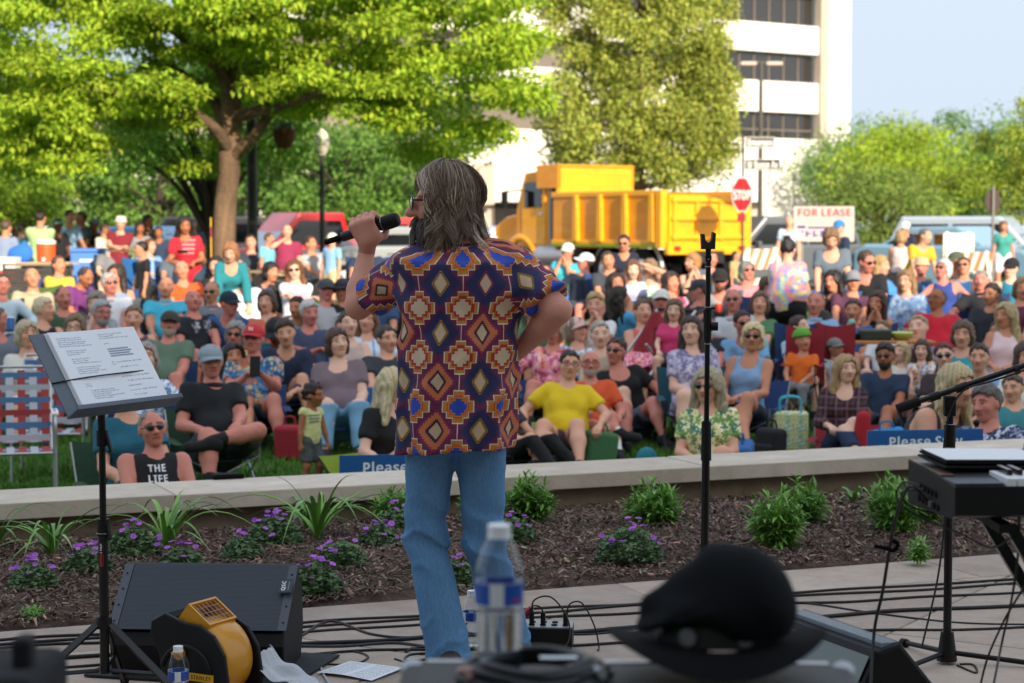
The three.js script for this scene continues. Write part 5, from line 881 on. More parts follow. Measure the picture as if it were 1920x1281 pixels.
  part('elastic_band', fit(tube([V(-w / 2 - .012, -.028, .004), V(-.1, -.024, .012), V(.1, -.02, .012), V(w / 2 + .012, -.016, .004)], .0024, 20, 6)), M.blackMatte, t);
}
{ // left floor monitor
  const p = floorPt(368, 1275), t = thing('floor_monitor', 'black floor monitor speaker with a honeycomb grille behind the yellow blower', 'speaker', [p.x, 0, -6.5], -.06), W0 = .58; t.scale.y = .95;
  const prof = [[0, .0], [.02, .12], [.005, .158], [-.235, .35], [-.248, .352], [-.34, .26], [-.36, .12], [-.30, 0]];   // z,y
  part('cabinet', extrude(prof.map(a => [a[0], a[1]]), W0, .008).rotateY(-Math.PI / 2), phys('#0b0c0e', .6, { specularIntensity: .6, bumpMap: rep(bumpFine, 8), bumpScale: .001 }), t);
  // grille: perforated sheet, its dark holes drawn in the colour map
  const hex = texFrom(64, (x, y) => { const cx = ((x / 64) * 2) % 1, r = Math.floor(y / 64 * 2) % 2, fx = (x / 64 * 2 + (r ? .5 : 0)) % 1 - .5, fy = (y / 64 * 2) % 1 - .5; const k = Math.hypot(fx, fy) < .33 ? .01 : .24; return [k * .8, k * .95, k * 1.12]; });
  const a = V(0, .166, .012), b = V(0, .345, -.228), nrm = V(0, .8, .6);
  part('grille', grid(1, 1, (u, v) => [lerp(-.265, .268, u), lerp(a.y, b.y + .004, v) + .010, lerp(a.z, b.z - .006, v) + .008, u * 46, v * 26]), new THREE.MeshStandardMaterial({ map: hex, roughness: .5, metalness: .3 }), t);
  for (const s of [-1, 1]) { const st = part('end_strip', grid(1, 1, (u, v) => [s * .282 + (u - .5) * .03, lerp(a.y, b.y + .004, v) + .011, lerp(a.z, b.z - .006, v) + .009]), std('#39434d', .5), t); for (let k = 0; k < 4; k++) { const v = .12 + k * .25; part('screw', new THREE.SphereGeometry(.004, 8, 6).translate(s * .282, lerp(a.y, b.y, v) + .011, lerp(a.z, b.z, v) + .009), M.black, st); } }
  const logo = canvasTex(128, 128, g => { g.fillStyle = '#1a222a'; g.fillRect(0, 0, 128, 128); g.strokeStyle = '#0a0d10'; g.lineWidth = 8; g.strokeRect(2, 2, 124, 124); g.save(); g.translate(64, 64); g.rotate(-Math.PI / 2); g.fillStyle = '#d4dbe0'; g.font = 'bold 50px sans-serif'; g.textAlign = 'center'; g.fillText('QSC', 0, -2); g.fillStyle = '#7a8894'; g.fillRect(-40, 26, 80, 6); g.restore(); });
  part('badge', grid(1, 1, (u, v) => [lerp(.248, .294, u), lerp(.268, .306, v) + .018, lerp(-.115, -.166, v) + .015, u, v]), new THREE.MeshStandardMaterial({ map: logo, roughness: .4 }), t);
  part('handle', [box(.012, .05, .12, -.301, .17, -.18, .005)], M.black, t);
  const m = single('rubber_mat', 'dark ribbed rubber mat under the black floor monitor', 'mat', box(.72, .008, .5, 0, 0, 0, .002), std('#1b252b', .85, { bumpMap: rep(bumpFine, 6), bumpScale: .004 })); m.position.set(p.x + .03, .009, -6.66); m.rotation.y = -.25;
}
{ // blower
  const p = at(386, 1240, 6.22), t = thing('blower_fan', 'black and yellow portable blower fan with an upturned grilled outlet', 'fan', [p.x, 0, -6.22], -.5), yel = phys('#c78a12', .35, { clearcoat: .25 }), blk = phys('#0e1012', .48, { specularIntensity: .6 });
  t.scale.setScalar(.88); const side = s => { const pts = []; for (let i = 0; i <= 30; i++) { const a = -.2 + i / 30 * 3.55; pts.push([Math.cos(a) * .15 + .01, .15 + Math.sin(a) * .145]); } pts.push([-.15, .235], [-.14, .02], [.12, .0]); return pts; };
  const shell = [[.165, .0], [.17, .1], [.155, .19], [.11, .255], [.05, .285], [-.02, .29], [-.1, .315], [-.155, .285], [-.16, .24], [-.12, .17], [-.11, .1], [-.13, .0]];
  for (const s of [1, -1]) part('side_cover', extrude(shell, .018, .006).translate(0, 0, s * .1), blk, t);
  part('back_panel', extrude([[-.155, .285], [-.1, .315], [-.09, .3], [-.14, .24], [-.1, .16], [-.1, .0], [-.13, .0], [-.11, .1], [-.12, .17], [-.16, .24]], .19, .003), blk, t);
  part('drum', lathe([[.001, -.088], [.05, -.088], [.125, -.084], [.14, -.07], [.144, -.03], [.145, 0], [.144, .03], [.14, .07], [.125, .084], [.05, .088], [.001, .088]], 40).rotateX(Math.PI / 2).translate(.015, .152, 0), yel, t);
  const nz = new THREE.Group(); nz.name = 'nozzle'; t.add(nz); nz.position.set(-.04, .222, 0); nz.rotation.z = -.62;
  const shell2 = (w0, w1, h0) => { const g = new THREE.BufferGeometry(), v = [], ix = [], k = .008; const ring = (w, d, y) => [[-w, y, -d], [w, y, -d], [w, y, d], [-w, y, d]]; const r = [...ring(.062, .086, 0), ...ring(.058, .08, h0), ...ring(.05, .072, h0), ...ring(.05, .074, .01)]; r.forEach(a => v.push(...a)); for (let L2 = 0; L2 < 3; L2++) for (let i = 0; i < 4; i++) { const a = L2 * 4 + i, b = L2 * 4 + (i + 1) % 4; ix.push(a, a + 4, b, b, a + 4, b + 4); } g.setAttribute('position', new THREE.Float32BufferAttribute(v, 3)); g.setIndex(ix); return g.toNonIndexed(); };
  part('nozzle_body', shell2(.06, .06, .125), phys('#c78a12', .35, { clearcoat: .25, side: THREE.DoubleSide }), nz); part('duct', box(.098, .02, .142, 0, .03, 0), M.blackMatte, nz);
  for (let i = 0; i < 6; i++) part('wire', rod(V(-.05, .121, -.058 + i * .0232), V(.05, .121, -.058 + i * .0232), .0011, .0011, 6), M.steel, nz); for (let i = 0; i < 3; i++) part('wire', rod(V(-.026 + i * .026, .121, -.072), V(-.026 + i * .026, .121, .072), .0011, .0011, 6), M.steel, nz);
  const k = part('knob', new THREE.CylinderGeometry(.023, .024, .014, 20).rotateX(Math.PI / 2).translate(-.03, .185, .116), yel, t); part('pointer', box(.05, .01, .012, -.03, .185, .125, .002, 0), yel, k);
  part('rim', new THREE.TorusGeometry(.11, .01, 8, 30, 2.6).rotateZ(.25).translate(-.005, .1, .108), blk, t); part('dial', new THREE.TorusGeometry(.042, .002, 6, 30).translate(-.03, .14, .11), std('#2e3338', .5), t);
  const st = canvasTex(256, 64, g => { g.fillStyle = '#e3a90f'; g.fillRect(0, 0, 256, 64); g.fillStyle = '#161512'; g.font = 'bold 50px sans-serif'; g.textAlign = 'center'; g.fillText('STANLEY', 128, 50, 236); });
  part('label', box(.11, .028, .002, .062, .105, .111), [std('#c9960f'), std('#c9960f'), std('#c9960f'), std('#c9960f'), new THREE.MeshStandardMaterial({ map: st, roughness: .5 }), std('#c9960f')], t);
  for (let i = 0; i < 7; i++) part('vent', box(.006, .03, .003, -.03 + i * .014, .035, .11), M.blackMatte, t);
}
// water bottles
const petClear = phys('#f4f8fb', .06, { transmission: 1, thickness: 0, specularIntensity: 1 }), capWhite = std('#e9ecef', .5), waterMat = phys('#f2f7fa', .02, { transmission: 1, thickness: .05, ior: 1.33 });
const labelTex = canvasTex(256, 64, g => { g.fillStyle = '#d9dee4'; g.fillRect(0, 0, 256, 64); g.fillStyle = '#1a4fa8'; for (const x of [0, 92, 180]) g.fillRect(x, 2, 52, 58); g.fillStyle = '#2f6fc4'; for (const x of [58, 148]) g.fillRect(x, 8, 12, 46); g.fillStyle = '#c8102e'; g.fillRect(14, 44, 24, 5); });
function bottle(pos, label, fill = .5, turn = 0) {
  const t = thing('water_bottle', label, 'bottle', pos, turn, 'plastic water bottles on the stage'), rib = y => .0315 + .0011 * Math.sin(y * 520);
  const pts = [[.001, .004], [.02, .001], [.029, .006], [.0315, .014]]; for (let y = .018; y < .092; y += .003) pts.push([rib(y), y]); pts.push([.0318, .095], [.0318, .13], [.0325, .136], [.031, .146], [.025, .166], [.0175, .182], [.0135, .188], [.0132, .196]);
  part('body', lathe(pts, 36), petClear, t);
  part('label', new THREE.CylinderGeometry(.0325, .0325, .032, 36, 1, true).translate(0, .113, 0), new THREE.MeshStandardMaterial({ map: labelTex, roughness: .45, side: THREE.DoubleSide }), t);
  part('cap', [cyl(.0152, .0152, .013, 0, .19, 0, 24), cyl(.016, .0155, .004, 0, .186, 0, 24)], capWhite, t);
  if (fill) part('water', lathe([[.001, .006], [.027, .007], [.0295, .016], [.0295, .19 * fill - .002], [.0285, .19 * fill], [.001, .19 * fill]], 30), waterMat, t);
  return t;
}
{ const p = at(334, 1240, 6.06); bottle([p.x, 0, -6.06], 'water bottle standing in front of the yellow blower', .45, .4); }
{ const p = floorPt(884, 1212); bottle([p.x, .002, p.z], 'water bottle on the paving behind the singer right leg', .5, 1.2); }
{ // the road case in the foreground and what lies on it
  const top = .895, y0 = .3, d0 = 2.72, cx = at(1165, 1245, d0).x, w = .615, dp = .5, t = thing('road_case', 'black equipment case with metal corners in the near foreground', 'case', [cx, 0, -d0 + dp / 2], -.03);
  part('body', box(w, top, dp, 0, top / 2, 0, .012), std('#0b0d0f', .6), t); part('top_panel', box(w - .05, .004, dp - .05, 0, top + .001, 0, .0015), std('#161a1f', .6), t);
  for (const sx of [-1, 1]) for (const sz of [-1, 1]) { const c = part('corner', new THREE.SphereGeometry(.018, 18, 12).scale(1, .9, 1).translate(sx * (w / 2 - .012), top - .01, sz * (dp / 2 - .012)), M.steel, t); }
  part('edge_trim', box(w - .06, .012, .012, 0, top - .003, -dp / 2 + .004, .003), M.alu, t);
  const b = at(936, 1250, 2.62); bottle([b.x, top + .004, -2.62], 'large blurred water bottle on the case in the foreground', .48, .2);
  const cp = at(1005, 1250, 2.58), R = rng(3), coil = thing('cable_coil', 'coiled black cable around the foreground bottle', 'cable', [cp.x, top + .003, -2.58]);
  const pts = []; for (let i = 0; i <= 190; i++) { const a = i / 190 * 2 * Math.PI * 5.4, lay = i / 190; pts.push(V(Math.cos(a) * (.092 + .012 * Math.sin(a * .37) - .014 * lay), .008 + lay * .024 + .003 * Math.sin(a * 3), Math.sin(a) * (.085 + .01 * Math.cos(a * .53) - .012 * lay))); }
  part('cable', tube(pts, .0062, 420, 8), std('#14171a', .45), coil); part('plug', [rod(V(.045, .02, .01), V(.085, .026, .05), .0085, .0085, 14)], M.steel, coil); part('strap', tube([V(-.085, .02, .05), V(-.1, .03, .06), V(-.08, .035, .075)], .004, 10), std('#b08a86', .6), coil); part('tag', box(.05, .002, .014, .03, .03, -.02), std('#cfd8df', .4), coil);
  // brimmed hat with a flat cap on its crown
  const hp = at(1342, 1250, 2.62), hat = thing('brimmed_hat', 'black wide brimmed hat with silver ornaments on its band', 'hat', [hp.x, top + .004, -2.62]), felt = phys('#08090b', .95, { specularIntensity: .3 }), felt2 = std('#0e1013', .95, { bumpMap: rep(bumpFine, 6), bumpScale: .001 });
  part('brim', grid(56, 8, (u, v) => { const a = u * 2 * Math.PI, r = lerp(.072, .146, v), up = .05 + .012 * v * v * Math.cos(2 * a) - .012 * v * v * v * Math.pow(Math.sin(a), 2) + .003 * Math.sin(a * 3); return [Math.cos(a) * r, up, Math.sin(a) * r * .95]; }), phys('#08090b', .95, { side: THREE.DoubleSide, specularIntensity: .3 }), hat);
  part('crown', lathe([[.001, .125], [.05, .122], [.066, .11], [.072, .07], [.0755, .048]], 36).scale(1, 1, .88), felt, hat);
  part('band', lathe([[.0768, .05], [.0772, .052], [.0745, .076], [.0742, .077]], 36).scale(1, 1, .88), std('#08080a', .6), hat);
  for (const a of [2.15, 1.15, 3.0, .2]) part('ornament', new THREE.CylinderGeometry(.012, .013, .004, 12).rotateX(Math.PI / 2).rotateY(Math.PI / 2 - a).translate(Math.cos(a) * .078, .064, Math.sin(a) * .069), M.steel, hat);
  const hz = 2.62, q2 = (px, py, dz = 0) => at(px, py, hz - dz), CP = [ell(q2(1385, 1112), [.062, .054, .076], UX, UY, UZ, .03), ell(q2(1410, 1150), [.05, .06, .072], UX, UY, UZ, .04), cone(q2(1350, 1090), q2(1222, 1136), .04, .012, .05), ell(q2(1250, 1148, .0), [.046, .0085, .066], V(.9, .42, 0), V(-.42, .9, 0), UZ, .015), ell(q2(1345, 1142), [.085, .026, .076], V(.98, -.1, 0), V(.1, .98, 0), UZ, .03)];
  const cap = fieldMesh(CP, .006, 0, (x, y, z, d) => Math.max(d - .0016 * Math.sin(x * 90 + y * 60 + z * 40), q2(1330, 1185).y - y), 1.4); cap.translate(-hp.x, -(top + .1), 2.62);
  const fc = thing('flat_cap', 'dark flat cap set on top of the brimmed hat', 'hat', [hp.x, top + .1, -2.62]); part('cap_body', cap, phys('#0f1114', .95, { specularIntensity: .3, bumpMap: rep(bumpFine, 10), bumpScale: .0015 }), fc); part('button', new THREE.SphereGeometry(.008, 10, 6).scale(1, .4, 1).translate(q2(1372, 1036).x - hp.x, q2(1372, 1037).y - top - .1, 0), std('#171a1e', .95), fc);
  const ep = at(30, 1262, 2.4), ec = thing('gear_case', 'blurred dark gear box with an upright latch at the lower left corner', 'case', [ep.x - .06, 0, -2.42]); part('body', box(.2, ep.y + .01, .2, 0, (ep.y + .01) / 2, 0, .02), std('#0a0c0f', .95), ec); part('latch', box(.024, .04, .04, .07, ep.y + .026, .02, .008), std('#0a0c0f', .9), ec);
}
{ // straight microphone stand
  const d = 6.2, s = FPX / d, x = at(1325, 700, d).x, y = p => 1.5 - (p - 420) / s, t = thing('microphone_stand', 'empty straight black microphone stand with an open clip in front of the crowd', 'microphone stand', [x, 0, -d]);
  part('upper_tube', rod(V(0, y(860), 0), V(.0035, y(470), 0), .0082, .0082, 14), M.blackGloss, t); part('lower_tube', rod(V(-.006, .02, 0), V(0, y(790), 0), .0125, .0125, 16), M.blackGloss, t);
  part('grip', [cyl(.0165, .015, .12, 0, y(865), 0, 18)], M.black, t); const cl = part('clutch', [cyl(.012, .0135, .1, .002, y(640), 0, 16)], M.black, t); part('knob', [rod(V(.012, y(612), 0), V(.034, y(612), 0), .014, .014, 14)], M.black, cl); part('screw', rod(V(.008, y(578), 0), V(.026, y(578), 0), .004, .004, 8), M.black, cl);
  for (const yy of [486, 500, 576, 645]) part('ring', new THREE.TorusGeometry(.0095, .0015, 6, 20).rotateX(Math.PI / 2).translate(.003, y(yy), 0), M.steel, t);
  part('swivel', [cyl(.0075, .009, .042, .003, y(492), 0, 14), box(.02, .02, .02, .003, y(484), 0, .004)], M.black, t);
  part('clip', extrude([[-.019, -.022], [.019, -.022], [.021, .025], [.014, .028], [.011, .004], [.004, -.004], [-.004, -.004], [-.011, .004], [-.014, .022], [-.021, .022]], .045, .002).translate(.002, y(453), 0), std('#1a1310', .55), t);
  part('base', lathe([[.001, .03], [.02, .03], [.12, .014], [.127, .006], [.125, 0]], 36), M.black, t);
}
{ // boom stand on the right
  const d = 6.72, s = FPX / d, x = at(1780, 900, d).x, y = p => 1.5 - (p - 420) / s, X = px => (px - 1780) / s, t = thing('boom_stand', 'black boom microphone stand with a tilted arm behind the keyboard', 'microphone stand', [x, 0, -d]);
  part('lower_tube', rod(V(0, .1, 0), V(0, y(850), 0), .0142, .0142, 16), M.blackGloss, t); part('upper_tube', rod(V(0, y(860), 0), V(0, y(775), 0), .0118, .0118, 14), M.blackGloss, t); part('sleeve', [cyl(.0195, .0195, .11, 0, y(858), 0, 16)], M.black, t); part('ring', new THREE.TorusGeometry(.0155, .0022, 6, 20).rotateX(Math.PI / 2).translate(0, y(797), 0), M.steel, t);
  part('pivot', [box(.04, .07, .03, -.002, y(762), 0, .006), rod(V(0, y(757), -.02), V(0, y(757), .02), .015, .015, 16)], M.black, t);
  part('boom', rod(V(X(1695), y(762), 0), V(X(2080), y(630), .0), .0104, .0104, 14), M.blackGloss, t); part('counterweight', rod(V(X(1680), y(768), 0), V(X(1722), y(753), 0), .0165, .0165, 16), M.rubber, t); part('sleeve', rod(V(X(1742), y(747), 0), V(X(1760), y(741), 0), .0145, .0145, 14), M.black, t); part('sleeve', rod(V(X(1790), y(731), 0), V(X(1812), y(723), 0), .0145, .0145, 14), M.black, t); part('cable_clip', rod(V(X(1900), y(695), 0), V(X(1908), y(692), 0), .017, .017, 12), M.black, t);
  part('cable', tube([V(X(2000), y(660), .012), V(X(1900), y(700), .014), V(X(1850), y(716), .018), V(X(1806), y(730), .014), V(X(1778), y(770), .02), V(X(1766), y(850), .02), V(X(1770), y(960), .02), V(X(1758), y(1080), .03), V(X(1725), y(1215), .06)], .0035, 60, 6), cableMat, t);
  part('hub', [cyl(.036, .022, .1, 0, .012, 0, 8)], M.black, t); for (const a of [.25, 2.4, -1.9]) { const p1 = V(Math.cos(a) * .3, .016, Math.sin(a) * .3); const l = part('leg', rod(V(Math.cos(a) * .02, .04, Math.sin(a) * .02), p1, .009, .009, 10), M.black, t); part('foot', rod(p1.clone().multiplyScalar(.9).setY(.016), p1, .016, .014, 10), M.rubber, l); }
}
{ // keyboard on its stand, with a tablet
  const top = .92, nearD = 4.38, farD = 4.81, xl = .98, t = thing('keyboard', 'black stage keyboard with wooden cheek and cables plugged into its end', 'keyboard', [xl, 0, -nearD], .04), Lk = 1.1, dp = farD - nearD;
  const prof = [[0, top - .062], [0, top - .004], [-.1, top + .002], [-.27, top + .008], [-dp, top + .006], [-dp, top - .095], [-.06, top - .075]];   // z,y
  part('case', extrude(prof.map(a => [a[0], a[1]]), Lk, .004).rotateY(-Math.PI / 2).translate(Lk / 2, 0, 0), phys('#0c0d0f', .5, { specularIntensity: .6 }), t);
  part('panel', box(Lk - .1, .004, .2, Lk / 2 + .04, top + .014, -.3, .001), std('#7a2f20', .45), t); part('cheek', box(.03, .006, .3, .016, top + .008, -.27, .002), std('#4a2016', .4), t); part('end_block', box(.11, .006, .16, .057, top + .003, -.085, .002), std('#2b3640', .5), t);
  for (let i = 0; i < 28; i++) part('white_key', box(.0215, .022, .145, .128 + i * .0232, top + .006, -.07, .0015), std('#d9dbde', .35), t);
  for (let i = 0; i < 27; i++) if (![2, 6].includes(i % 7)) part('black_key', box(.012, .016, .09, .14 + i * .0232, top + .022, -.1, .002), M.blackGloss, t);
  for (let i = 0; i < 9; i++) part('control_knob', cyl(.009, .008, .014, .16 + i * .06, top + .016, -.22, 14), M.black, t);
  for (let i = 0; i < 5; i++) part('jack', rod(V(-.004, top - .04 - .0, -.16 - i * .034), V(.004, top - .04, -.16 - i * .034), .008, .008, 14), M.blackMatte, t); for (let i = 0; i < 6; i++) part('jack', rod(V(-.004, top - .068, -.14 - i * .034), V(.004, top - .068, -.14 - i * .034), .008, .008, 14), i === 2 ? M.steel : M.blackMatte, t);
  const tb = thing('tablet', 'tablet lying face up on the keyboard, mirroring the pale sky', 'tablet', [xl + .13, top + .038, -nearD - .28], .12); part('cover', box(.25, .006, .19, .0, -.006, 0, .002), M.blackMatte, tb); part('stand_flap', box(.27, .006, .2, .008, -.016, .0, .002), M.rubber, tb); part('screen', box(.245, .004, .185, 0, .0, 0, .0015), phys('#0a0b0d', .05, { clearcoat: 1, clearcoatRoughness: .03 }), tb); tb.rotation.x = .03; tb.rotation.z = -.02;
  const st = thing('keyboard_stand', 'black crossed keyboard stand at the right edge', 'stand', [xl, 0, -nearD]);
  for (const z of [-.06, -.36]) { part('leg', bar(V(.14, top - .1, z), V(.62, .02, z), .026, .03), M.blackGloss, st); part('leg', bar(V(.62, top - .1, z + .03), V(.1, .02, z + .03), .026, .03), M.blackGloss, st); }
  part('crossbar', bar(V(.12, top - .098, -.4), V(.12, top - .098, -.02), .03, .02), M.black, st); part('foot', bar(V(.08, .02, -.5), V(.08, .02, .06), .03, .03), M.rubber, st);
  const K = (px, py, d) => at(px, py, d), ca = (label, pts, r = .0035) => single('cable', label, 'cable', tube(pts, r, 70, 6), cableMat, 'cables on the stage');
  const j = (i, y = -.04) => V(xl - .01, top + y, -nearD - .16 - i * .034);
  ca('thick cable drooping from the keyboard end to the paving', [j(2, -.068), K(1712, 912, 4.6), K(1690, 940, 4.7), K(1676, 985, 4.8), K(1668, 1030, 4.9), K(1655, 1110, 5.0), K(1640, 1180, 5.1), K(1632, 1300, 5.0)], .0042);
  ca('thin cable looping from the keyboard end toward the right', [j(4), K(1695, 905, 4.75), K(1682, 920, 4.76), K(1688, 945, 4.8), K(1730, 972, 4.8), K(1800, 1000, 4.7), K(1850, 1025, 4.6), K(1880, 1020, 4.5), K(1900, 1000, 4.45)], .0026);
  ca('short cable bowing under the keyboard end', [j(3), K(1690, 925, 4.7), K(1700, 945, 4.7), K(1740, 960, 4.72), K(1780, 962, 4.72)], .0026);
  ca('cable hanging down at the right edge of the keyboard', [K(1912, 960, 4.4), K(1908, 1050, 4.5), K(1896, 1130, 4.6), K(1880, 1200, 4.8), K(1862, 1290, 4.6)], .003);
  ca('cable curving across the right edge to the floor', [K(1960, 1040, 4.4), K(1915, 1110, 4.6), K(1880, 1170, 4.8), K(1850, 1240, 4.9), K(1835, 1300, 4.9)], .003);
  const ve = single('cable_tie', 'black strap tie hanging on the drooping keyboard cable', 'strap', tube([K(1672, 1012, 4.88), K(1684, 1020, 4.88), K(1676, 1032, 4.88), K(1660, 1028, 4.88), K(1640, 1024, 4.88)], .006, 20, 6), M.blackMatte);
}
{ // right floor monitor, seen from behind
  const t = thing('floor_monitor', 'black floor monitor speaker with its back toned grey for a reflection at lower right', 'speaker', [.89, 0, -5.32], -1.176), W0 = .5;
  const prof = [[.2, 0], [.19, .1], [.04, .39], [-.02, .405], [-.2, .2], [-.21, 0]];
  part('cabinet', extrude(prof.map(a => [a[0], a[1]]), W0, .012).rotateY(-Math.PI / 2), phys('#0b0c0e', .55, { specularIntensity: .6 }), t);
  part('back_panel', grid(1, 1, (u, v) => [lerp(-.235, .235, u), lerp(.105, .378, v) + .008, lerp(.19, .05, v) + .014]), std('#5f6a68', .4), t);  // pale grey green paints in the reflection on this face
  for (let i = 0; i < 46; i++) part('grille_rib', box(.005, .012, .05, -.235 + i * .0104, .412, .004, 0), std('#7d8b96', .35), t);
}
{ // small mixer with plugs
  const p = floorPt(1030, 1215), t = thing('snake_box', 'small black connector box with plugged cables on the paving', 'stage box', [p.x, 0, p.z - .05], -.08);
  part('box', box(.17, .075, .13, 0, .04, 0, .004), M.black, t); part('face_plate', box(.17, .005, .12, 0, .079, 0, .001), std('#8c9298', .4, { metalness: .6 }), t);
  for (let i = 0; i < 8; i++) part('socket', cyl(.011, .011, .003, -.06 + (i % 4) * .04, .082, -.025 + Math.floor(i / 4) * .05, 14), M.blackMatte, t);
  for (const [x, z] of [[-.06, .025], [-.02, .025], [.06, .025]]) part('plug', [cyl(.009, .0085, .045, x, .083, z, 12)], M.black, t);
  part('red_plug', rod(V(-.09, .11, 0), V(-.06, .135, 0), .014, .014, 10), std('#a01f28', .5), t);
  const c = (label, pts, r = .003) => { const m = single('cable', label, 'cable', tube(pts, r, 60, 6), cableMat, 'cables on the stage'); m.position.copy(t.position); };
  c('cable arching out of the connector box left plug', [V(-.06, .12, .025), V(-.055, .17, .03), V(.0, .185, .03), V(.06, .12, .05), V(.07, .05, .1), V(.04, .01, .13)]); c('short cable between two plugs of the connector box', [V(-.02, .12, .025), V(-.03, .145, .025), V(-.055, .15, .02), V(-.075, .12, .0)]); c('cable arching right from the connector box to the paving', [V(.06, .12, .025), V(.075, .16, .03), V(.11, .165, .03), V(.16, .08, .04), V(.175, .01, .05), V(.17, .006, .09)]);
}
{ // long cables over the paving
  const run = (label, pts, r = .0055, mat = cableMat) => single('cable', label, 'cable', tube(pts.map(([x, y]) => floorPt(x, y, r)), r, 120, 7), mat, 'cables on the stage');
  const wob = (x0, y0, x1, y1, n, seed, amp = 4) => { const R = rng(seed); return Array.from({ length: n }, (_, i) => { const t = i / (n - 1); return [lerp(x0, x1, t), lerp(y0, y1, t) + (R() - .5) * amp]; }); };
  run('cable along the mulch edge, uppermost of the bundle', wob(-60, 1205, 2000, 1082, 16, 1, 6)); run('second cable of the bundle along the mulch edge', wob(-60, 1212, 2000, 1088, 16, 2, 6)); run('third cable of the bundle crossing the plaza', wob(-60, 1220, 2000, 1104, 16, 3, 8)); run('thick cable across the plaza below the bundle', wob(-60, 1246, 2000, 1128, 14, 4, 10), .008); run('cable crossing low behind the connector box', wob(-60, 1256, 1990, 1170, 12, 5, 12)); run('thin teal tinted cable sweeping toward the right monitor', [[880, 1160], [1080, 1190], [1300, 1160], [1480, 1130], [1640, 1150], [1800, 1168], [1990, 1172]], .004, cableTeal); run('cable from the left monitor toward the singer feet', [[560, 1195], [620, 1165], [700, 1190], [760, 1196], [860, 1188], [980, 1200]]); run('braided grey cable beside the left monitor', [[560, 1212], [640, 1212], [740, 1206], [830, 1215], [960, 1204]], .006, std('#3a3d40', .7));
  run('looped cable on the paving by the setlist', [[572, 1225], [600, 1244], [660, 1246], [690, 1232], [660, 1222], [610, 1228], [580, 1238], [575, 1262]], .0042); run('coiled cable beside the singer left shoe', [[760, 1222], [790, 1214], [840, 1220], [800, 1236], [762, 1240], [770, 1228], [830, 1226], [870, 1238]], .0045); run('second coil of cable under the singer', [[740, 1236], [780, 1246], [850, 1240], [880, 1226], [830, 1212], [770, 1216]], .004); run('small cable loop beside the boom stand foot', [[1795, 1248], [1830, 1262], [1822, 1246], [1800, 1246]], .004);
  run('pale grey cable end beside the rubber mat', [[620, 1288], [606, 1265], [596, 1240], [585, 1232]], .005, std('#9aa6ab', .5));
  // setlist and towel
  const sl = canvasTex(256, 256, g => { g.fillStyle = '#dfe4ea'; g.fillRect(0, 0, 256, 256); const R = rng(15); g.strokeStyle = '#31405c'; g.lineWidth = 2; for (let c2 = 0; c2 < 2; c2++) for (let i = 0; i < 15; i++) { g.beginPath(); let x = 12 + c2 * 124; g.moveTo(x, 18 + i * 16); while (x < 112 + c2 * 124) { x += 3 + R() * 5; g.lineTo(x, 18 + i * 16 + (R() - .5) * 10); } g.stroke(); } });
  const p = floorPt(676, 1259), pg = single('setlist', 'handwritten setlist sheet lying on the paving', 'paper', grid(6, 6, (u, v) => [(u - .5) * .216, .004 + .004 * Math.sin(u * 4) * v, (v - .5) * .2, u, 1 - v]), new THREE.MeshStandardMaterial({ map: sl, roughness: .8, side: THREE.DoubleSide })); pg.position.set(p.x, .006, p.z); pg.rotation.y = -.5;
  const tw = at(520, 1255, 6.2), R = rng(23), towel = single('towel', 'crumpled white ribbed towel beside the yellow blower', 'towel', grid(40, 30, (u, v) => { const r = .05 + .06 * v, f = .5 + .5 * Math.sin(u * 17 + v * 6); return [(u - .35) * .19 + .02 * Math.sin(v * 9), .015 + .12 * Math.pow(1 - u, 1.6) * (1 - .4 * v) + .012 * f + .003 * Math.sin(v * 120), (v - .5) * .16 + .02 * Math.sin(u * 8)]; }), std('#c9ced6', .95, { side: THREE.DoubleSide, bumpMap: rep(bumpFine, 4), bumpScale: .004 })); towel.position.set(tw.x, 0, -6.3); towel.rotation.y = -.15;
  const ph = at(430, 893, 9.6), bx = single('black_case', 'flat black case lying on the coping of the seat wall', 'case', box(.16, .024, .09, 0, 0, 0, .004), M.blackMatte); bx.position.copy(L(2.05, 2.34, .214)); bx.rotation.y = BED_TURN; const bq = on(425, 897, .2); bx.position.set(bq.x, .213, bq.z);
}
// ---------------------------------------------------------------- plants of the bed
const leafGreen = [['#6d9c3e', '#7fae49', '#5a8a38'].map(c => phys(c, .55, { side: THREE.DoubleSide, transmission: .18, thickness: 0 }))][0];
function strapLeaf(len, lean, az, w, curve) { const dir = V(Math.cos(az), 0, Math.sin(az)), sd = V(-Math.sin(az), 0, Math.cos(az)); return grid(2, 10, (u, v) => { const r = lean * len * v * (.45 + curve * v * .9), y = len * (v * 1.1 - curve * v * v * v * .95), ww = w * (1 - Math.pow(v, 2.2)) * (.6 + .6 * Math.min(1, v * 4)), k = (u - .5) * 2; return [dir.x * r + sd.x * k * ww, y + Math.abs(k) * ww * .5, dir.z * r + sd.z * k * ww]; }); }
function daylily(px, py, size, seed, label, n = 16) {
  const p = on(px, py, .02), R = rng(seed), t = thing('daylily', label, 'plant', [p.x, .015, p.z], 0, 'strap leaved lilies in the flower bed');
  for (let i = 0; i < n; i++) part('leaf', strapLeaf(size * (.6 + .6 * R()), .3 + .85 * R(), R() * 6.28, .008 + .005 * R(), .35 + .75 * Math.sqrt(R())), leafGreen[(R() * 3) | 0], t);
}
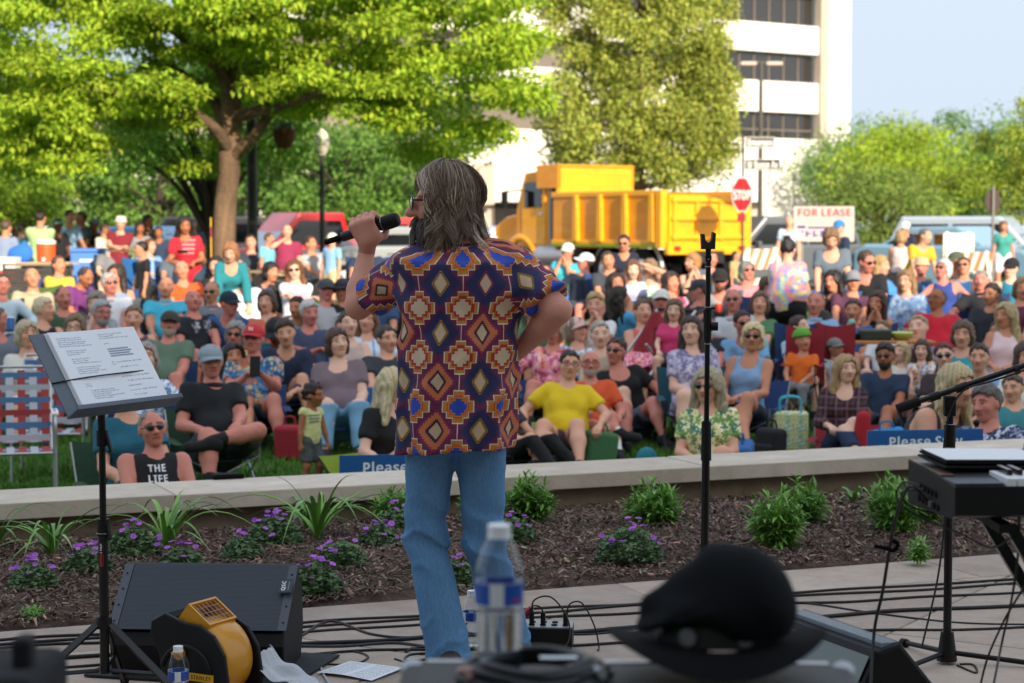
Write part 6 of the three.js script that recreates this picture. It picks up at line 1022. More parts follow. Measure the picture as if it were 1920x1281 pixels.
daylily(-8, 1035, .34, 1, 'strap leaved lily cut by the left edge'); daylily(97, 1048, .34, 2, 'strap leaved lily left of the music stand pole'); daylily(312, 1036, .40, 3, 'strap leaved lily above the left monitor', 22); daylily(596, 1016, .42, 4, 'tall strap leaved lily left of the singer', 20); daylily(575, 1000, .3, 6, 'smaller lily beside the tall one near the wall', 8); daylily(1600, 948, .2, 7, 'thin grassy lily beside the wall at right', 8);
const tinyLeaf = (() => { const g = new THREE.BufferGeometry(), v = [0, 0, 0], ix = []; for (let i = 0; i <= 10; i++) { const a = -2.6 + i * .52, r = i % 2 ? 1 : .55; v.push(Math.sin(a) * r, .18 * r, Math.cos(a) * r + .2); if (i) ix.push(0, i, i + 1); } g.setAttribute('position', new THREE.Float32BufferAttribute(v, 3)); g.setIndex(ix); g.computeVertexNormals(); return g; })();
const flowerGeo = (() => { const out = []; for (let k = 0; k < 5; k++) { const a = k * 1.2566; const g = grid(2, 3, (u, v) => { const r = .003 + .0155 * v, w = .010 * Math.sin(Math.min(1, v * 1.15) * 2.2); return [Math.cos(a) * r - Math.sin(a) * (u - .5) * w * 2, .004 * v * v + .001, Math.sin(a) * r + Math.cos(a) * (u - .5) * w * 2]; }); out.push(g); } return merge(out); })();
const petalMats = ['#a04fb8', '#b35fc6', '#8f45ac'].map(c => std(c, .7, { side: THREE.DoubleSide })), centreMat = std('#d8c9e0', .7);
function geranium(px, py, w, nf, seed, label) {
  const p = on(px, py, .02), R = rng(seed), t = thing('cranesbill', label, 'plant', [p.x, .01, p.z], 0, 'purple cranesbills in the flower bed'), n = Math.round(1500 * Math.max(.5, w / .24)), h = w * .52;
  const im = new THREE.InstancedMesh(tinyLeaf, phys('#ffffff', .7, { side: THREE.DoubleSide, transmission: .12, thickness: 0 }), n), m = new THREE.Matrix4(), q = new THREE.Quaternion(), e = new THREE.Euler(), c = new THREE.Color();
  for (let i = 0; i < n; i++) { const a = R() * 6.283, r = Math.sqrt(R()), hh = h * Math.sqrt(Math.max(0, 1 - r * r)) * (.35 + .65 * R()); e.set((R() - .5) * 1.6, R() * 6.28, (R() - .5) * 1.6); const s = .008 + .009 * R(); m.compose(V(Math.cos(a) * r * w / 2, .01 + hh, Math.sin(a) * r * w / 2), q.setFromEuler(e), V(s, s, s)); im.setMatrixAt(i, m); const k = .8 + .5 * R(); im.setColorAt(i, c.setRGB(.11 * k, .19 * k, .08 * k)); }
  im.name = 'foliage'; im.userData = { kind: 'stuff' }; t.add(shadowed(im));
  for (let i = 0; i < nf * 1.7; i++) { const a = R() * 6.283, r = Math.pow(R(), .6) * .95, x = Math.cos(a) * r * w / 2, z = Math.sin(a) * r * w / 2, y = h * Math.sqrt(Math.max(.1, 1 - r * r)) + .022 + .03 * R(); const f = part('flower', flowerGeo, petalMats[(R() * 3) | 0], t); f.position.set(x, y, z); f.rotation.set((R() - .3) * .9, R() * 6, (R() - .5) * .9); const k = .55 + .3 * R(); f.scale.setScalar(k); const sm = part('flower_stem', rod(V(x * .8, h * .3, z * .8), V(x, y, z), .0009, .0009, 5), leafGreen[0], t); }
}
[[62, 1108, .2, 9, 'cranesbill at the far left below the lily'], [165, 1082, .22, 9, 'cranesbill crossed by the music stand pole'], [250, 1046, .26, 10, 'cranesbill right of the music stand pole'], [340, 1075, .2, 8, 'cranesbill peeking over the left monitor grille'], [455, 1052, .19, 6, 'small cranesbill above the monitor top edge'], [515, 1026, .27, 12, 'round cranesbill beside the tall lily'], [590, 1112, .22, 9, 'cranesbill right of the monitor corner'], [640, 1066, .22, 8, 'cranesbill halfway between monitor and singer'], [708, 1030, .2, 7, 'cranesbill left of the singer knee'], [745, 1000, .22, 7, 'cranesbill half hidden by the singer thigh'], [858, 1092, .16, 5, 'cranesbill seen between the singer legs'], [958, 1022, .24, 9, 'cranesbill right of the singer knee'], [1180, 1052, .29, 13, 'wide cranesbill left of the mic stand']].forEach(([x, y, w, n, l], i) => geranium(x, y, w, n, 100 + i, l + ' with purple flowers'));
function perennial(px, py, w, h, seed, label) {
  const p = on(px, py, .02), R = rng(seed), t = thing('green_perennial', label, 'plant', [p.x, .01, p.z], 0, 'leafy green perennials in the flower bed');
  const ns = h < .15 ? 12 : 46, leaf = (() => { const g = grid(2, 4, (u, v) => { const k = (u - .5) * 2, ww = .11 * Math.sin(Math.min(1, v * .96 + .04) * Math.PI); return [k * ww, -.25 * v * v + Math.abs(k) * ww * .5, v]; }); return g; })(), per = 24, n = ns * per;
  const im = new THREE.InstancedMesh(leaf, phys('#ffffff', .55, { side: THREE.DoubleSide, transmission: .22, thickness: 0 }), n), m = new THREE.Matrix4(), q = new THREE.Quaternion(), c = new THREE.Color(), e = new THREE.Euler(0, 0, 0, 'YXZ'); let i = 0;
  for (let s = 0; s < ns; s++) {
    const a = R() * 6.283, r = Math.sqrt(R()), top = V(Math.cos(a) * r * w / 2, h * (.62 + .38 * R()) * (1 - .35 * r * r), Math.sin(a) * r * w / 2), b = V(top.x * .35, 0, top.z * .35); if (s % 2 === 0) part('stem', rod(b, top, .003, .0018, 5), leafGreen[1], t);
    for (let k = 0; k < per; k++) { const f = .2 + .8 * (k / per), pp = b.clone().lerp(top, f); e.set(-.75 + .9 * R() - (f > .9 ? .7 : 0), R() * 6.283, 0); const sz = (.05 + .035 * R()) * (f > .85 ? .8 : 1) * Math.min(1, .3 + h * 3); m.compose(pp, q.setFromEuler(e), V(sz, sz, sz)); im.setMatrixAt(i++, m); const g = .8 + .5 * R(); im.setColorAt(i - 1, c.setRGB(.17 * g, .36 * g, .05 * g)); }
  }
  im.name = 'leaves'; im.userData = { kind: 'stuff' }; t.add(shadowed(im));
}
perennial(992, 982, .25, .26, 1, 'bushy green perennial just right of the singer'); perennial(1226, 992, .27, .26, 2, 'bushy green perennial left of the mic stand'); perennial(1456, 1030, .26, .30, 3, 'nearer bushy green perennial right of the mic stand'); perennial(1500, 985, .24, .26, 4, 'bushy green perennial behind the nearer one'); perennial(1680, 1000, .30, .32, 5, 'wide green perennial beside the keyboard'); perennial(1735, 985, .22, .2, 6, 'low green perennial under the keyboard end'); perennial(1905, 905, .26, .2, 7, 'green perennial at the right edge above the keyboard'); perennial(1722, 1052, .1, .12, 8, 'small light green sprig near the paving edge'); perennial(62, 1156, .12, .05, 9, 'small yellow green seedling at lower left'); perennial(740, 985, .2, .2, 10, 'green perennial hidden behind the singer thigh'); perennial(905, 985, .22, .22, 11, 'green perennial between the singer legs');
// ---------------------------------------------------------------- the audience
const tGraphic = graphic('#1b1f26', g => { g.fillStyle = '#c9ccd0'; const R = rng(3); for (const cx of [225, 292]) for (let i = 0; i < 26; i++) { g.globalAlpha = 0.6; g.fillRect(cx - 18 + R() * 36, 330 - 60 + R() * 70, 4 + R() * 9, 4 + R() * 9); } });
const tLife = graphic('#15161a', g => { g.fillStyle = '#e4e6e8'; g.textAlign = 'center'; g.font = 'bold 34px sans-serif'; g.save(); g.translate(256, 312); g.fillText('THE', 0, 0); g.fillText('LIFE', 0, 34); g.fillText('GOOD', 0, 66); g.restore(); });
const tKid = graphic('#d8d998', g => { g.fillStyle = '#5c6a70'; g.textAlign = 'center'; for (let i = 0; i < 3; i++) { g.fillRect(190 + i * 8, 300 + i * 26, 130 - i * 16, 9); g.fillRect(200, 312 + i * 26, 90, 5); } });
const tRed = graphic('#b81f2e', g => { g.fillStyle = '#d98a8e'; for (let i = 0; i < 4; i++) g.fillRect(205 + i * 4, 270 + i * 30, 100 - i * 8, 12); });
const tWhiteTee = graphic('#d9dce6', g => { g.fillStyle = '#d39aa8'; g.fillRect(190, 300, 130, 60); g.fillStyle = '#7f8fb8'; g.fillRect(200, 366, 110, 12); });
const pm = t => new THREE.MeshStandardMaterial({ map: t, roughness: 0.9 });
const mGraphic = pm(tGraphic), mLife = pm(tLife), mKid = pm(tKid), mRed = pm(tRed), mWT = pm(tWhiteTee);
const BL = '#24406e', BB = '#1f5f9e', RD = '#8e1f2b', BK = '#1d1f22', GR = '#2b4a34', OL = '#46602c', GY = '#5b6570', OR = '#b84a24', TL = '#1e4f5c', LM = '#8aa02a';
const W = { fem: 1 };
// left block, front to back
person(285, 768, 'low', 'bald man in sunglasses and black sleeveless printed shirt close behind the wall', { skin: 'f', hair: 'thin', hairc: '#8f857c', shades: 1, top: mLife, sleeve: 0, w: 1.35, belly: .7, legs: '#22252a', d: 11.6});
person(395, 645, 'sitCross', 'heavy man in grey cap and black polo with one leg crossed', { hat: '#8b99a3', top: '#15181e', collar: 1, legs: '#34383e', leg: .8, w: 1.32, belly: 1, skin: 'f', hairc: '#6a625a', chair: GR, frame: M.alu, shoes: '#141516', sock: '#17181a', yaw: 6, d: 12.6 });
person(437, 642, 'sit', 'black haired woman half hidden behind the man in grey cap', { ...W, hair: 'longfull', hairc: '#17130f', top: '#8f6c66', sleeve: 0, skin: 'b', chair: BK, d: 14.6 });
person(475, 606, 'sitPhone', 'man in red cap and blue flowered shirt holding up a phone', { hat: '#c23238', letter: 1, shades: 1, top: 'hawaii', w: 1.25, belly: .6, skin: 'f', legs: '#27303c', chair: BL, d: 14.6 });
person(441, 601, 'sit', 'grey haired woman in sunglasses and white flowered top', { ...W, hair: 'bob', hairc: '#8f8e8b', shades: 1, top: 'whitefloral', skin: 'f', chair: BK, d: 16.6, w: 1.1 });
person(516, 596, 'sitFwd', 'man in black cap and teal shirt looking down', { hat: '#24262b', top: '#1d6f86', skin: 'd', pitch: 24, hyaw: -30, chair: BL, d: 17.2 });
person(632, 614, 'sit', 'smiling woman in mauve tee and light blue jeans', { ...W, hair: 'bob', hairc: '#4a2f22', top: '#75656d', neck: 'v', legs: '#6f9cba', leg: 1.9, w: 1.5, belly: .8, skin: 'e', chair: BB, yaw: -4 });
person(580, 563, 'sitFold', 'white haired man in slate blue tee', { hair: 'full', hairc: '#c4c5c3', top: '#3d4763', w: 1.3, belly: .7, skin: 'f', legs: '#2f3a4a', chair: BL });
person(588, 718, 'child', 'toddler in pale yellow shirt standing by the blue sign', { hs: 1.62, hair: 'curly', hairc: '#2c1d15', top: mKid, sleeve: .15, legs: '#5a5f64', leg: .8, skin: 'c', yaw: 32, hyaw: 26, d: 14.6, w: 1.25 });
person(725, 608, 'sit', 'dark haired man in charcoal tee left of the singer', { hair: 'short', hairc: '#3a2f2a', top: '#33363c', skin: 'a', chair: BL, w: 1.1 });
person(738, 690, 'sitReach', 'woman with very long pale blonde hair in black tee left of the singer', { ...W, hair: 'longfull', hairc: '#cdbb95', top: '#15161a', skin: 'e', legs: '#1d1f24', leg: 1.9, w: 1.25, yaw: 40, hyaw: 30, chair: LM, d: 14.4, fix: 1 });
person(652, 582, 'sit', 'brown haired woman in a pale sleeveless top behind the mauve tee', { ...W, hair: 'short', hairc: '#4a382e', top: '#b7a39b', sleeve: 0, skin: 'e', chair: BK });
person(140, 588, 'sit', 'brown haired woman in glasses peeking over the music stand', { ...W, hair: 'bob', hairc: '#7a6247', specs: 1, top: '#5a4a5c', skin: 'e', chair: BL, hyaw: -25 });
person(190, 563, 'sit', 'grey haired bearded man just above the music stand', { hair: 'full', hairc: '#9da2a3', beard: '#8d8d8b', specs: 1, top: '#5c6a76', skin: 'f', chair: BL });
person(82, 557, 'sitArms', 'short blonde woman in black tank top sitting in a red chair', { ...W, hair: 'full', hairc: '#d6c6a4', top: '#1a1b1f', sleeve: 0, skin: 'a', chair: RD, hyaw: 55, w: 1.15, legs: '#2c1a22', leg: 1.9 });
person(-4, 575, 'sitDrink', 'person in grey shirt at the left edge lifting a can', { top: '#6b7280', skin: 'f', hyaw: 50, hair: 'short', hairc: '#6e5a4c', chair: OR, yaw: 20 });
person(318, 580, 'sit', 'grey bearded man in olive veteran cap and sage tee', { hat: '#3f3c33', bill: '#2b2a25', beard: '#9b938a', hairc: '#8a857c', top: '#5d7562', w: 1.3, belly: .8, skin: 'f', chair: BL });
person(362, 540, 'sit', 'man looking up in black tee with grey print', { hair: 'thin', hairc: '#8f8982', top: mGraphic, w: 1.25, skin: 'f', pitch: -16, chair: BK });
person(311, 517, 'sit', 'grey haired man in bright turquoise polo', { hair: 'thin', hairc: '#6f6a64', top: '#3fb0cc', collar: 1, w: 1.35, belly: .5, skin: 'b', chair: BK });
person(396, 525, 'sitArms', 'man in sunglasses and grey polo', { hair: 'thin', hairc: '#5d5048', shades: 1, top: '#6c717c', collar: 1, skin: 'b', chair: BL, w: 1.15 });
person(430, 546, 'sitFwd', 'man in navy cap and blue tee turned to the right', { hat: '#1c2d3a', top: '#2c5d94', skin: 'f', hyaw: 45, chair: BK });
person(455, 496, 'sitArms', 'woman with greying hair in white tee', { ...W, hair: 'bob', hairc: '#6d625a', top: '#d5d5de', w: 1.35, skin: 'e', neck: 'v', chair: BL });
person(205, 512, 'sit', 'grey haired man in sunglasses and white polo', { hair: 'full', hairc: '#a8a7a4', shades: 1, top: '#dfe0e4', collar: 1, skin: 'f', chair: GY, w: 1.15 });
person(180, 546, 'sitChin', 'grey haired woman with hands raised to her face', { ...W, hair: 'bob', hairc: '#8b8278', top: '#8e98a0', skin: 'e', chair: BK });
person(160, 500, 'sitFwd', 'stocky man in purple polo leaning forward', { hair: 'thin', hairc: '#3c3733', top: '#6d3273', collar: 1, w: 1.35, belly: .6, skin: 'c', pitch: 22, yaw: 42, chair: OL });
person(217, 495, 'sit', 'woman with long dark hair seated before the olive bin', { ...W, hair: 'longfull', hairc: '#33241d', top: '#7b8ea6', sleeve: 0, skin: 'b', hyaw: -35, chair: BL });
person(4, 512, 'sitArms', 'man in dark vest and pale sleeves at the left edge', { hair: 'short', hairc: '#3a2c26', specs: 1, top: '#b7cdd8', sleeve: 1.8, skin: 'f', chair: BK });
person(341, 487, 'sit', 'grey haired man in orange tee', { hair: 'thin', hairc: '#a09d98', top: '#d0531f', skin: 'b', chair: BL, w: 1.1 });
person(432, 455, 'bend', 'woman with reddish hair in teal top leaning by the tree', { ...W, hair: 'bob', hairc: '#9a6b45', top: '#1f7a86', neck: 'v', skin: 'a', hyaw: -20, pitch: 14, d: 24, legs: '#2c3440', leg: 1.9, sleeve: 1.8 });
person(346, 405, 'standPhone', 'woman with long dark hair in red tee standing with a phone', { ...W, hair: 'longfull', hairc: '#1d1512', top: mRed, skin: 'c', d: 27.5, legs: '#2c4256', leg: 1.9, w: 1.25, pitch: 14, hem: .14 });
person(264, 452, 'child', 'boy in black tee standing beside the olive bin', { hs: 1.2, hair: 'short', hairc: '#1b1614', top: '#16181d', skin: 'b', yaw: -70, d: 28, legs: '#22252c', leg: .9 });
person(208, 443, 'sit', 'bald older man in grey tee sitting in the sun by the blue bin', { hair: 'fringe', hairc: '#c9c4bb', top: '#7b7f86', skin: 'e', d: 33.5, chair: BK });
person(281, 447, 'sitOver', 'person in light blue shirt with crossed bare legs in the sun', { hair: 'short', hairc: '#7a4c36', top: '#7ba4d6', skin: 'a', d: 33, yaw: 35, chair: BB, shoes: '#dcdcd8' });
person(76, 394, 'standFold', 'man in two tone green tee standing behind the bench', { hair: 'short', hairc: '#2b211c', top: '#a5c78a', skin: 'b', d: 32.7, yaw: 160, w: 1.15 });
person(12, 412, 'stand', 'man in grey tee at the left edge of the street crowd', { hair: 'short', hairc: '#5a4636', top: '#7f8fa8', skin: 'b', d: 31.8, yaw: 150, w: 1.2 });
person(42, 418, 'stand', 'person in teal tee beside the grey tee man at left', { hair: 'short', hairc: '#4a3a30', top: '#3a86a8', skin: 'b', d: 34.4, yaw: 100 });
person(131, 393, 'standHold', 'man in light blue tee standing behind the blue bin', { hair: 'short', hairc: '#181412', top: '#8fb0d8', skin: 'b', d: 36.1, yaw: 40 });
person(151, 396, 'standHold', 'man in dark grey tee beside the light blue tee man', { hair: 'short', hairc: '#181412', top: '#3f4a58', skin: 'c', d: 37.0, yaw: -60 });
person(108, 408, 'stand', 'person in dark clothes and green cap in the street crowd', { hat: '#2f7a4a', bill: '#dfe4e8', top: '#1d1f24', skin: 'd', d: 35.3, yaw: 30, legs: '#20242c', leg: 1.9 });
person(96, 424, 'stand', 'person in black beside the green tee man', { hair: 'short', hairc: '#111111', top: '#16181c', skin: 'd', d: 34.4, yaw: 80, legs: '#1d2026' });
person(176, 409, 'standFold', 'person in black tee and grey cap in the street crowd', { hat: '#6b717c', top: '#1b1d22', skin: 'd', d: 37.0, yaw: -20 });
person(196, 418, 'stand', 'person in cream shirt in the street crowd', { hair: 'short', hairc: '#5a4030', top: '#d8cfc0', skin: 'b', d: 36.1, yaw: 60 });
person(226, 404, 'standFold', 'man in wine red shirt with arms folded and white hat', { hat: '#dcd6cc', hatKind: 'bucket', top: '#7d2230', skin: 'a', d: 33.5, w: 1.1 });
person(262, 416, 'stand', 'person in grey top behind the boy in black', { hair: 'bob', fem: 1, hairc: '#2b211c', top: '#8d949c', skin: 'c', d: 36.1 });
person(277, 402, 'stand', 'tall dark haired person in black in the street crowd', { hair: 'long', fem: 1, hairc: '#1d1614', top: '#24262c', skin: 'c', d: 37.0, legs: '#22252c', leg: 1.9 });
person(360, 410, 'stand', 'grey haired man behind the woman in red tee', { hair: 'short', hairc: '#77716b', top: '#4a5f7c', skin: 'b', d: 38.7 });
person(297, 425, 'standHold', 'person in dark blue by the blue car', { hair: 'short', hairc: '#2b241f', top: '#2b3c58', skin: 'c', d: 36.1 });
person(538, 420, 'standMouth', 'man in maroon tee and khaki shorts holding his hand to his mouth', { hair: 'thin', hairc: '#5d4436', top: '#8a2a4c', legs: '#b8ab90', skin: 'a', d: 30.5, w: 1.3, belly: .7 });
person(505, 436, 'stand', 'person in sky blue tee beside the maroon tee man', { hair: 'short', hairc: '#6a4a34', top: '#6fb6d8', skin: 'b', d: 33, yaw: 50, legs: '#2a3448' });
person(552, 487, 'sitFold', 'woman with long auburn hair and sunglasses in white print tee', { ...W, hair: 'longfull', hairc: '#6b4226', shades: 1, top: mWT, skin: 'e', chair: BK, w: 1.2 });
person(556, 556, 'sitFwd', 'dark haired child in yellow and blue tank top', { hair: 'short', hairc: '#2d1d18', top: '#7fb3c4', sleeve: 0, skin: 'b', s: .85, hs: 1.15, chair: BB, hyaw: -40 });
person(582, 441, 'sit', 'man in grey tee sitting in the sun behind the lamp post', { hair: 'short', hairc: '#4a3d34', top: '#a3a6ab', skin: 'b', d: 33, yaw: 30 });
person(622, 436, 'stand', 'man in light blue shirt, pale cap and khaki shorts by the lamp post', { hat: '#dcd8cf', top: '#86b4dc', legs: '#c9b48c', skin: 'a', d: 32, yaw: -40 });
person(508, 492, 'sitFwd', 'dark haired woman in black before the maroon tee man', { ...W, hair: 'bob', hairc: '#1c1714', top: '#191b20', skin: 'b', chair: BK, hyaw: 30 });
person(642, 520, 'sitArms', 'man in black tee in a navy chair near the microphone arm', { hair: 'short', hairc: '#20232a', hat: '#1d2230', top: '#1b1d22', skin: 'b', chair: BL });
person(704, 520, 'sit', 'man in khaki shorts sitting behind the raised forearm', { hair: 'short', hairc: '#4b3a2e', top: '#2c4a6e', legs: '#b29a70', skin: 'b', chair: BK });
person(685, 440, 'sit', 'person in navy shirt under the hand with the microphone', { hair: 'short', hairc: '#2e2520', hat: '#263350', top: '#27344e', skin: 'b', d: 30 });
person(470, 440, 'sit', 'person in dark shirt sitting between tree and black post', { hair: 'short', hairc: '#4a3a30', top: '#34404f', skin: 'a', d: 34 });
// right block, front to back
person(1068, 655, 'sitArms', 'woman in bright yellow tee and glasses in a lime chair', { ...W, hair: 'short', hairc: '#2a2321', specs: 1, top: '#dcbd1c', legs: '#4d3848', leg: .5, w: 1.35, belly: .7, skin: 'a', chair: LM, frame: M.tubeGrey, d: 16.4, fix: 1 });
person(1107, 655, 'sitCrossR', 'bald bearded man in orange tee with one leg crossed', { hair: 'fringe', hairc: '#9c948c', beard: '#a1968d', specs: 1, top: '#d4572f', legs: '#5c6470', skin: 'f', w: 1.15, belly: .5, chair: BB, shoes: '#1b1c1f', sock: '#e2e2e0', d: 17, fix: 1 });
person(1155, 632, 'sitArms', 'woman in sunglasses and black V neck top leaning left', { ...W, hair: 'pony', hairc: '#3c2a22', shades: 1, top: '#121316', neck: 'scoop', w: 1.3, skin: 'f', legs: '#5a6070', side: -12, hyaw: -30, chair: BL, shoes: '#16171a', d: 17.8, fix: 1 });
person(1038, 596, 'sitArms', 'woman in pink flowered shirt beside the singer elbow', { ...W, hair: 'bob', hairc: '#a08a70', top: 'pinkfloral', sleeve: 1.4, w: 1.25, skin: 'f', chair: BL, legs: '#37485c', d: 16.5 });
person(1082, 592, 'sit', 'woman in pale pink cap and blue white blouse', { ...W, hair: 'bob', hairc: '#8a7460', hat: '#d8b3ab', top: 'bluewhite', skin: 'a', chair: GR, d: 17 });
person(1116, 549, 'sitChin', 'short haired blonde woman in white tee with hands at her mouth', { ...W, hair: 'full', hairc: '#b59a6c', top: '#dfe2e4', skin: 'a', chair: BK, w: 1.1 });
person(1163, 537, 'sit', 'dark haired girl in sky blue tee seen from behind', { ...W, hair: 'long', hairc: '#2c211c', top: '#4f9fce', skin: 'b', s: .95, yaw: 120, chair: null });
person(1155, 511, 'sit', 'woman with long dark hair in black top beside the blue chair', { ...W, hair: 'longfull', hairc: '#2a1d19', top: '#17181b', neck: 'scoop', sleeve: 0, skin: 'b', chair: BB });
person(1097, 472, 'sitArms', 'man in navy tee and pale cap turned aside', { hat: '#ccd2dc', top: '#1a2638', skin: 'f', hyaw: -60, w: 1.25, chair: BL, yaw: -20 });
person(1064, 455, 'sitChin', 'man in cyan tee and white cap with hand at his chin', { hat: '#dfe0dc', top: '#3fb4c8', skin: 'b', chair: TL, w: 1.15 });
person(1023, 497, 'sitFwd', 'balding man in bright blue tee beside the singer shoulder', { hair: 'thin', hairc: '#4c3a30', top: '#2b6fc4', skin: 'f', hyaw: -50, chair: GR });
person(1170, 440, 'bend', 'woman in navy top and sunglasses with a shoulder strap standing', { ...W, hair: 'short', hairc: '#2d211d', shades: 1, top: '#1a2236', skin: 'b', d: 27, lean: -12, w: 1.15, legs: '#23262e', leg: 1.9 });
person(1187, 487, 'child', 'little girl with long hair in pale lavender dress standing', { ...W, hs: 1.3, hair: 'long', hairc: '#6a4a34', top: '#b6bbd8', hem: .3, skin: 'e', d: 23.5 });
person(1218, 485, 'sitShade', 'woman in green white top shading her eyes with her hand', { ...W, hair: 'bob', hairc: '#8a6f55', top: 'greenwhite', sleeve: 0, skin: 'a', d: 26, chair: OR, legs: '#1e2c4c' });
person(1298, 474, 'sitChin', 'woman with blonde brown hair raising her hand to her mouth', { ...W, hair: 'bob', hairc: '#a87c4c', top: '#3a4152', sleeve: 0, skin: 'a', d: 27, hyaw: -60, chair: BK });
person(1312, 522, 'sit', 'man in black tee and dark cap turned to the left', { hat: '#30343c', top: '#171b22', skin: 'f', yaw: -70, hyaw: -20, chair: BK, w: 1.15 });
person(1350, 505, 'sitFwd', 'bearded man in black cap, white sunglasses and grey tank top', { hat: '#1b1a19', shades: 1, beard: '#5b3c2a', top: '#8a9198', sleeve: 0, skin: 'f', chair: GY });
person(1401, 489, 'sitArms', 'grey haired woman in pink top beside the flag chair', { ...W, hair: 'bob', hairc: '#77807c', shades: 1, top: '#d8868e', skin: 'f', chair: BK, hyaw: 30 });
person(1265, 560, 'sit', 'small girl in pink top riding in the red stroller', { ...W, hs: 1.3, hair: 'long', hairc: '#6e5038', top: '#c9396c', skin: 'e', chair: RD, d: 18.2, s: 0.66, kid: 1 });
person(1297, 592, 'sitClasp', 'brown haired woman in lavender flowered dress', { ...W, hair: 'long', hairc: '#38251f', top: 'lavender', w: 1.35, belly: .4, skin: 'e', legs: 'lavender', leg: .9, chair: TL, d: 17.2, fix: 1 });
person(1322, 578, 'sit', 'man in sunglasses and dark tee behind the mic stand', { hair: 'short', hairc: '#2a2421', shades: 1, top: '#22262e', skin: 'f', chair: BK, d: 18 });
person(1324, 647, 'sit', 'grey haired woman in glasses and light blue shirt', { ...W, hair: 'bob', hairc: '#8f9396', specs: 1, top: 'denimprint', w: 1.3, skin: 'e', chair: BL, d: 17.8, fix: 1 });
person(1327, 690, 'sitOver', 'long haired woman in sunglasses, pale yellow shirt and grey trousers', { ...W, hair: 'longfull', hairc: '#a89a80', shades: 1, top: 'yellowflower', legs: '#3c4746', leg: 1.92, w: 1.2, skin: 'a', chair: BK, frame: M.tubeGrey, d: 14.2, fix: 1 });
person(1412, 604, 'sitOver', 'blonde woman in sunglasses and light blue sleeveless top', { ...W, hair: 'bob', hairc: '#d9c596', shades: 1, top: '#7fa2c6', sleeve: 0, neck: 'v', legs: '#2b3440', skin: 'b', chair: BL, frame: M.tubeGrey, d: 17.2, fix: 1 });
person(1393, 583, 'sitFwd', 'man in sunglasses and sky blue shirt leaning forward', { hair: 'short', hairc: '#2d2420', shades: 1, top: '#7db0dc', skin: 'f', chair: BL, d: 17.6 });
person(1506, 618, 'sit', 'child in green bicycle helmet and orange tee', { hs: 1.3, hair: 'none', hat: '#5aa03a', hatKind: 'helmet', top: '#de6a1e', skin: 'b', hyaw: 30, chair: RD, legs: '#7b7f84', leg: 1.6, s: 0.62, kid: 1, d: 18.4, fix: 1 });
person(1567, 632, 'sit', 'child in grey flat cap and pale tee', { hs: 1.3, hat: '#7d7876', hair: 'short', top: '#a8b2ba', skin: 'b', hyaw: 40, chair: RD, s: 0.6, kid: 1, d: 18.8, fix: 1 });
person(1500, 590, 'sit', 'brown haired boy looking to the right', { hs: 1.3, hair: 'short', hairc: '#3d2c22', top: '#a9c1d6', skin: 'e', hyaw: 50, chair: BL, d: 18.8, s: 0.72, kid: 1 });
person(1541, 584, 'sitFwd', 'woman with black hair looking down at the children', { ...W, hair: 'bob', hairc: '#17130f', top: '#2b2f3c', neck: 'scoop', skin: 'b', pitch: 25, chair: BL, d: 19 });
person(1478, 447, 'bend', 'woman in tie dye tee and black shorts bending away', { ...W, hair: 'bun', hairc: '#1b1614', top: 'tiedye', legs: '#101114', leg: .42, w: 1.75, skin: 'a', yaw: 165, d: 22.5, lean: -24, hem: .1 });
person(1559, 427, 'bend', 'woman in grey scoop tee standing and looking down', { ...W, hair: 'bob', hairc: '#7d6046', top: '#5d6b78', neck: 'scoop', skin: 'a', d: 24, lean: -26, pitch: 30, w: 1.25, legs: '#27406e' });
person(1562, 508, 'sitFwd', 'woman with very long black hair in black top', { ...W, hair: 'longfull', hairc: '#15110f', top: '#1a1416', sleeve: 0, skin: 'b', hyaw: -30, chair: BB });
person(1645, 545, 'sitChin', 'girl in black tank top eating at the low orange table', { ...W, s: .88, hs: 1.15, hair: 'long', hairc: '#4a3122', top: '#17171a', sleeve: 0, skin: 'b', chair: BL });
person(1690, 431, 'stand', 'blonde woman in pale pink tank and denim shorts seen from behind', { ...W, hair: 'bob', hairc: '#a5845c', top: '#d3bcc0', sleeve: 0, legs: '#2c5470', leg: .45, skin: 'b', d: 30, yaw: 170, w: 1.15, hem: -.02 });
person(1698, 415, 'stand', 'man in white cap and navy shirt beyond the pink tank top', { hat: '#dcdee2', top: '#1c2a44', skin: 'b', d: 36, yaw: -30, w: 1.1 });
person(1573, 412, 'stand', 'man in royal blue cap and navy tee by the lease sign', { hat: '#2f78c0', top: '#1c2c44', skin: 'a', d: 32, w: 1.35, yaw: -50 });
person(1736, 428, 'bend', 'man in green and yellow jersey leaning over', { hair: 'short', hairc: '#6b6b6c', top: '#c4a02c', skin: 'a', d: 29, yaw: 40, lean: -8, legs: '#1f2f28' });
person(1625, 470, 'sitFwd', 'man in sunglasses and black top behind the blue cooler', { hair: 'short', hairc: '#4a382c', shades: 1, top: '#181c20', skin: 'f', hyaw: 45, chair: BK, d: 25 });
person(1652, 478, 'sit', 'blonde woman in blue tee seen from the side', { ...W, hair: 'long', hairc: '#b0905c', top: '#3f84c8', skin: 'a', yaw: 55, chair: BL, d: 25.5 });
person(1769, 485, 'sitArms', 'white haired woman in sunglasses and blue top', { ...W, hair: 'bob', hairc: '#cdd0d2', shades: 1, top: '#2c4288', sleeve: 0, skin: 'f', chair: BB, hyaw: -30 });
person(1808, 481, 'sitArms', 'woman in grey racer tank and sunglasses', { ...W, hair: 'pony', hairc: '#4a3326', shades: 1, top: '#868c94', sleeve: 0, skin: 'b', chair: BB, w: 1.15 });
person(1792, 470, 'sit', 'man in olive cap and dark green shirt', { hat: '#4a5548', top: '#2f4a46', skin: 'b', d: 26.5, hyaw: -60, chair: GY });
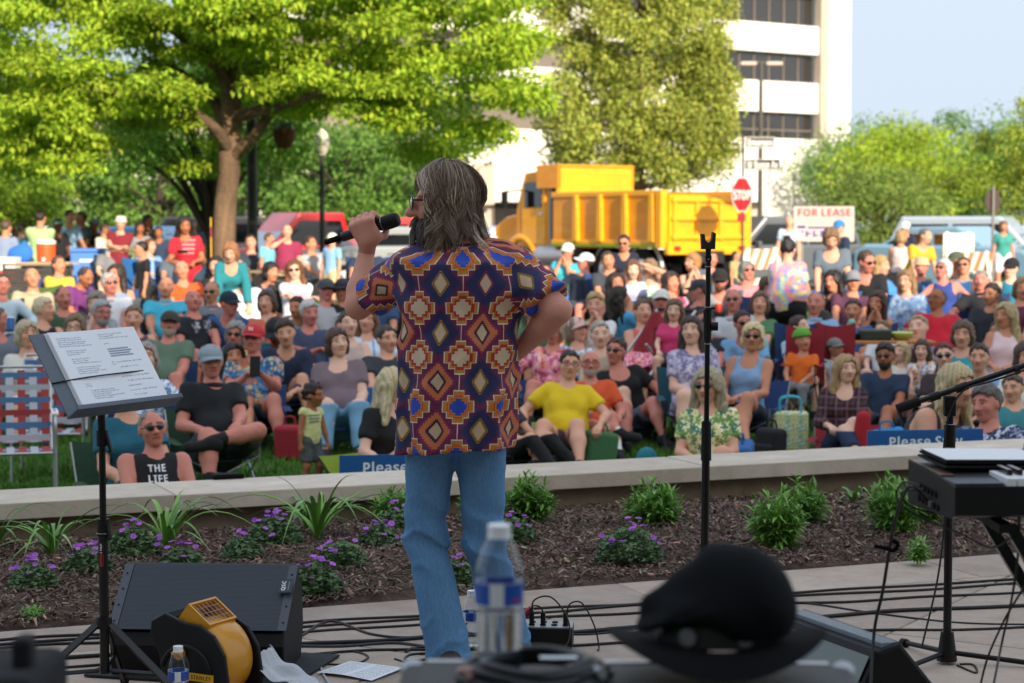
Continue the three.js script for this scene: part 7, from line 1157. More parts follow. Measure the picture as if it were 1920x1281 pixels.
person(1896, 482, 'sitClasp', 'person in teal tank top and black cap', { hat: '#17191d', top: '#1c7890', sleeve: 0, skin: 'e', hyaw: -30, chair: RD, w: 1.2, legs: '#1a1c22', leg: 1.7 });
person(1757, 538, 'sitArms', 'grey haired man in red tee looking to the left', { hair: 'thin', hairc: '#5a5c5e', specs: 1, top: '#c3182f', skin: 'c', hyaw: -48, w: 1.35, belly: .4, chair: BK });
person(1722, 589, 'sit', 'fair haired youth in grey blue tee', { hair: 'short', hairc: '#a48c6c', top: '#6b7f98', skin: 'e', chair: null, hs: 1.1, d: 19.6, fix: 1 });
person(1729, 636, 'sit', 'little girl in white print top on a lap', { ...W, hs: 1.3, hair: 'long', hairc: '#4c3324', top: 'whitefloral', skin: 'e', chair: null, s: 0.6, kid: 1, d: 17.9, fix: 1 });
person(1690, 641, 'sit', 'small blonde girl in cream top', { ...W, hs: 1.3, hair: 'long', hairc: '#c9ad7c', top: '#dcd8cc', skin: 'e', chair: null, s: 0.6, kid: 1, d: 18.1, fix: 1 });
person(1660, 643, 'sit', 'dark haired bearded man in sunglasses and navy shirt', { hair: 'full', hairc: '#1c1613', shades: 1, beard: '#2b211c', top: '#22344e', skin: 'c', chair: BK, d: 17.6, fix: 1 });
person(1587, 665, 'sitOver', 'woman with wavy blonde hair, patterned jacket and navy jeans in a red chair', { ...W, hair: 'longfull', hairc: '#a98a5e', top: 'plaiddark', sleeve: 1.6, neck: 'v', legs: '#1c2f4e', leg: 1.65, skin: 'e', chair: RD, shoes: '#d8d4cc', frame: M.tubeGrey, d: 16.4, fix: 1 });
person(1770, 641, 'sit', 'woman with dark red hair and sunglasses', { ...W, hair: 'short', hairc: '#5e1f1a', shades: 1, top: '#3a3034', skin: 'e', chair: BK, w: 1.1, d: 17.4, fix: 1 });
person(1795, 682, 'lowFwd', 'blonde woman in charcoal tank and patterned leggings bending forward', { ...W, hair: 'long', hairc: '#c2ad84', top: '#38333a', sleeve: 0, legs: 'leggings', leg: 1.85, skin: 'a', w: 1.4, yaw: 62, d: 13, lean: -18 });
person(1850, 722, 'low', 'grey haired man in navy and white flowered shirt behind the keyboard', { hair: 'full', hairc: '#5b5550', top: 'navyflower', skin: 'f', w: 1.3, belly: .4, legs: '#2a4468', leg: 1.9, d: 12.6 });
person(1836, 645, 'sitFwd', 'smiling dark haired girl in light blue tee', { ...W, s: .95, hair: 'pony', hairc: '#33241e', top: '#86ace0', skin: 'a', chair: BL, d: 17.2, fix: 1 });
person(1886, 567, 'sitOver', 'blonde woman in pale pink tank and white shorts', { ...W, hair: 'longfull', hairc: '#b39c70', top: '#e0c4c8', sleeve: 0, legs: '#dcdce0', leg: .4, skin: 'b', chair: LM, hyaw: -35, w: 1.15 });
person(1925, 640, 'sit', 'person in white at the right edge beside the boom arm', { ...W, hair: 'bob', hairc: '#4a3528', top: '#d8d8d4', skin: 'a', chair: BL, d: 16.5, fix: 1 });
person(1872, 600, 'sit', 'dark haired person behind the smiling girl', { hair: 'bun', fem: 1, hairc: '#2b2320', top: '#3c4048', skin: 'b', chair: BK, d: 17.4 });
person(1917, 520, 'sit', 'woman in plum top at the far right edge', { ...W, hair: 'bob', hairc: '#6e5846', top: '#5c2438', skin: 'b', chair: BK });
person(1882, 414, 'stand', 'person in teal top and white skirt beside the silver car', { ...W, hair: 'bob', hairc: '#6a4c36', top: '#3a8f86', legs: '#dcd6e2', leg: .9, skin: 'b', d: 42 });
person(1480, 404, 'stand', 'man in plaid shirt beside the dark car', { hair: 'thin', hairc: '#6d5a4c', top: 'stripe', skin: 'a', d: 41 });
person(1240, 500, 'sit', 'person in grey tee between the shading hand and the stroller', { hair: 'short', hairc: '#6b4b36', top: '#737a84', skin: 'a', d: 29, chair: BK });
person(1140, 470, 'sit', 'person in dark tee sitting behind the navy tee man', { hair: 'short', hairc: '#40342c', top: '#3a3f49', skin: 'b', d: 27 });
person(1335, 470, 'sit', 'person in grey shirt far behind the mic stand', { hair: 'short', hairc: '#3a302a', top: '#596270', skin: 'f', d: 31 });
person(1440, 520, 'sitFwd', 'person in navy behind the flag chair', { hair: 'bob', fem: 1, hairc: '#5a4636', top: '#2b3550', skin: 'a', d: 22.5, chair: BK });
person(1600, 560, 'sit', 'person in blue beside the orange table', { hair: 'short', hairc: '#3c2e26', top: '#3a5c94', skin: 'b', d: 20.6, chair: BB });
person(1860, 530, 'sit', 'person in dark tee between grey tank and teal tank', { hair: 'short', hairc: '#2e2723', top: '#2a2d35', skin: 'b', d: 22, chair: BK });
person(1000, 560, 'sit', 'person in green hidden behind the singer side', { hair: 'short', hairc: '#4c3d32', top: '#3c6a4c', skin: 'b', chair: GR });
person(912, 600, 'sit', 'woman in white hidden behind the singer back', { ...W, hair: 'bob', hairc: '#7a624c', top: '#cfd2d6', skin: 'a', chair: BL });
person(936, 705, 'sit', 'person in black trousers beside the singer hip', { hair: 'short', hairc: '#2d2622', top: '#2c2f36', skin: 'a', legs: '#131417', leg: 1.9, chair: BK, yaw: 50, d: 13.4 });
// more of the audience between them
person(250, 572, 'sit', 'woman in plum sleeveless top between bearded man and sage tee', { ...W, hair: 'short', hairc: '#7a5c44', top: '#5a3048', sleeve: 0, skin: 'a', chair: BK });
person(272, 640, 'sitArms', 'woman in paisley blouse half behind the lyric sheets', { ...W, hair: 'bob', hairc: '#9a8f86', top: 'bluewhite', sleeve: 1.4, skin: 'e', chair: BL });
person(230, 690, 'sit', 'person in teal print shirt under the music stand desk', { ...W, hair: 'bob', hairc: '#6d5a4a', top: '#1f5f74', skin: 'a', chair: GR, frame: M.alu, legs: '#1d3048', leg: 1.9 });
person(118, 535, 'sit', 'man in dark green shirt left of the purple polo', { hair: 'thin', hairc: '#6a5a4c', top: '#37523c', skin: 'f', chair: OL });
person(50, 600, 'sitClasp', 'woman in white blouse in front of the red chair', { ...W, hair: 'bob', hairc: '#b9a98c', top: '#d4d2cc', skin: 'a', chair: GY });
person(500, 543, 'sit', 'woman with sunglasses on her head in coral top', { ...W, hair: 'bob', hairc: '#4c382c', top: '#c4684f', skin: 'a', chair: BB });
person(612, 520, 'sit', 'man in charcoal cap and pale grey tee', { hat: '#3a3f46', top: '#a9adb2', skin: 'f', chair: BK });
person(535, 600, 'sitFwd', 'teenager in navy hooded top beside the red cap', { hair: 'full', hairc: '#3a2a20', top: '#26324c', sleeve: 1.8, skin: 'a', chair: BL });
person(690, 575, 'sitArms', 'woman in striped blue top beside the raised elbow', { ...W, hair: 'long', hairc: '#6a4a32', top: 'stripe', skin: 'a', chair: BB });
person(330, 450, 'sit', 'man in blue cap sitting behind the red tee woman', { hat: '#2d4c86', top: '#52606e', skin: 'b', d: 30 });
person(405, 480, 'sitFold', 'woman in black scoop top near the locust trunk', { ...W, hair: 'long', hairc: '#2a201b', top: '#1c1d22', neck: 'scoop', skin: 'a', chair: BK });
person(60, 500, 'sit', 'man in beige shirt behind the red chair', { hair: 'thin', hairc: '#7a6a58', top: '#b3a284', collar: 1, skin: 'b', chair: GR });
person(110, 478, 'sit', 'woman in yellow top beside the dark bench', { ...W, hair: 'pony', hairc: '#5a4030', top: '#d2b23c', skin: 'b', d: 27, chair: BL });
person(1205, 560, 'sit', 'woman in coral tank top behind the stroller', { ...W, hair: 'pony', hairc: '#5f4432', top: '#cf6a5a', sleeve: 0, skin: 'a', chair: BL });
person(1240, 540, 'sit', 'man in white cap and olive tee behind the stroller', { hat: '#d9d7d0', top: '#5d6440', skin: 'f', chair: GR });
person(1258, 508, 'sit', 'woman in red flowered top left of the black tee man', { ...W, hair: 'bob', hairc: '#3b2a22', top: 'pinkfloral', skin: 'b', chair: BK });
person(1375, 540, 'sitClasp', 'man in pale shirt and sunglasses right of the mic stand', { hair: 'thin', hairc: '#6a5c50', shades: 1, top: '#c2c8cc', collar: 1, skin: 'f', chair: GR });
person(1425, 545, 'sit', 'woman in green top beside the stars and stripes chair', { ...W, hair: 'bob', hairc: '#6e523c', top: '#4d7a52', skin: 'a', chair: BK });
person(1600, 505, 'sit', 'man in grey cap and plum tee behind the long black hair', { hat: '#7b8086', top: '#553048', skin: 'b', chair: BK });
person(1700, 505, 'sit', 'woman in light denim shirt beside the denim shorts', { ...W, hair: 'long', hairc: '#8a6a48', top: 'denimprint', sleeve: 1.6, skin: 'a', chair: BB });
person(1728, 480, 'sit', 'man in tan bucket hat under the jersey man', { hat: '#b8a684', hatKind: 'bucket', top: '#4a6a86', skin: 'f', d: 26, chair: GR });
person(1840, 505, 'sitArms', 'man in black polo and grey hair right of the racer tank', { hair: 'short', hairc: '#8c8c8a', top: '#1d1f24', collar: 1, skin: 'f', chair: BL });
person(1805, 600, 'sitClasp', 'woman in turquoise top right of the red tee man', { ...W, hair: 'bob', hairc: '#5e4838', top: '#2f96a0', skin: 'a', chair: GR });
person(1900, 700, 'sit', 'person in teal shorts at the lower right edge', { hair: 'short', hairc: '#4a3a2e', top: '#3a8088', skin: 'a', chair: BK, d: 15.4, fix: 1 });
person(1655, 600, 'sit', 'boy in white tee at the end of the orange table', { s: .7, hs: 1.25, hair: 'short', hairc: '#7a5a3c', top: '#d6d8da', skin: 'e', chair: BL, d: 20.4, kid: 1 });
person(1530, 545, 'sit', 'man in sky blue polo behind the black haired woman', { hair: 'thin', hairc: '#57483c', top: '#7fa8c8', collar: 1, skin: 'f', chair: GR });
person(1125, 600, 'sit', 'woman in beige cardigan between pink cap and stroller', { ...W, hair: 'short', hairc: '#a8a097', top: '#b7a68e', sleeve: 1.8, skin: 'e', chair: BK });
person(1380, 470, 'stand', 'man in khaki shirt standing beyond the flag chair', { hair: 'short', hairc: '#4c3c30', top: '#a89668', skin: 'b', d: 33, yaw: 60 });
// ---------------------------------------------------------------- street: truck, cars, signs, lamps
{ // yellow dump truck, tail toward us
  const rp = at(1325, 420, 45.5), T = thing('dump_truck', 'bright yellow dump truck parked tail first behind the crowd', 'truck', [rp.x, -.1, rp.z], .6), Y = phys('#ffffff', .42, { clearcoat: .35, map: grainMap('#df8c08', '#e89a10', 1.2, .05) }), Y2 = phys('#ffffff', .42, { clearcoat: .25, map: grainMap('#e89c0c', '#f2ac14', 1.2, .05) }), dk = std('#1a1a1b', .7);
  // local: +z tail, -x the side we see, length along -z
  const W2 = 1.22;
  part('chassis', [box(.9, .28, 7.2, 0, .85, -3.5)], dk, T);
  for (const z of [-.9, -2.2, -5.9]) for (const s of [-1, 1]) { const w = part('wheel', new THREE.CylinderGeometry(.52, .52, .34, 26).rotateZ(Math.PI / 2).translate(s * 1.02, .52, z), M.rubber, T); part('rim', new THREE.CylinderGeometry(.28, .3, .36, 20).rotateZ(Math.PI / 2).translate(s * 1.03, .52, z), std('#d5d8da', .4, { metalness: .5 }), w); part('hub_cap', new THREE.CylinderGeometry(.11, .12, .4, 14).rotateZ(Math.PI / 2).translate(s * 1.04, .52, z), std('#8a8d90', .4), w); }
  for (const z of [-.9, -2.2]) part('mudguard', new THREE.TorusGeometry(.6, .05, 6, 16, Math.PI).rotateY(Math.PI / 2).translate(-1.05, .55, z), std('#c9cdd0', .4), T);
  // body
  part('body_floor', box(2.4, .14, 4.3, 0, 1.12, -2.15), Y, T);
  for (const s of [-1, 1]) { const side = part('body_side', box(.08, 1.1, 4.2, s * W2, 1.72, -2.15), Y, T); part('top_rail', box(.16, .13, 4.3, s * W2, 2.3, -2.15, .02), Y2, side); part('bottom_rail', box(.16, .16, 4.3, s * W2, 1.14, -2.15, .02), Y2, side); for (const z of [-.35, -1.35, -2.3, -3.25]) part('rib', extrude([[-.09, 0], [.09, 0], [.06, 1.08], [-.06, 1.08]], .13, .01).rotateY(Math.PI / 2).translate(s * (W2 + .08), 1.2, z), Y2, side); part('corner_post', box(.2, 1.3, .22, s * (W2 + .02), 1.7, -.1, .02), Y2, side); }
  part('green_stripe', box(.012, .07, 4.1, -W2 - .09, 1.1, -2.2), std('#7f9a10', .5), T);
  const tg = part('tailgate', box(2.3, 1.08, .1, 0, 1.72, .02), Y2, T); for (const y of [1.3, 1.72, 2.14]) part('panel_bar', box(2.2, .1, .12, 0, y, .09, .02), Y2, tg); for (const x of [-1.0, -.35, .35, 1.0]) part('panel_rib', box(.12, 1.0, .1, x, 1.72, .08, .02), Y2, tg); part('tail_bar', box(2.4, .3, .16, 0, 1.05, .02, .03), Y2, tg); for (const x of [-.95, .95]) part('tail_light', box(.16, .1, .04, x, 1.05, .12), std('#a3201c', .3), tg);
  const bh = part('bulkhead', box(2.3, 1.75, .1, 0, 2.12, -4.25), Y2, T); part('cab_shield', box(2.3, .08, .9, 0, 3.0, -4.65), Y, bh); for (const s of [-1, 1]) part('shield_side', box(.08, .55, .9, s * 1.12, 2.75, -4.65), Y, bh);
  // cab and hood
  const cab = part('cab', extrude([[-4.75, 1.0], [-4.75, 2.75], [-4.95, 2.88], [-5.75, 2.82], [-6.1, 1.95], [-6.1, 1.0]], 2.1, .05).rotateY(-Math.PI / 2), Y, T);
  for (const s of [-1, 1]) { const dr = part('door', box(.04, 1.5, 1.0, s * 1.06, 1.85, -5.35, .01), Y2, cab); part('window', box(.03, .62, .72, s * 1.085, 2.32, -5.35), M.glassDark, cab); part('handle', box(.03, .05, .16, s * 1.09, 1.85, -5.0), M.chrome, dr); part('mirror', box(.1, .42, .18, s * 1.5, 2.2, -6.0, .02), M.black, cab); part('mirror_arm', rod(V(s * 1.0, 2.45, -5.9), V(s * 1.5, 2.4, -6.0), .02), M.black, cab); }
  part('windscreen', box(1.8, .75, .04, 0, 2.35, -5.98), M.glassDark, cab); part('rear_window', box(1.2, .5, .03, 0, 2.4, -4.73), M.glassDark, cab);
  part('roof_beacon', box(1.2, .12, .2, 0, 2.95, -5.3, .03), std('#d9d6cf', .3), cab);
  part('hood', extrude([[-6.05, 1.0], [-6.05, 1.85], [-6.9, 1.72], [-7.35, 1.5], [-7.4, .8], [-6.05, .8]], 1.7, .06).rotateY(-Math.PI / 2), Y, T); for (const s of [-1, 1]) part('fender', new THREE.TorusGeometry(.66, .12, 8, 18, Math.PI).rotateY(Math.PI / 2).translate(s * 1.0, .6, -5.95), Y2, T);
  part('fuel_tank', new THREE.CylinderGeometry(.3, .3, 1.3, 20).rotateX(Math.PI / 2).translate(-1.0, .8, -4.4), M.alu, T); part('exhaust', rod(V(-.98, 1.0, -4.68), V(-.98, 3.1, -4.68), .09, .09, 14), std('#8c8f92', .3, { metalness: .8 }), T); part('step', box(.3, .06, .8, -1.15, .7, -5.3), M.alu, T); part('headlight', new THREE.SphereGeometry(.14, 12, 8).translate(-.75, 1.2, -7.38), std('#e8e6df', .2), T);
}
function car(label, px, d, turn, color, kind = 'suv') {
  const p = at(px, 420, d), T = thing('parked_car', label, 'car', [p.x, -.1, -d], turn, 'vehicles parked along the street'), paint = phys(color, .3, { clearcoat: .9, clearcoatRoughness: .08, metalness: .2 });
  const H = kind === 'suv' ? 1.72 : kind === 'pickup' ? 1.8 : 1.48, Ln = kind === 'pickup' ? 5.4 : 4.7, h = Ln / 2;
  const body = [[-h, .45], [-h + .02, .82], [-h + .25, .93], [-h + 1.15, 1.02], [h - .3, 1.04], [h - .03, .9], [h, .45], [h - .3, .28], [-h + .3, .28]];
  part('body', extrude(body, 1.82, .08), paint, T);
  const roof = kind === 'pickup' ? [[-h + 1.2, 1.0], [-h + 1.95, H], [h - 2.35, H], [h - 2.1, 1.0]] : kind === 'suv' ? [[-h + 1.1, 1.0], [-h + 1.8, H], [h - .5, H], [h - .12, 1.02]] : [[-h + 1.15, 1.0], [-h + 2.0, H], [h - 1.5, H - .02], [h - .5, 1.02]];
  part('cabin', extrude(roof, 1.6, .07), paint, T);
  const mx = (roof[1][0] + roof[2][0]) / 2, win = (a, b, s) => { const lerpx = (i, j, y) => lerp(roof[i][0], roof[j][0], (y - roof[i][1]) / (roof[j][1] - roof[i][1])); return extrude([[a ?? lerpx(0, 1, 1.08) + .1, 1.08], [a ?? lerpx(0, 1, H - .12) + .1, H - .12], [b ?? lerpx(3, 2, H - .12) - .1, H - .12], [b ?? lerpx(3, 2, 1.08) - .1, 1.08]], .02).translate(0, 0, s * .812); };
  for (const s of [-1, 1]) { part('window', win(undefined, mx - .06, s), M.glassDark, T); part('window', win(mx + .06, undefined, s), M.glassDark, T); part('mirror', box(.1, .14, .2, -h + 1.45, 1.12, s * .98, .03), paint, T); for (const z of [mx - .55, mx + .6]) part('door_handle', box(.2, .03, .03, z, .92, s * .92), M.chrome, T); }
  const ws = (i, j) => grid(1, 1, (u, v) => { const y = lerp(1.06, H - .1, v), k = (y - roof[i][1]) / (roof[j][1] - roof[i][1]), x = lerp(roof[i][0], roof[j][0], k) + (i ? .075 : -.075); return [x, y, lerp(-.7, .7, u)]; });
  part('windscreen', ws(0, 1), phys('#7e97a6', .06, { clearcoat: 1, side: THREE.DoubleSide }), T); part('rear_window', ws(3, 2), M.glassDark, T);
  for (const x of [-h + .95, h - .95]) for (const s of [-1, 1]) { const w = part('wheel', new THREE.CylinderGeometry(.34, .34, .22, 24).rotateX(Math.PI / 2).translate(x, .34, s * .83), M.rubber, T); part('rim', new THREE.CylinderGeometry(.21, .22, .24, 16).rotateX(Math.PI / 2).translate(x, .34, s * .835), M.alu, w); }
  for (const s of [-1, 1]) { part('headlight', box(.1, .14, .36, -h + .03, .8, s * .68, .03), phys('#e8ecee', .1), T); part('tail_light', box(.08, .2, .22, h - .02, .82, s * .76, .03), std('#a01f1c', .3), T); }
  part('bumper', box(.16, .2, 1.7, -h + .01, .5, 0, .04), std('#2a2c2e', .5), T); part('grille', box(.06, .2, .9, -h - .01, .74, 0, .02), M.black, T);
  if (kind === 'pickup') part('bed_rail', box(2.0, .06, 1.7, h - 1.05, 1.06, 0), M.black, T);
}
car('bright red pickup truck parked behind the street lamp', 590, 48, .55, '#c0161e', 'pickup'); car('second red vehicle behind the singer microphone', 715, 58, .3, '#b81a20', 'suv'); car('white sedan behind the microphone', 705, 50.5, .2, '#d8dadb', 'sedan'); car('silver car in front of the white sedan', 735, 46.5, .35, '#8f9599', 'sedan'); car('dark grey van between sign and stop pole', 1440, 49, .45, '#5b6065', 'suv'); car('silver minivan parked at the far right', 1845, 50, 2.7, '#aab6c2', 'suv'); car('second silver car behind the minivan at right', 1900, 56, 2.9, '#b8c3cc', 'sedan'); car('light blue car beside the barricade at right', 1800, 47.5, 2.4, '#7fa6bc', 'sedan'); car('blue car behind the street crowd at left', 285, 48, 2.6, '#3f7fae', 'sedan'); car('black van behind the woman in red tee', 352, 53, .2, '#16191d', 'suv'); car('blue grey car glimpsed left of the singer head', 930, 55, .4, '#7d97a8', 'sedan'); car('pale car far behind the left crowd', 60, 56, .3, '#c3cbd2', 'sedan');
// stop sign and street names
function flat(text, w, h, bg, fg, font = 'bold 80px sans-serif') { return new THREE.MeshStandardMaterial({ map: canvasTex(512, Math.round(512 * h / w), (g, W0, H0) => { g.fillStyle = bg; g.fillRect(0, 0, W0, H0); g.strokeStyle = fg; g.lineWidth = 8; g.strokeRect(6, 6, W0 - 12, H0 - 12); g.fillStyle = fg; g.font = font; g.textAlign = 'center'; g.textBaseline = 'middle'; g.fillText(text, W0 / 2, H0 / 2 + 4, W0 * .86); }), roughness: .5 }); }
{
  const d = 44, s = FPX / d, p = at(1390, 420, d), y = v => 1.5 + (420 - v) / s, T = thing('stop_sign', 'red octagonal stop sign on a thin post above the crowd', 'sign', [p.x, 0, p.z], 0);
  part('post', rod(V(.03, 0, 0), V(.03, y(255), 0), .028, .028, 10), std('#3c3a38', .6), T);
  const oct = []; for (let i = 0; i < 8; i++) { const a = (i + .5) * Math.PI / 4; oct.push([Math.cos(a) * .405, Math.sin(a) * .405]); }
  const tex = canvasTex(256, 256, g => { g.fillStyle = '#b3161c'; g.fillRect(0, 0, 256, 256); g.fillStyle = '#efe9e4'; g.font = 'bold 92px sans-serif'; g.textAlign = 'center'; g.textBaseline = 'middle'; g.fillText('STOP', 128, 132, 206); g.strokeStyle = '#efe9e4'; g.lineWidth = 7; g.beginPath(); for (let i = 0; i <= 8; i++) { const a = (i + .5) * Math.PI / 4; g.lineTo(128 + Math.cos(a) * 124, 128 + Math.sin(a) * 124); } g.stroke(); });
  const face = new THREE.ShapeGeometry(new THREE.Shape(oct.map(q => new THREE.Vector2(...q)))); const u = face.attributes.uv, fp = face.attributes.position; for (let i = 0; i < u.count; i++) u.setXY(i, fp.getX(i) / .82 + .5, fp.getY(i) / .82 + .5);
  const pl = part('plate', extrude(oct, .012).rotateY(.85).translate(0, y(365), .06), std('#9a9a9a', .5), T); part('face', face.translate(0, 0, .009).rotateY(.85).translate(0, y(365), .06), new THREE.MeshStandardMaterial({ map: tex, roughness: .45 }), pl);
  part('small_plate', box(.3, .17, .01, 0, y(408), .05, 0, .85), std('#a3202c', .5), T);
  const B = (txt, py, w, dx, bg, fg, ry) => { const m = flat(txt, w, .24, bg, fg, 'bold 150px sans-serif'), e = std('#222', .5); part('name_blade', box(w, .24, .012, dx, y(py), 0, 0, ry), [e, e, e, e, m, m], T); };
  B('Emerson', 268, .66, .4, '#24282a', '#e6e4de', .15); B('W Busse Av', 309, .78, .46, '#17181a', '#e8e6e0', -.1);
  const lp = at(1425, 420, 62), ls = FPX / 62, ly = v => 1.5 + (420 - v) / ls, Lt = thing('street_light', 'tall dark street light with two flat heads before the white tower', 'street light', [lp.x, -.1, -62]); part('pole', rod(V(0, 0, 0), V(0, ly(112), 0), .09, .06, 12), std('#4a4642', .6), Lt); part('arm', box(1.1, .06, .06, 0, ly(113), 0), std('#4a4642', .6), Lt); for (const x of [-.4, .4]) part('lamp_head', box(.5, .12, .3, x, ly(116), 0, .03), std('#b9a9a0', .5), Lt); part('base', cyl(.16, .14, .5, 0, 0, 0, 12), std('#4a4642', .6), Lt);
}
{ // for lease board
  const d = 41, s = FPX / d, p = at(1545, 420, d), T = thing('lease_sign', 'large white FOR LEASE board with red and purple lettering', 'sign', [p.x, 0, p.z], -.12), w = 112 / s, h = 66 / s, yc = 1.5 + (420 - 420) / s;
  const tex = canvasTex(512, 320, (g, W0, H0) => { g.fillStyle = '#b9b2ae'; g.fillRect(0, 0, W0, H0); g.fillStyle = '#a3121f'; g.font = 'bold 92px sans-serif'; g.textAlign = 'center'; g.fillText('FOR LEASE', W0 / 2, 90, 490); g.fillStyle = '#c9a0a4'; for (let i = 0; i < 3; i++) g.fillRect(40, 112 + i * 22, 380 - i * 50, 6); g.fillStyle = '#4a2080'; g.fillRect(30, 176, 70, 24); g.fillRect(120, 186, 230, 16); g.fillStyle = '#5a3090'; g.font = 'bold 64px serif'; g.textAlign = 'left'; for (let i = 0; i < 5; i++) { g.fillRect(40 + i * 62, 222, 18, 56); g.fillRect(40 + i * 62, 222 + (i % 3) * 18, 46, 14); } });
  const e = std('#cfc8c2', .8); part('board', box(w, h, .05, 0, yc, 0), [e, e, e, e, new THREE.MeshStandardMaterial({ map: tex, roughness: .7 }), e], T); for (const x of [-w * .38, w * .4]) part('post', box(.1, yc + h * .4, .1, x, (yc + h * .4) / 2, -.09), std('#8b8680', .8), T);
}
{ // acorn lamp, banner post with basket, second lamp at right
  const d = 42, s = FPX / d, p = at(604, 420, d), y = v => 1.5 + (420 - v) / s, T = thing('street_lamp', 'black street lamp with a pale glass lantern behind the microphone', 'street lamp', [p.x, 0, p.z]), bk = std('#1b1a19', .5);
  part('post', lathe([[.13, 0], [.14, .5], [.08, .62], [.06, 1.0], [.05, y(330)], [.075, y(325)], [.05, y(318)], [.05, y(296)], [.08, y(292)], [.001, y(291)]], 16), bk, T); part('lantern', lathe([[.07, y(293)], [.13, y(285)], [.165, y(270)], [.15, y(262)], [.001, y(260)]], 18), phys('#d8d2c2', .25, { transmission: .4, thickness: 0 }), T); part('lantern_cap', lathe([[.16, y(263)], [.12, y(250)], [.03, y(243)], [.001, y(240)]], 16), phys('#c9c2b0', .4), T);
  const d2 = 37.5, s2 = FPX / d2, q = at(474, 420, d2), y2 = v => 1.5 + (420 - v) / s2, B = thing('banner_post', 'tall black post with hanging flower baskets beside the locust tree', 'post', [q.x, 0, q.z]); part('pole', rod(V(0, 0, 0), V(-.02, y2(-40), 0), .1, .09, 14), bk, B); part('base', lathe([[.16, 0], [.16, .35], [.1, .45], [.085, .6]], 16), bk, B);
  for (const sx of [-1.25, 1.25]) { part('bracket', tube([V(0, y2(210), 0), V(sx * .25, y2(200), 0), V(sx * .48, y2(212), 0)], .016, 16, 6), bk, B); const bas = part('basket', lathe([[.001, y2(280)], [.12, y2(278)], [.2, y2(262)], [.22, y2(244)], [.2, y2(243)], [.001, y2(247)]], 18).translate(sx * .48, 0, 0), std('#5c301d', .85), B); part('chain', rod(V(sx * .48, y2(245), 0), V(sx * .48, y2(212), 0), .006), bk, bas); foliage('basket_plants', [[sx * .48, y2(236), 0, .26, .14, .24, 260]], .06, new THREE.Color().setRGB(.07, .11, .09), 5 + sx, B, .3, .3); }  // basket terracotta darkened to stand for the tree shade
  const d3 = 43, q3 = at(1862, 420, d3), s3 = FPX / d3, y3 = v => 1.5 + (420 - v) / s3, C = thing('round_sign', 'dark round traffic sign seen from behind at right', 'sign', [q3.x, 0, q3.z]); part('post', rod(V(0, 0, 0), V(0, y3(350), 0), .03, .03, 10), std('#7a7672', .5), C); part('plate', new THREE.CylinderGeometry(.28, .28, .015, 8).rotateX(Math.PI / 2).scale(.62, 1, 1).translate(0, y3(377), -.04), std('#3a2422', .6), C);
  const hy = at(394, 515, 27.5), Hd = thing('fire_hydrant', 'yellow fire hydrant with a red and yellow marker pole by the locust tree', 'hydrant', [hy.x, lawnH(27.5), -27.5]); const yl = std('#d6a312', .45); part('barrel', lathe([[.11, 0], [.13, .03], [.09, .06], [.085, .5], [.12, .52], [.12, .56], [.09, .6], [.06, .68], [.025, .7], [.02, .75], [.001, .75]], 18), yl, Hd); for (const sx of [-1, 1]) part('outlet', rod(V(sx * .08, .4, 0), V(sx * .15, .4, 0), .045, .045, 12), std('#b3261f', .5), Hd); part('pole', rod(V(.0, .5, -.1), V(.0, 1.72, -.1), .011), std('#c9a02c', .5), Hd); for (const h of [1.0, 1.45]) part('pole_band', rod(V(0, h, -.1), V(0, h + .14, -.1), .013), std('#8e2f3a', .5), Hd);
}
// bins
function bin(label, px, d, color) {
  const p = at(px, 420, d), T = thing('wheeled_bin', label, 'bin', [p.x, lawnH(d), -d], .1, 'wheeled bins beside the lawn'), m = std(color, .5);
  const g = new THREE.BoxGeometry(.56, .94, .6).translate(0, .53, 0), q = g.attributes.position; for (let i = 0; i < q.count; i++) { const k = .82 + .18 * (q.getY(i) / 1); q.setX(i, q.getX(i) * k); q.setZ(i, q.getZ(i) * k); } g.computeVertexNormals(); part('body', g, m, T); part('lid', box(.6, .07, .66, 0, 1.04, .0, .03), m, T); part('panel', box(.2, .3, .012, 0, .55, .275, .005), m, T); part('print', box(.24, .05, .01, 0, .86, .3), std('#e9eef4', .6), T); part('handle', rod(V(-.25, 1.0, -.34), V(.25, 1.0, -.34), .018), m, T); for (const s of [-1, 1]) part('wheel', new THREE.CylinderGeometry(.11, .11, .06, 16).rotateZ(Math.PI / 2).translate(s * .25, .11, -.24), M.rubber, T);
}
bin('bright blue recycling bin behind the purple polo man', 165, 35, '#4f86d8'); bin('olive green waste bin beside the boy in black', 238, 36, '#6f7a4c');
// benches, barricades, cooler
function bench(label, px, d, turn, w = 1.1) {
  const p = at(px, 420, d), T = thing('park_bench', label, 'bench', [p.x, lawnH(d), -d], turn, 'dark park benches'), m = std('#1f1e1d', .6), w2 = std('#8a7454', .8);
  for (let i = 0; i < 5; i++) part('slat', box(w, .012, .075, 0, .45, -.2 + i * .09, .004), m, T); for (let i = 0; i < 6; i++) part('slat', box(w, .07, .02, 0, .52 + i * .075, -.26 - i * .012, .004), m, T); part('top_rail', box(w + .06, .04, .06, 0, .98, -.35, .01), w2, T);
  for (const s of [-1, 1]) { part('leg', bar(V(s * w / 2, 0, .18), V(s * w / 2, .62, .2), .04, .05), m, T); part('leg', bar(V(s * w / 2, 0, -.3), V(s * w / 2, .98, -.36), .04, .05), m, T); part('armrest', box(.05, .03, .5, s * w / 2, .62, -.04, .01), m, T); }
}
bench('dark park bench behind the purple polo man', 68, 29.5, Math.PI + .25, .95); bench('dark park bench right of the locust trunk', 500, 27.5, Math.PI - .2, .8);
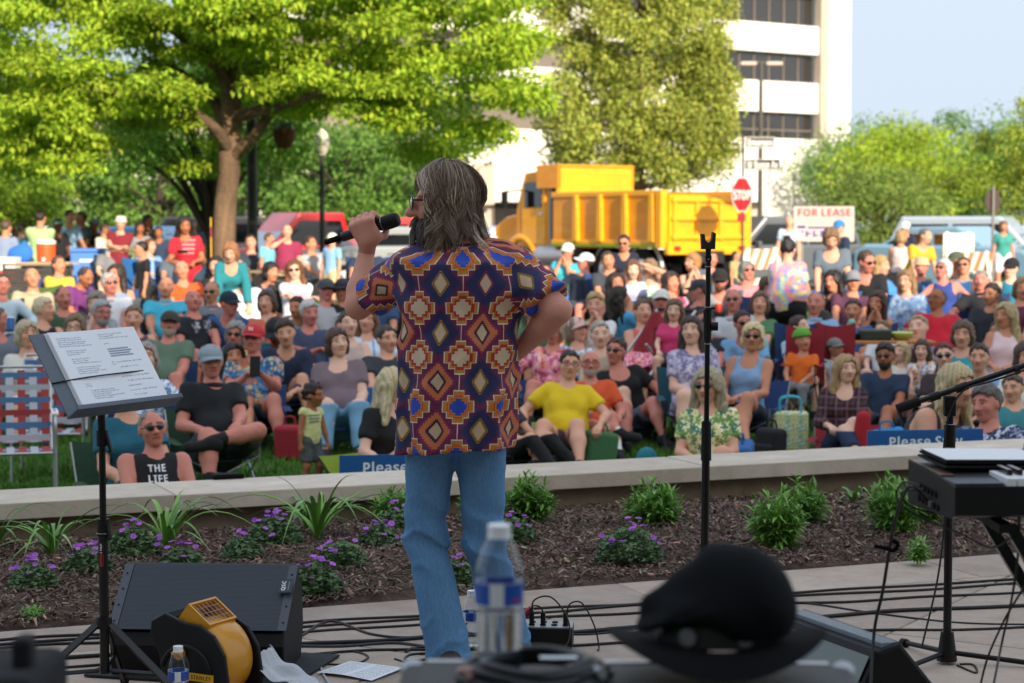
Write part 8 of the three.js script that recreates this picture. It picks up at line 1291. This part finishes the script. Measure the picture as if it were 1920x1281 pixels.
function barricade(label, px, d, w, h, striped, turn = 0) {
  const p = at(px, 420, d), T = thing('barricade', label, 'barricade', [p.x, lawnH(d), -d], turn, 'folding street barricades'), wm = std('#e4ddd2', .7), st = new THREE.MeshStandardMaterial({ map: canvasTex(256, 64, g => { g.fillStyle = '#e8e0d6'; g.fillRect(0, 0, 256, 64); g.fillStyle = '#c07a54'; for (let i = -1; i < 5; i++) { g.beginPath(); g.moveTo(i * 64, 64); g.lineTo(i * 64 + 32, 64); g.lineTo(i * 64 + 80, 0); g.lineTo(i * 64 + 48, 0); g.fill(); } }), roughness: .7 });
  part('board', box(w, h * .36, .03, 0, h * .8, .02), striped ? st : wm, T); if (striped) part('board', box(w, h * .22, .03, 0, h * .35, .1), st, T); for (const s of [-1, 1]) { part('leg', bar(V(s * w * .52, 0, .26), V(s * w * .36, h, 0), .05, .03), wm, T); part('leg', bar(V(s * w * .52, 0, -.26), V(s * w * .36, h, -.04), .05, .03), wm, T); }
}
barricade('plain white A frame sign board right of the green jersey', 1797, 38, .62, 1.35, false, .2); barricade('orange striped barricade beside the white A frame', 1825, 37, .7, 1.0, true, -.3); barricade('orange striped barricade behind the tie dye shirt', 1428, 37.5, .8, 1.05, true, .4); barricade('orange striped barricade at the left behind the red chair', 45, 27, 1.0, .62, true, .05);
{ const p = at(86, 468, 31.5), T = thing('drink_cooler', 'orange and white round drink cooler in the sun at left', 'cooler', [p.x, p.y - .2, -31.5]); part('barrel', lathe([[.001, 0], [.13, 0], [.145, .02], [.15, .3], [.13, .3]], 22), std('#d8541c', .5), T); part('lid', lathe([[.155, .29], [.155, .33], [.12, .36], [.001, .37]], 22), std('#efe6d8', .5), T); part('tap', box(.04, .05, .06, 0, .05, .16), M.white, T);
  const tb = thing('folding_table', 'folding table carrying the drink cooler at left', 'table', [p.x - .3, lawnH(31.5), -31.5]), ty = p.y - .2 - lawnH(31.5); part('table_top', box(1.5, .04, .7, 0, ty - .02, 0), std('#cfccc4', .7), tb); for (const sx of [-1, 1]) for (const sz of [-1, 1]) part('leg', rod(V(sx * .65, 0, sz * .3), V(sx * .65, ty - .04, sz * .3), .015), M.tubeGrey, tb);
  const b = single('blue_bag', 'bright blue cloth bag on the table at left', 'bag', fieldMesh([ell(V(0, .13, 0), [.2, .14, .12], UX, UY, UZ, .05), ell(V(.06, .2, 0), [.1, .1, .08], UX, UY, UZ, .06)], .02), cloth('#2c6ed0')); b.position.set(p.x - .38, p.y - .2, -31.4);
  for (let i = 0; i < 3; i++) { const bx = single('box', ['white box at the bottom of the stack at the left edge', 'red striped box in the middle of the stack at the left edge', 'white box on top of the stack at the left edge'][i], 'box', box(.42, .2, .34, 0, 0, 0, .01), std(['#e6e0d8', '#b83a34', '#e9e6e0'][i], .7), 'boxes at the left edge'); const bp = at(8, 500, 30); bx.position.set(bp.x, lawnH(30) + .45 + .1 + i * .205, -30); } const st = thing('stool', 'low stool under the box stack at the left edge', 'stool', [at(8, 500, 30).x, lawnH(30), -30]); part('seat', box(.5, .04, .4, 0, .43, 0), std('#c9b48c', .8), st); for (const sx of [-1, 1]) for (const sz of [-1, 1]) part('leg', rod(V(sx * .2, 0, sz * .15), V(sx * .2, .42, sz * .15), .018), std('#c9b48c', .8), st); }
// ---------------------------------------------------------------- things among the audience
{ // blue signs on the lawn behind the wall
  const mk = (label, px0, px1, pyTop, d, tx) => { const a = at(px0, pyTop, d), b = at(px1, pyTop, d), w = b.x - a.x, T = thing('lawn_sign', label, 'sign', [(a.x + b.x) / 2, lawnH(d), -d], BED_TURN * .45, 'blue notice signs behind the wall'), top = a.y - lawnH(d), h = .42, tex = canvasTex(512, 320, (g, W0, H0) => { g.fillStyle = '#14599a'; g.fillRect(0, 0, W0, H0); g.fillStyle = '#e4eaf0'; g.font = 'bold 66px sans-serif'; g.textAlign = 'center'; g.fillText('Please Stay', W0 / 2, 78, 330); }), e = std('#14599a', .6); part('panel', box(w, h, .012, 0, top - h / 2, 0), [e, e, e, e, new THREE.MeshStandardMaterial({ map: tex, roughness: .5 }), e], T); for (const s of [-1, 1]) part('stake', rod(V(s * w * .3, 0, -.012), V(s * w * .3, top - .05, -.012), .006), M.tubeGrey, T); };
  mk('blue Please Stay sign partly hidden by the singer', 636, 872, 852, 11.0); mk('blue Please Stay sign behind the boom stand', 1621, 1850, 806, 12.2);
}
{ // stroller, table, cooler, bags, bottles
  const T = thing('stroller', 'red folding stroller with grey frame and colourful blanket', 'stroller', [at(1205, 650, 19.4).x, lawnH(19.4), -19.4], -.9), red = cloth('#7e1822');
  part('seat', fieldMesh([cone(V(-.14, .5, 0), V(-.14, .95, -.3), .06, .06, .05), cone(V(.14, .5, 0), V(.14, .95, -.3), .06, .06, .05), cone(V(-.14, .48, 0), V(-.14, .46, .32), .06, .05, .05), cone(V(.14, .48, 0), V(.14, .46, .32), .06, .05, .05), ell(V(0, .7, -.16), [.22, .3, .06], UX, V(0, .83, -.55), V(0, .55, .83), .06)], .025), red, T); for (const s of [-1, 1]) { part('frame_tube', rod(V(s * .27, .12, .45), V(s * .27, 1.02, -.45), .015), M.alu, T); part('frame_tube', rod(V(s * .27, .12, -.35), V(s * .27, .72, .2), .013), M.alu, T); for (const z of [.45, -.36]) { const w = part('wheel', new THREE.TorusGeometry(.1, .025, 8, 20).rotateY(Math.PI / 2).translate(s * .28, .125, z), M.rubber, T); part('hub', rod(V(s * .26, .125, z), V(s * .3, .125, z), .04, .04, 10), M.white, w); } } part('handle', rod(V(-.27, 1.02, -.45), V(.27, 1.02, -.45), .017), M.black, T); part('blanket', grid(12, 12, (u, v) => [(u - .5) * .46, .58 - .12 * v + .03 * Math.sin(u * 9 + v * 5) + .05 * (1 - Math.pow(2 * u - 1, 2)), -.05 + v * .5]), new THREE.MeshStandardMaterial({ map: print('pinkfloral'), roughness: .9, side: THREE.DoubleSide }), T);
  const tp = at(1650, 640, 19.2), Tb = thing('low_table', 'low orange wooden camp table with white legs in front of the girl', 'table', [tp.x, lawnH(19.2), -19.2], .1), ty = tp.y - lawnH(19.2), wd = new THREE.MeshStandardMaterial({ map: rep(grainMap('#b06a38', '#c58048', 1, .1), 2), roughness: .6 }); for (let i = 0; i < 5; i++) part('plank', box(.95, .025, .1, 0, ty, -.22 + i * .108, .004), wd, Tb); for (const sx of [-1, 1]) for (const sz of [-1, 1]) part('leg', rod(V(sx * .4, 0, sz * .2), V(sx * .42, ty - .01, sz * .2), .018), M.white, Tb);
  const onT = (name, label, cat, px, mat, h, r, g) => { const q = at(px, 640, 19.2), m = single(name, label, cat, g || lathe([[.001, 0], [r, 0], [r, h * .85], [r * .7, h * .93], [r * .6, h], [.001, h]], 18), mat); m.position.set(q.x, lawnH(19.2) + ty + .014, -19.2); return m; };
  onT('drink_bottle', 'pale mint drink bottle on the low orange table', 'bottle', 1597, std('#6fc4b4', .4), .2, .036); onT('food_tray', 'dark food tray on the low orange table', 'tray', 1640, std('#26342a', .6), .08, .1, box(.3, .1, .2, 0, .05, 0, .02)); onT('salad_bowl', 'pale green bowl of snacks on the low orange table', 'bowl', 1690, std('#a9c26a', .6), .08, .09, lathe([[.001, .0], [.07, 0], [.12, .06], [.11, .075], [.001, .085]], 20)); onT('lunch_box', 'black lunch box beside the mint bottle', 'box', 1612, M.blackMatte, .06, .1, box(.18, .06, .14, 0, .03, 0, .01));
  const ck = at(1640, 535, 24), C = thing('cool_box', 'pale blue cool box among the chairs at right', 'cooler', [ck.x, lawnH(24), -24], .2); part('body', box(.5, .34, .34, 0, .18, 0, .03), std('#4d86b8', .5), C); part('lid', box(.52, .07, .36, 0, .385, 0, .02), std('#8fb6d2', .5), C); part('handle', tube([V(-.24, .36, .0), V(-.24, .5, 0), V(.24, .5, 0), V(.24, .36, 0)], .012, 24, 6), M.white, C);
  const bag = at(1482, 790, 16.9), B = thing('tote_bag', 'aqua tote bag with yellow lemon print on the grass', 'bag', [bag.x, lawnH(16.9), -16.9], -.1); part('body', box(.3, .34, .16, 0, .18, 0, .03), new THREE.MeshStandardMaterial({ map: print('lemon'), roughness: .85 }), B); for (const z of [.06, -.06]) part('strap', tube([V(-.09, .34, z), V(-.08, .46, z), V(.08, .46, z), V(.09, .34, z)], .009, 20, 6), cloth('#4fb8cc'), B);
  const tb = at(1213, 830, 14.2), S2 = single('stuff_sack', 'teal stuff sack standing on the grass beside the wall', 'bag', fieldMesh([cone(V(0, .08, 0), V(0, .3, 0), .09, .08, .03), ell(V(0, .36, 0), [.05, .04, .05], UX, UY, UZ, .05)], .015), cloth('#1b7480')); S2.position.set(tb.x, lawnH(14.2), -14.2);
  const rb = at(1612, 800, 15.9), S3 = single('red_chair_bag', 'red chair bag hanging down beside the navy jeans', 'bag', fieldMesh([cone(V(0, .07, 0), V(.03, .42, 0), .09, .06, .04)], .018), cloth('#a51c2a')); S3.position.set(rb.x, lawnH(15.9), -15.9);
  const pb = at(1835, 625, 20), S4 = thing('paper_bag', 'white and yellow printed paper bag behind the blonde in pink', 'bag', [pb.x, lawnH(20), -20], .2); part('body', box(.26, .36, .14, 0, .18, 0, .01), new THREE.MeshStandardMaterial({ map: canvasTex(128, 128, g => { g.fillStyle = '#e6e2d4'; g.fillRect(0, 0, 128, 128); g.fillStyle = '#e0c23a'; g.fillRect(60, 0, 40, 50); g.fillRect(80, 60, 24, 30); }), roughness: .8 }), S4); part('handle', tube([V(-.06, .36, .05), V(-.04, .46, .05), V(.04, .46, .05), V(.06, .36, .05)], .005, 16, 5), M.white, S4);
  [['navy backpack on the grass behind the bald man', 175, 13.2, '#22304e'], ['black backpack beside the grey cap man', 335, 13.4, '#17181b'], ['grey shoulder bag beside the light blue jeans', 700, 14.6, '#7b7f86'], ['red bag under the slate blue tee man', 545, 16.4, '#9c2430'], ['green bag in front of the orange tee man', 1120, 16.0, '#3c6a44'], ['blue bag beside the grey trousers', 1395, 15.4, '#2f5f9c'], ['black bag in front of the blonde in light blue', 1445, 16.2, '#1b1c20'], ['bright blue bag below the navy shirt man', 1672, 16.2, '#1f86c8'], ['yellow bag beside the patterned leggings', 1735, 15.2, '#c9a52c'], ['olive bag among the right chairs', 1560, 20.6, '#5d6238'], ['orange bag near the sage tee man', 300, 16.6, '#b8562a']].forEach(([label, px, d, c], i) => { const q = at(px, 700, d), m = single('bag', label, 'bag', [box(.26 + .03 * (i % 3), .3, .15, 0, .15, 0, .045), box(.18, .14, .06, .01, .1, .09, .025), tube([V(-.06, .29, 0), V(-.04, .36, .01), V(.04, .36, .01), V(.06, .29, 0)], .009, 12, 5)], cloth(c), 'bags on the lawn'); m.position.set(q.x, lawnH(d), -d); m.rotation.set(.12 * Math.sin(i * 3), i * .9, .14 * Math.sin(i * 2)); });
  // phones, can, flag chair
  const hold = (name, label, cat, px, py, d, g, mat, r = 0) => { const m = single(name, label, cat, g, mat); m.position.copy(at(px, py, d)); m.rotation.set(-.3, r, 0); return m; };
  hold('phone', 'black phone held up by the man in red cap', 'phone', 478, 687, 14.2, box(.075, .15, .01, 0, 0, 0, .004), M.black); hold('phone', 'phone in the hands of the woman in red tee', 'phone', 342, 472, 27.1, box(.14, .03, .08, 0, 0, 0, .006), M.black); hold('drink_can', 'blue and white drink can lifted at the left edge', 'can', 18, 622, 16.1, lathe([[.001, 0], [.028, .002], [.033, .012], [.033, .108], [.027, .12], [.001, .119]], 18), new THREE.MeshStandardMaterial({ map: canvasTex(64, 64, g => { g.fillStyle = '#e6eaee'; g.fillRect(0, 0, 64, 64); g.fillStyle = '#2a5a94'; g.fillRect(0, 24, 64, 30); }), roughness: .3, metalness: .4 }));
  hold('red_cup', 'red party cup held by the man in grey tank top', 'cup', 1348, 590, 22.9, lathe([[.001, 0], [.03, 0], [.045, .12], [.043, .12], [.001, .02]], 16), std('#d23a24', .5));
  const fc = at(1430, 600, 22.8); const ch = campChair([fc.x, lawnH(22.8), -22.8], 0.2, '#2a3a66', 'stars and stripes camp chair beside the tie dye shirt'); ch.children[0].material = new THREE.MeshStandardMaterial({ map: canvasTex(128, 64, g => { for (let i = 0; i < 9; i++) { g.fillStyle = i % 2 ? '#e4dfdc' : '#a8283a'; g.fillRect(i * 15, 0, 15, 64); } }), roughness: .9 });
}
{ // webbed aluminium lawn chairs at the left
  const web = (label, px, py, d, turn) => {
    const p = at(px, py, d), T = thing('webbed_lawn_chair', label, 'chair', [p.x, lawnH(d), -d], turn, 'webbed aluminium lawn chairs'), cs = ['#9c3a3a', '#b3b8c2', '#4f7aa8'].map(c => std(c, .8)); const W1 = .5;
    for (const s of [-1, 1]) { part('frame_tube', tube([V(s * .27, .02, .25), V(s * .27, .4, .22), V(s * .27, .62, .2), V(s * .27, .63, -.15), V(s * .27, .4, -.28), V(s * .27, .02, -.3)], .012, 40, 8), M.alu, T); part('frame_tube', rod(V(s * .25, .36, -.18), V(s * .25, .95, -.42), .012), M.alu, T); part('armrest', box(.05, .025, .34, s * .27, .65, .02, .008), M.white, T); }
    for (const [y, z] of [[.38, .24], [.36, -.2], [.95, -.42]]) part('cross_tube', rod(V(-.25, y, z), V(.25, y, z), .011), M.alu, T);
    for (let i = 0; i < 6; i++) { const v = i / 6 + .08; part('webbing', box(W1, .055, .004, 0, lerp(.4, .93, v), lerp(-.2, -.41, v) + .012), cs[i % 2 ? 2 : i % 4 ? 0 : 1], T); } for (let i = 0; i < 6; i++) part('webbing', box(.055, .55, .004, -.21 + i * .084, 0, 0).rotateX(-.37).translate(0, .67, -.3), cs[(i + 1) % 2], T);
    for (let i = 0; i < 5; i++) part('webbing', box(W1, .004, .06, 0, .375, -.15 + i * .09), cs[i % 3], T); for (let i = 0; i < 6; i++) part('webbing', box(.055, .004, .44, -.21 + i * .084, .38, .02), cs[(i + 1) % 2], T);
  };
  web('red white and blue webbed lawn chair at the left edge', 30, 800, 14.2, .25); web('second webbed lawn chair just behind the music stand', 95, 735, 15.4, .1);
}
renderer.render(scene, camera);
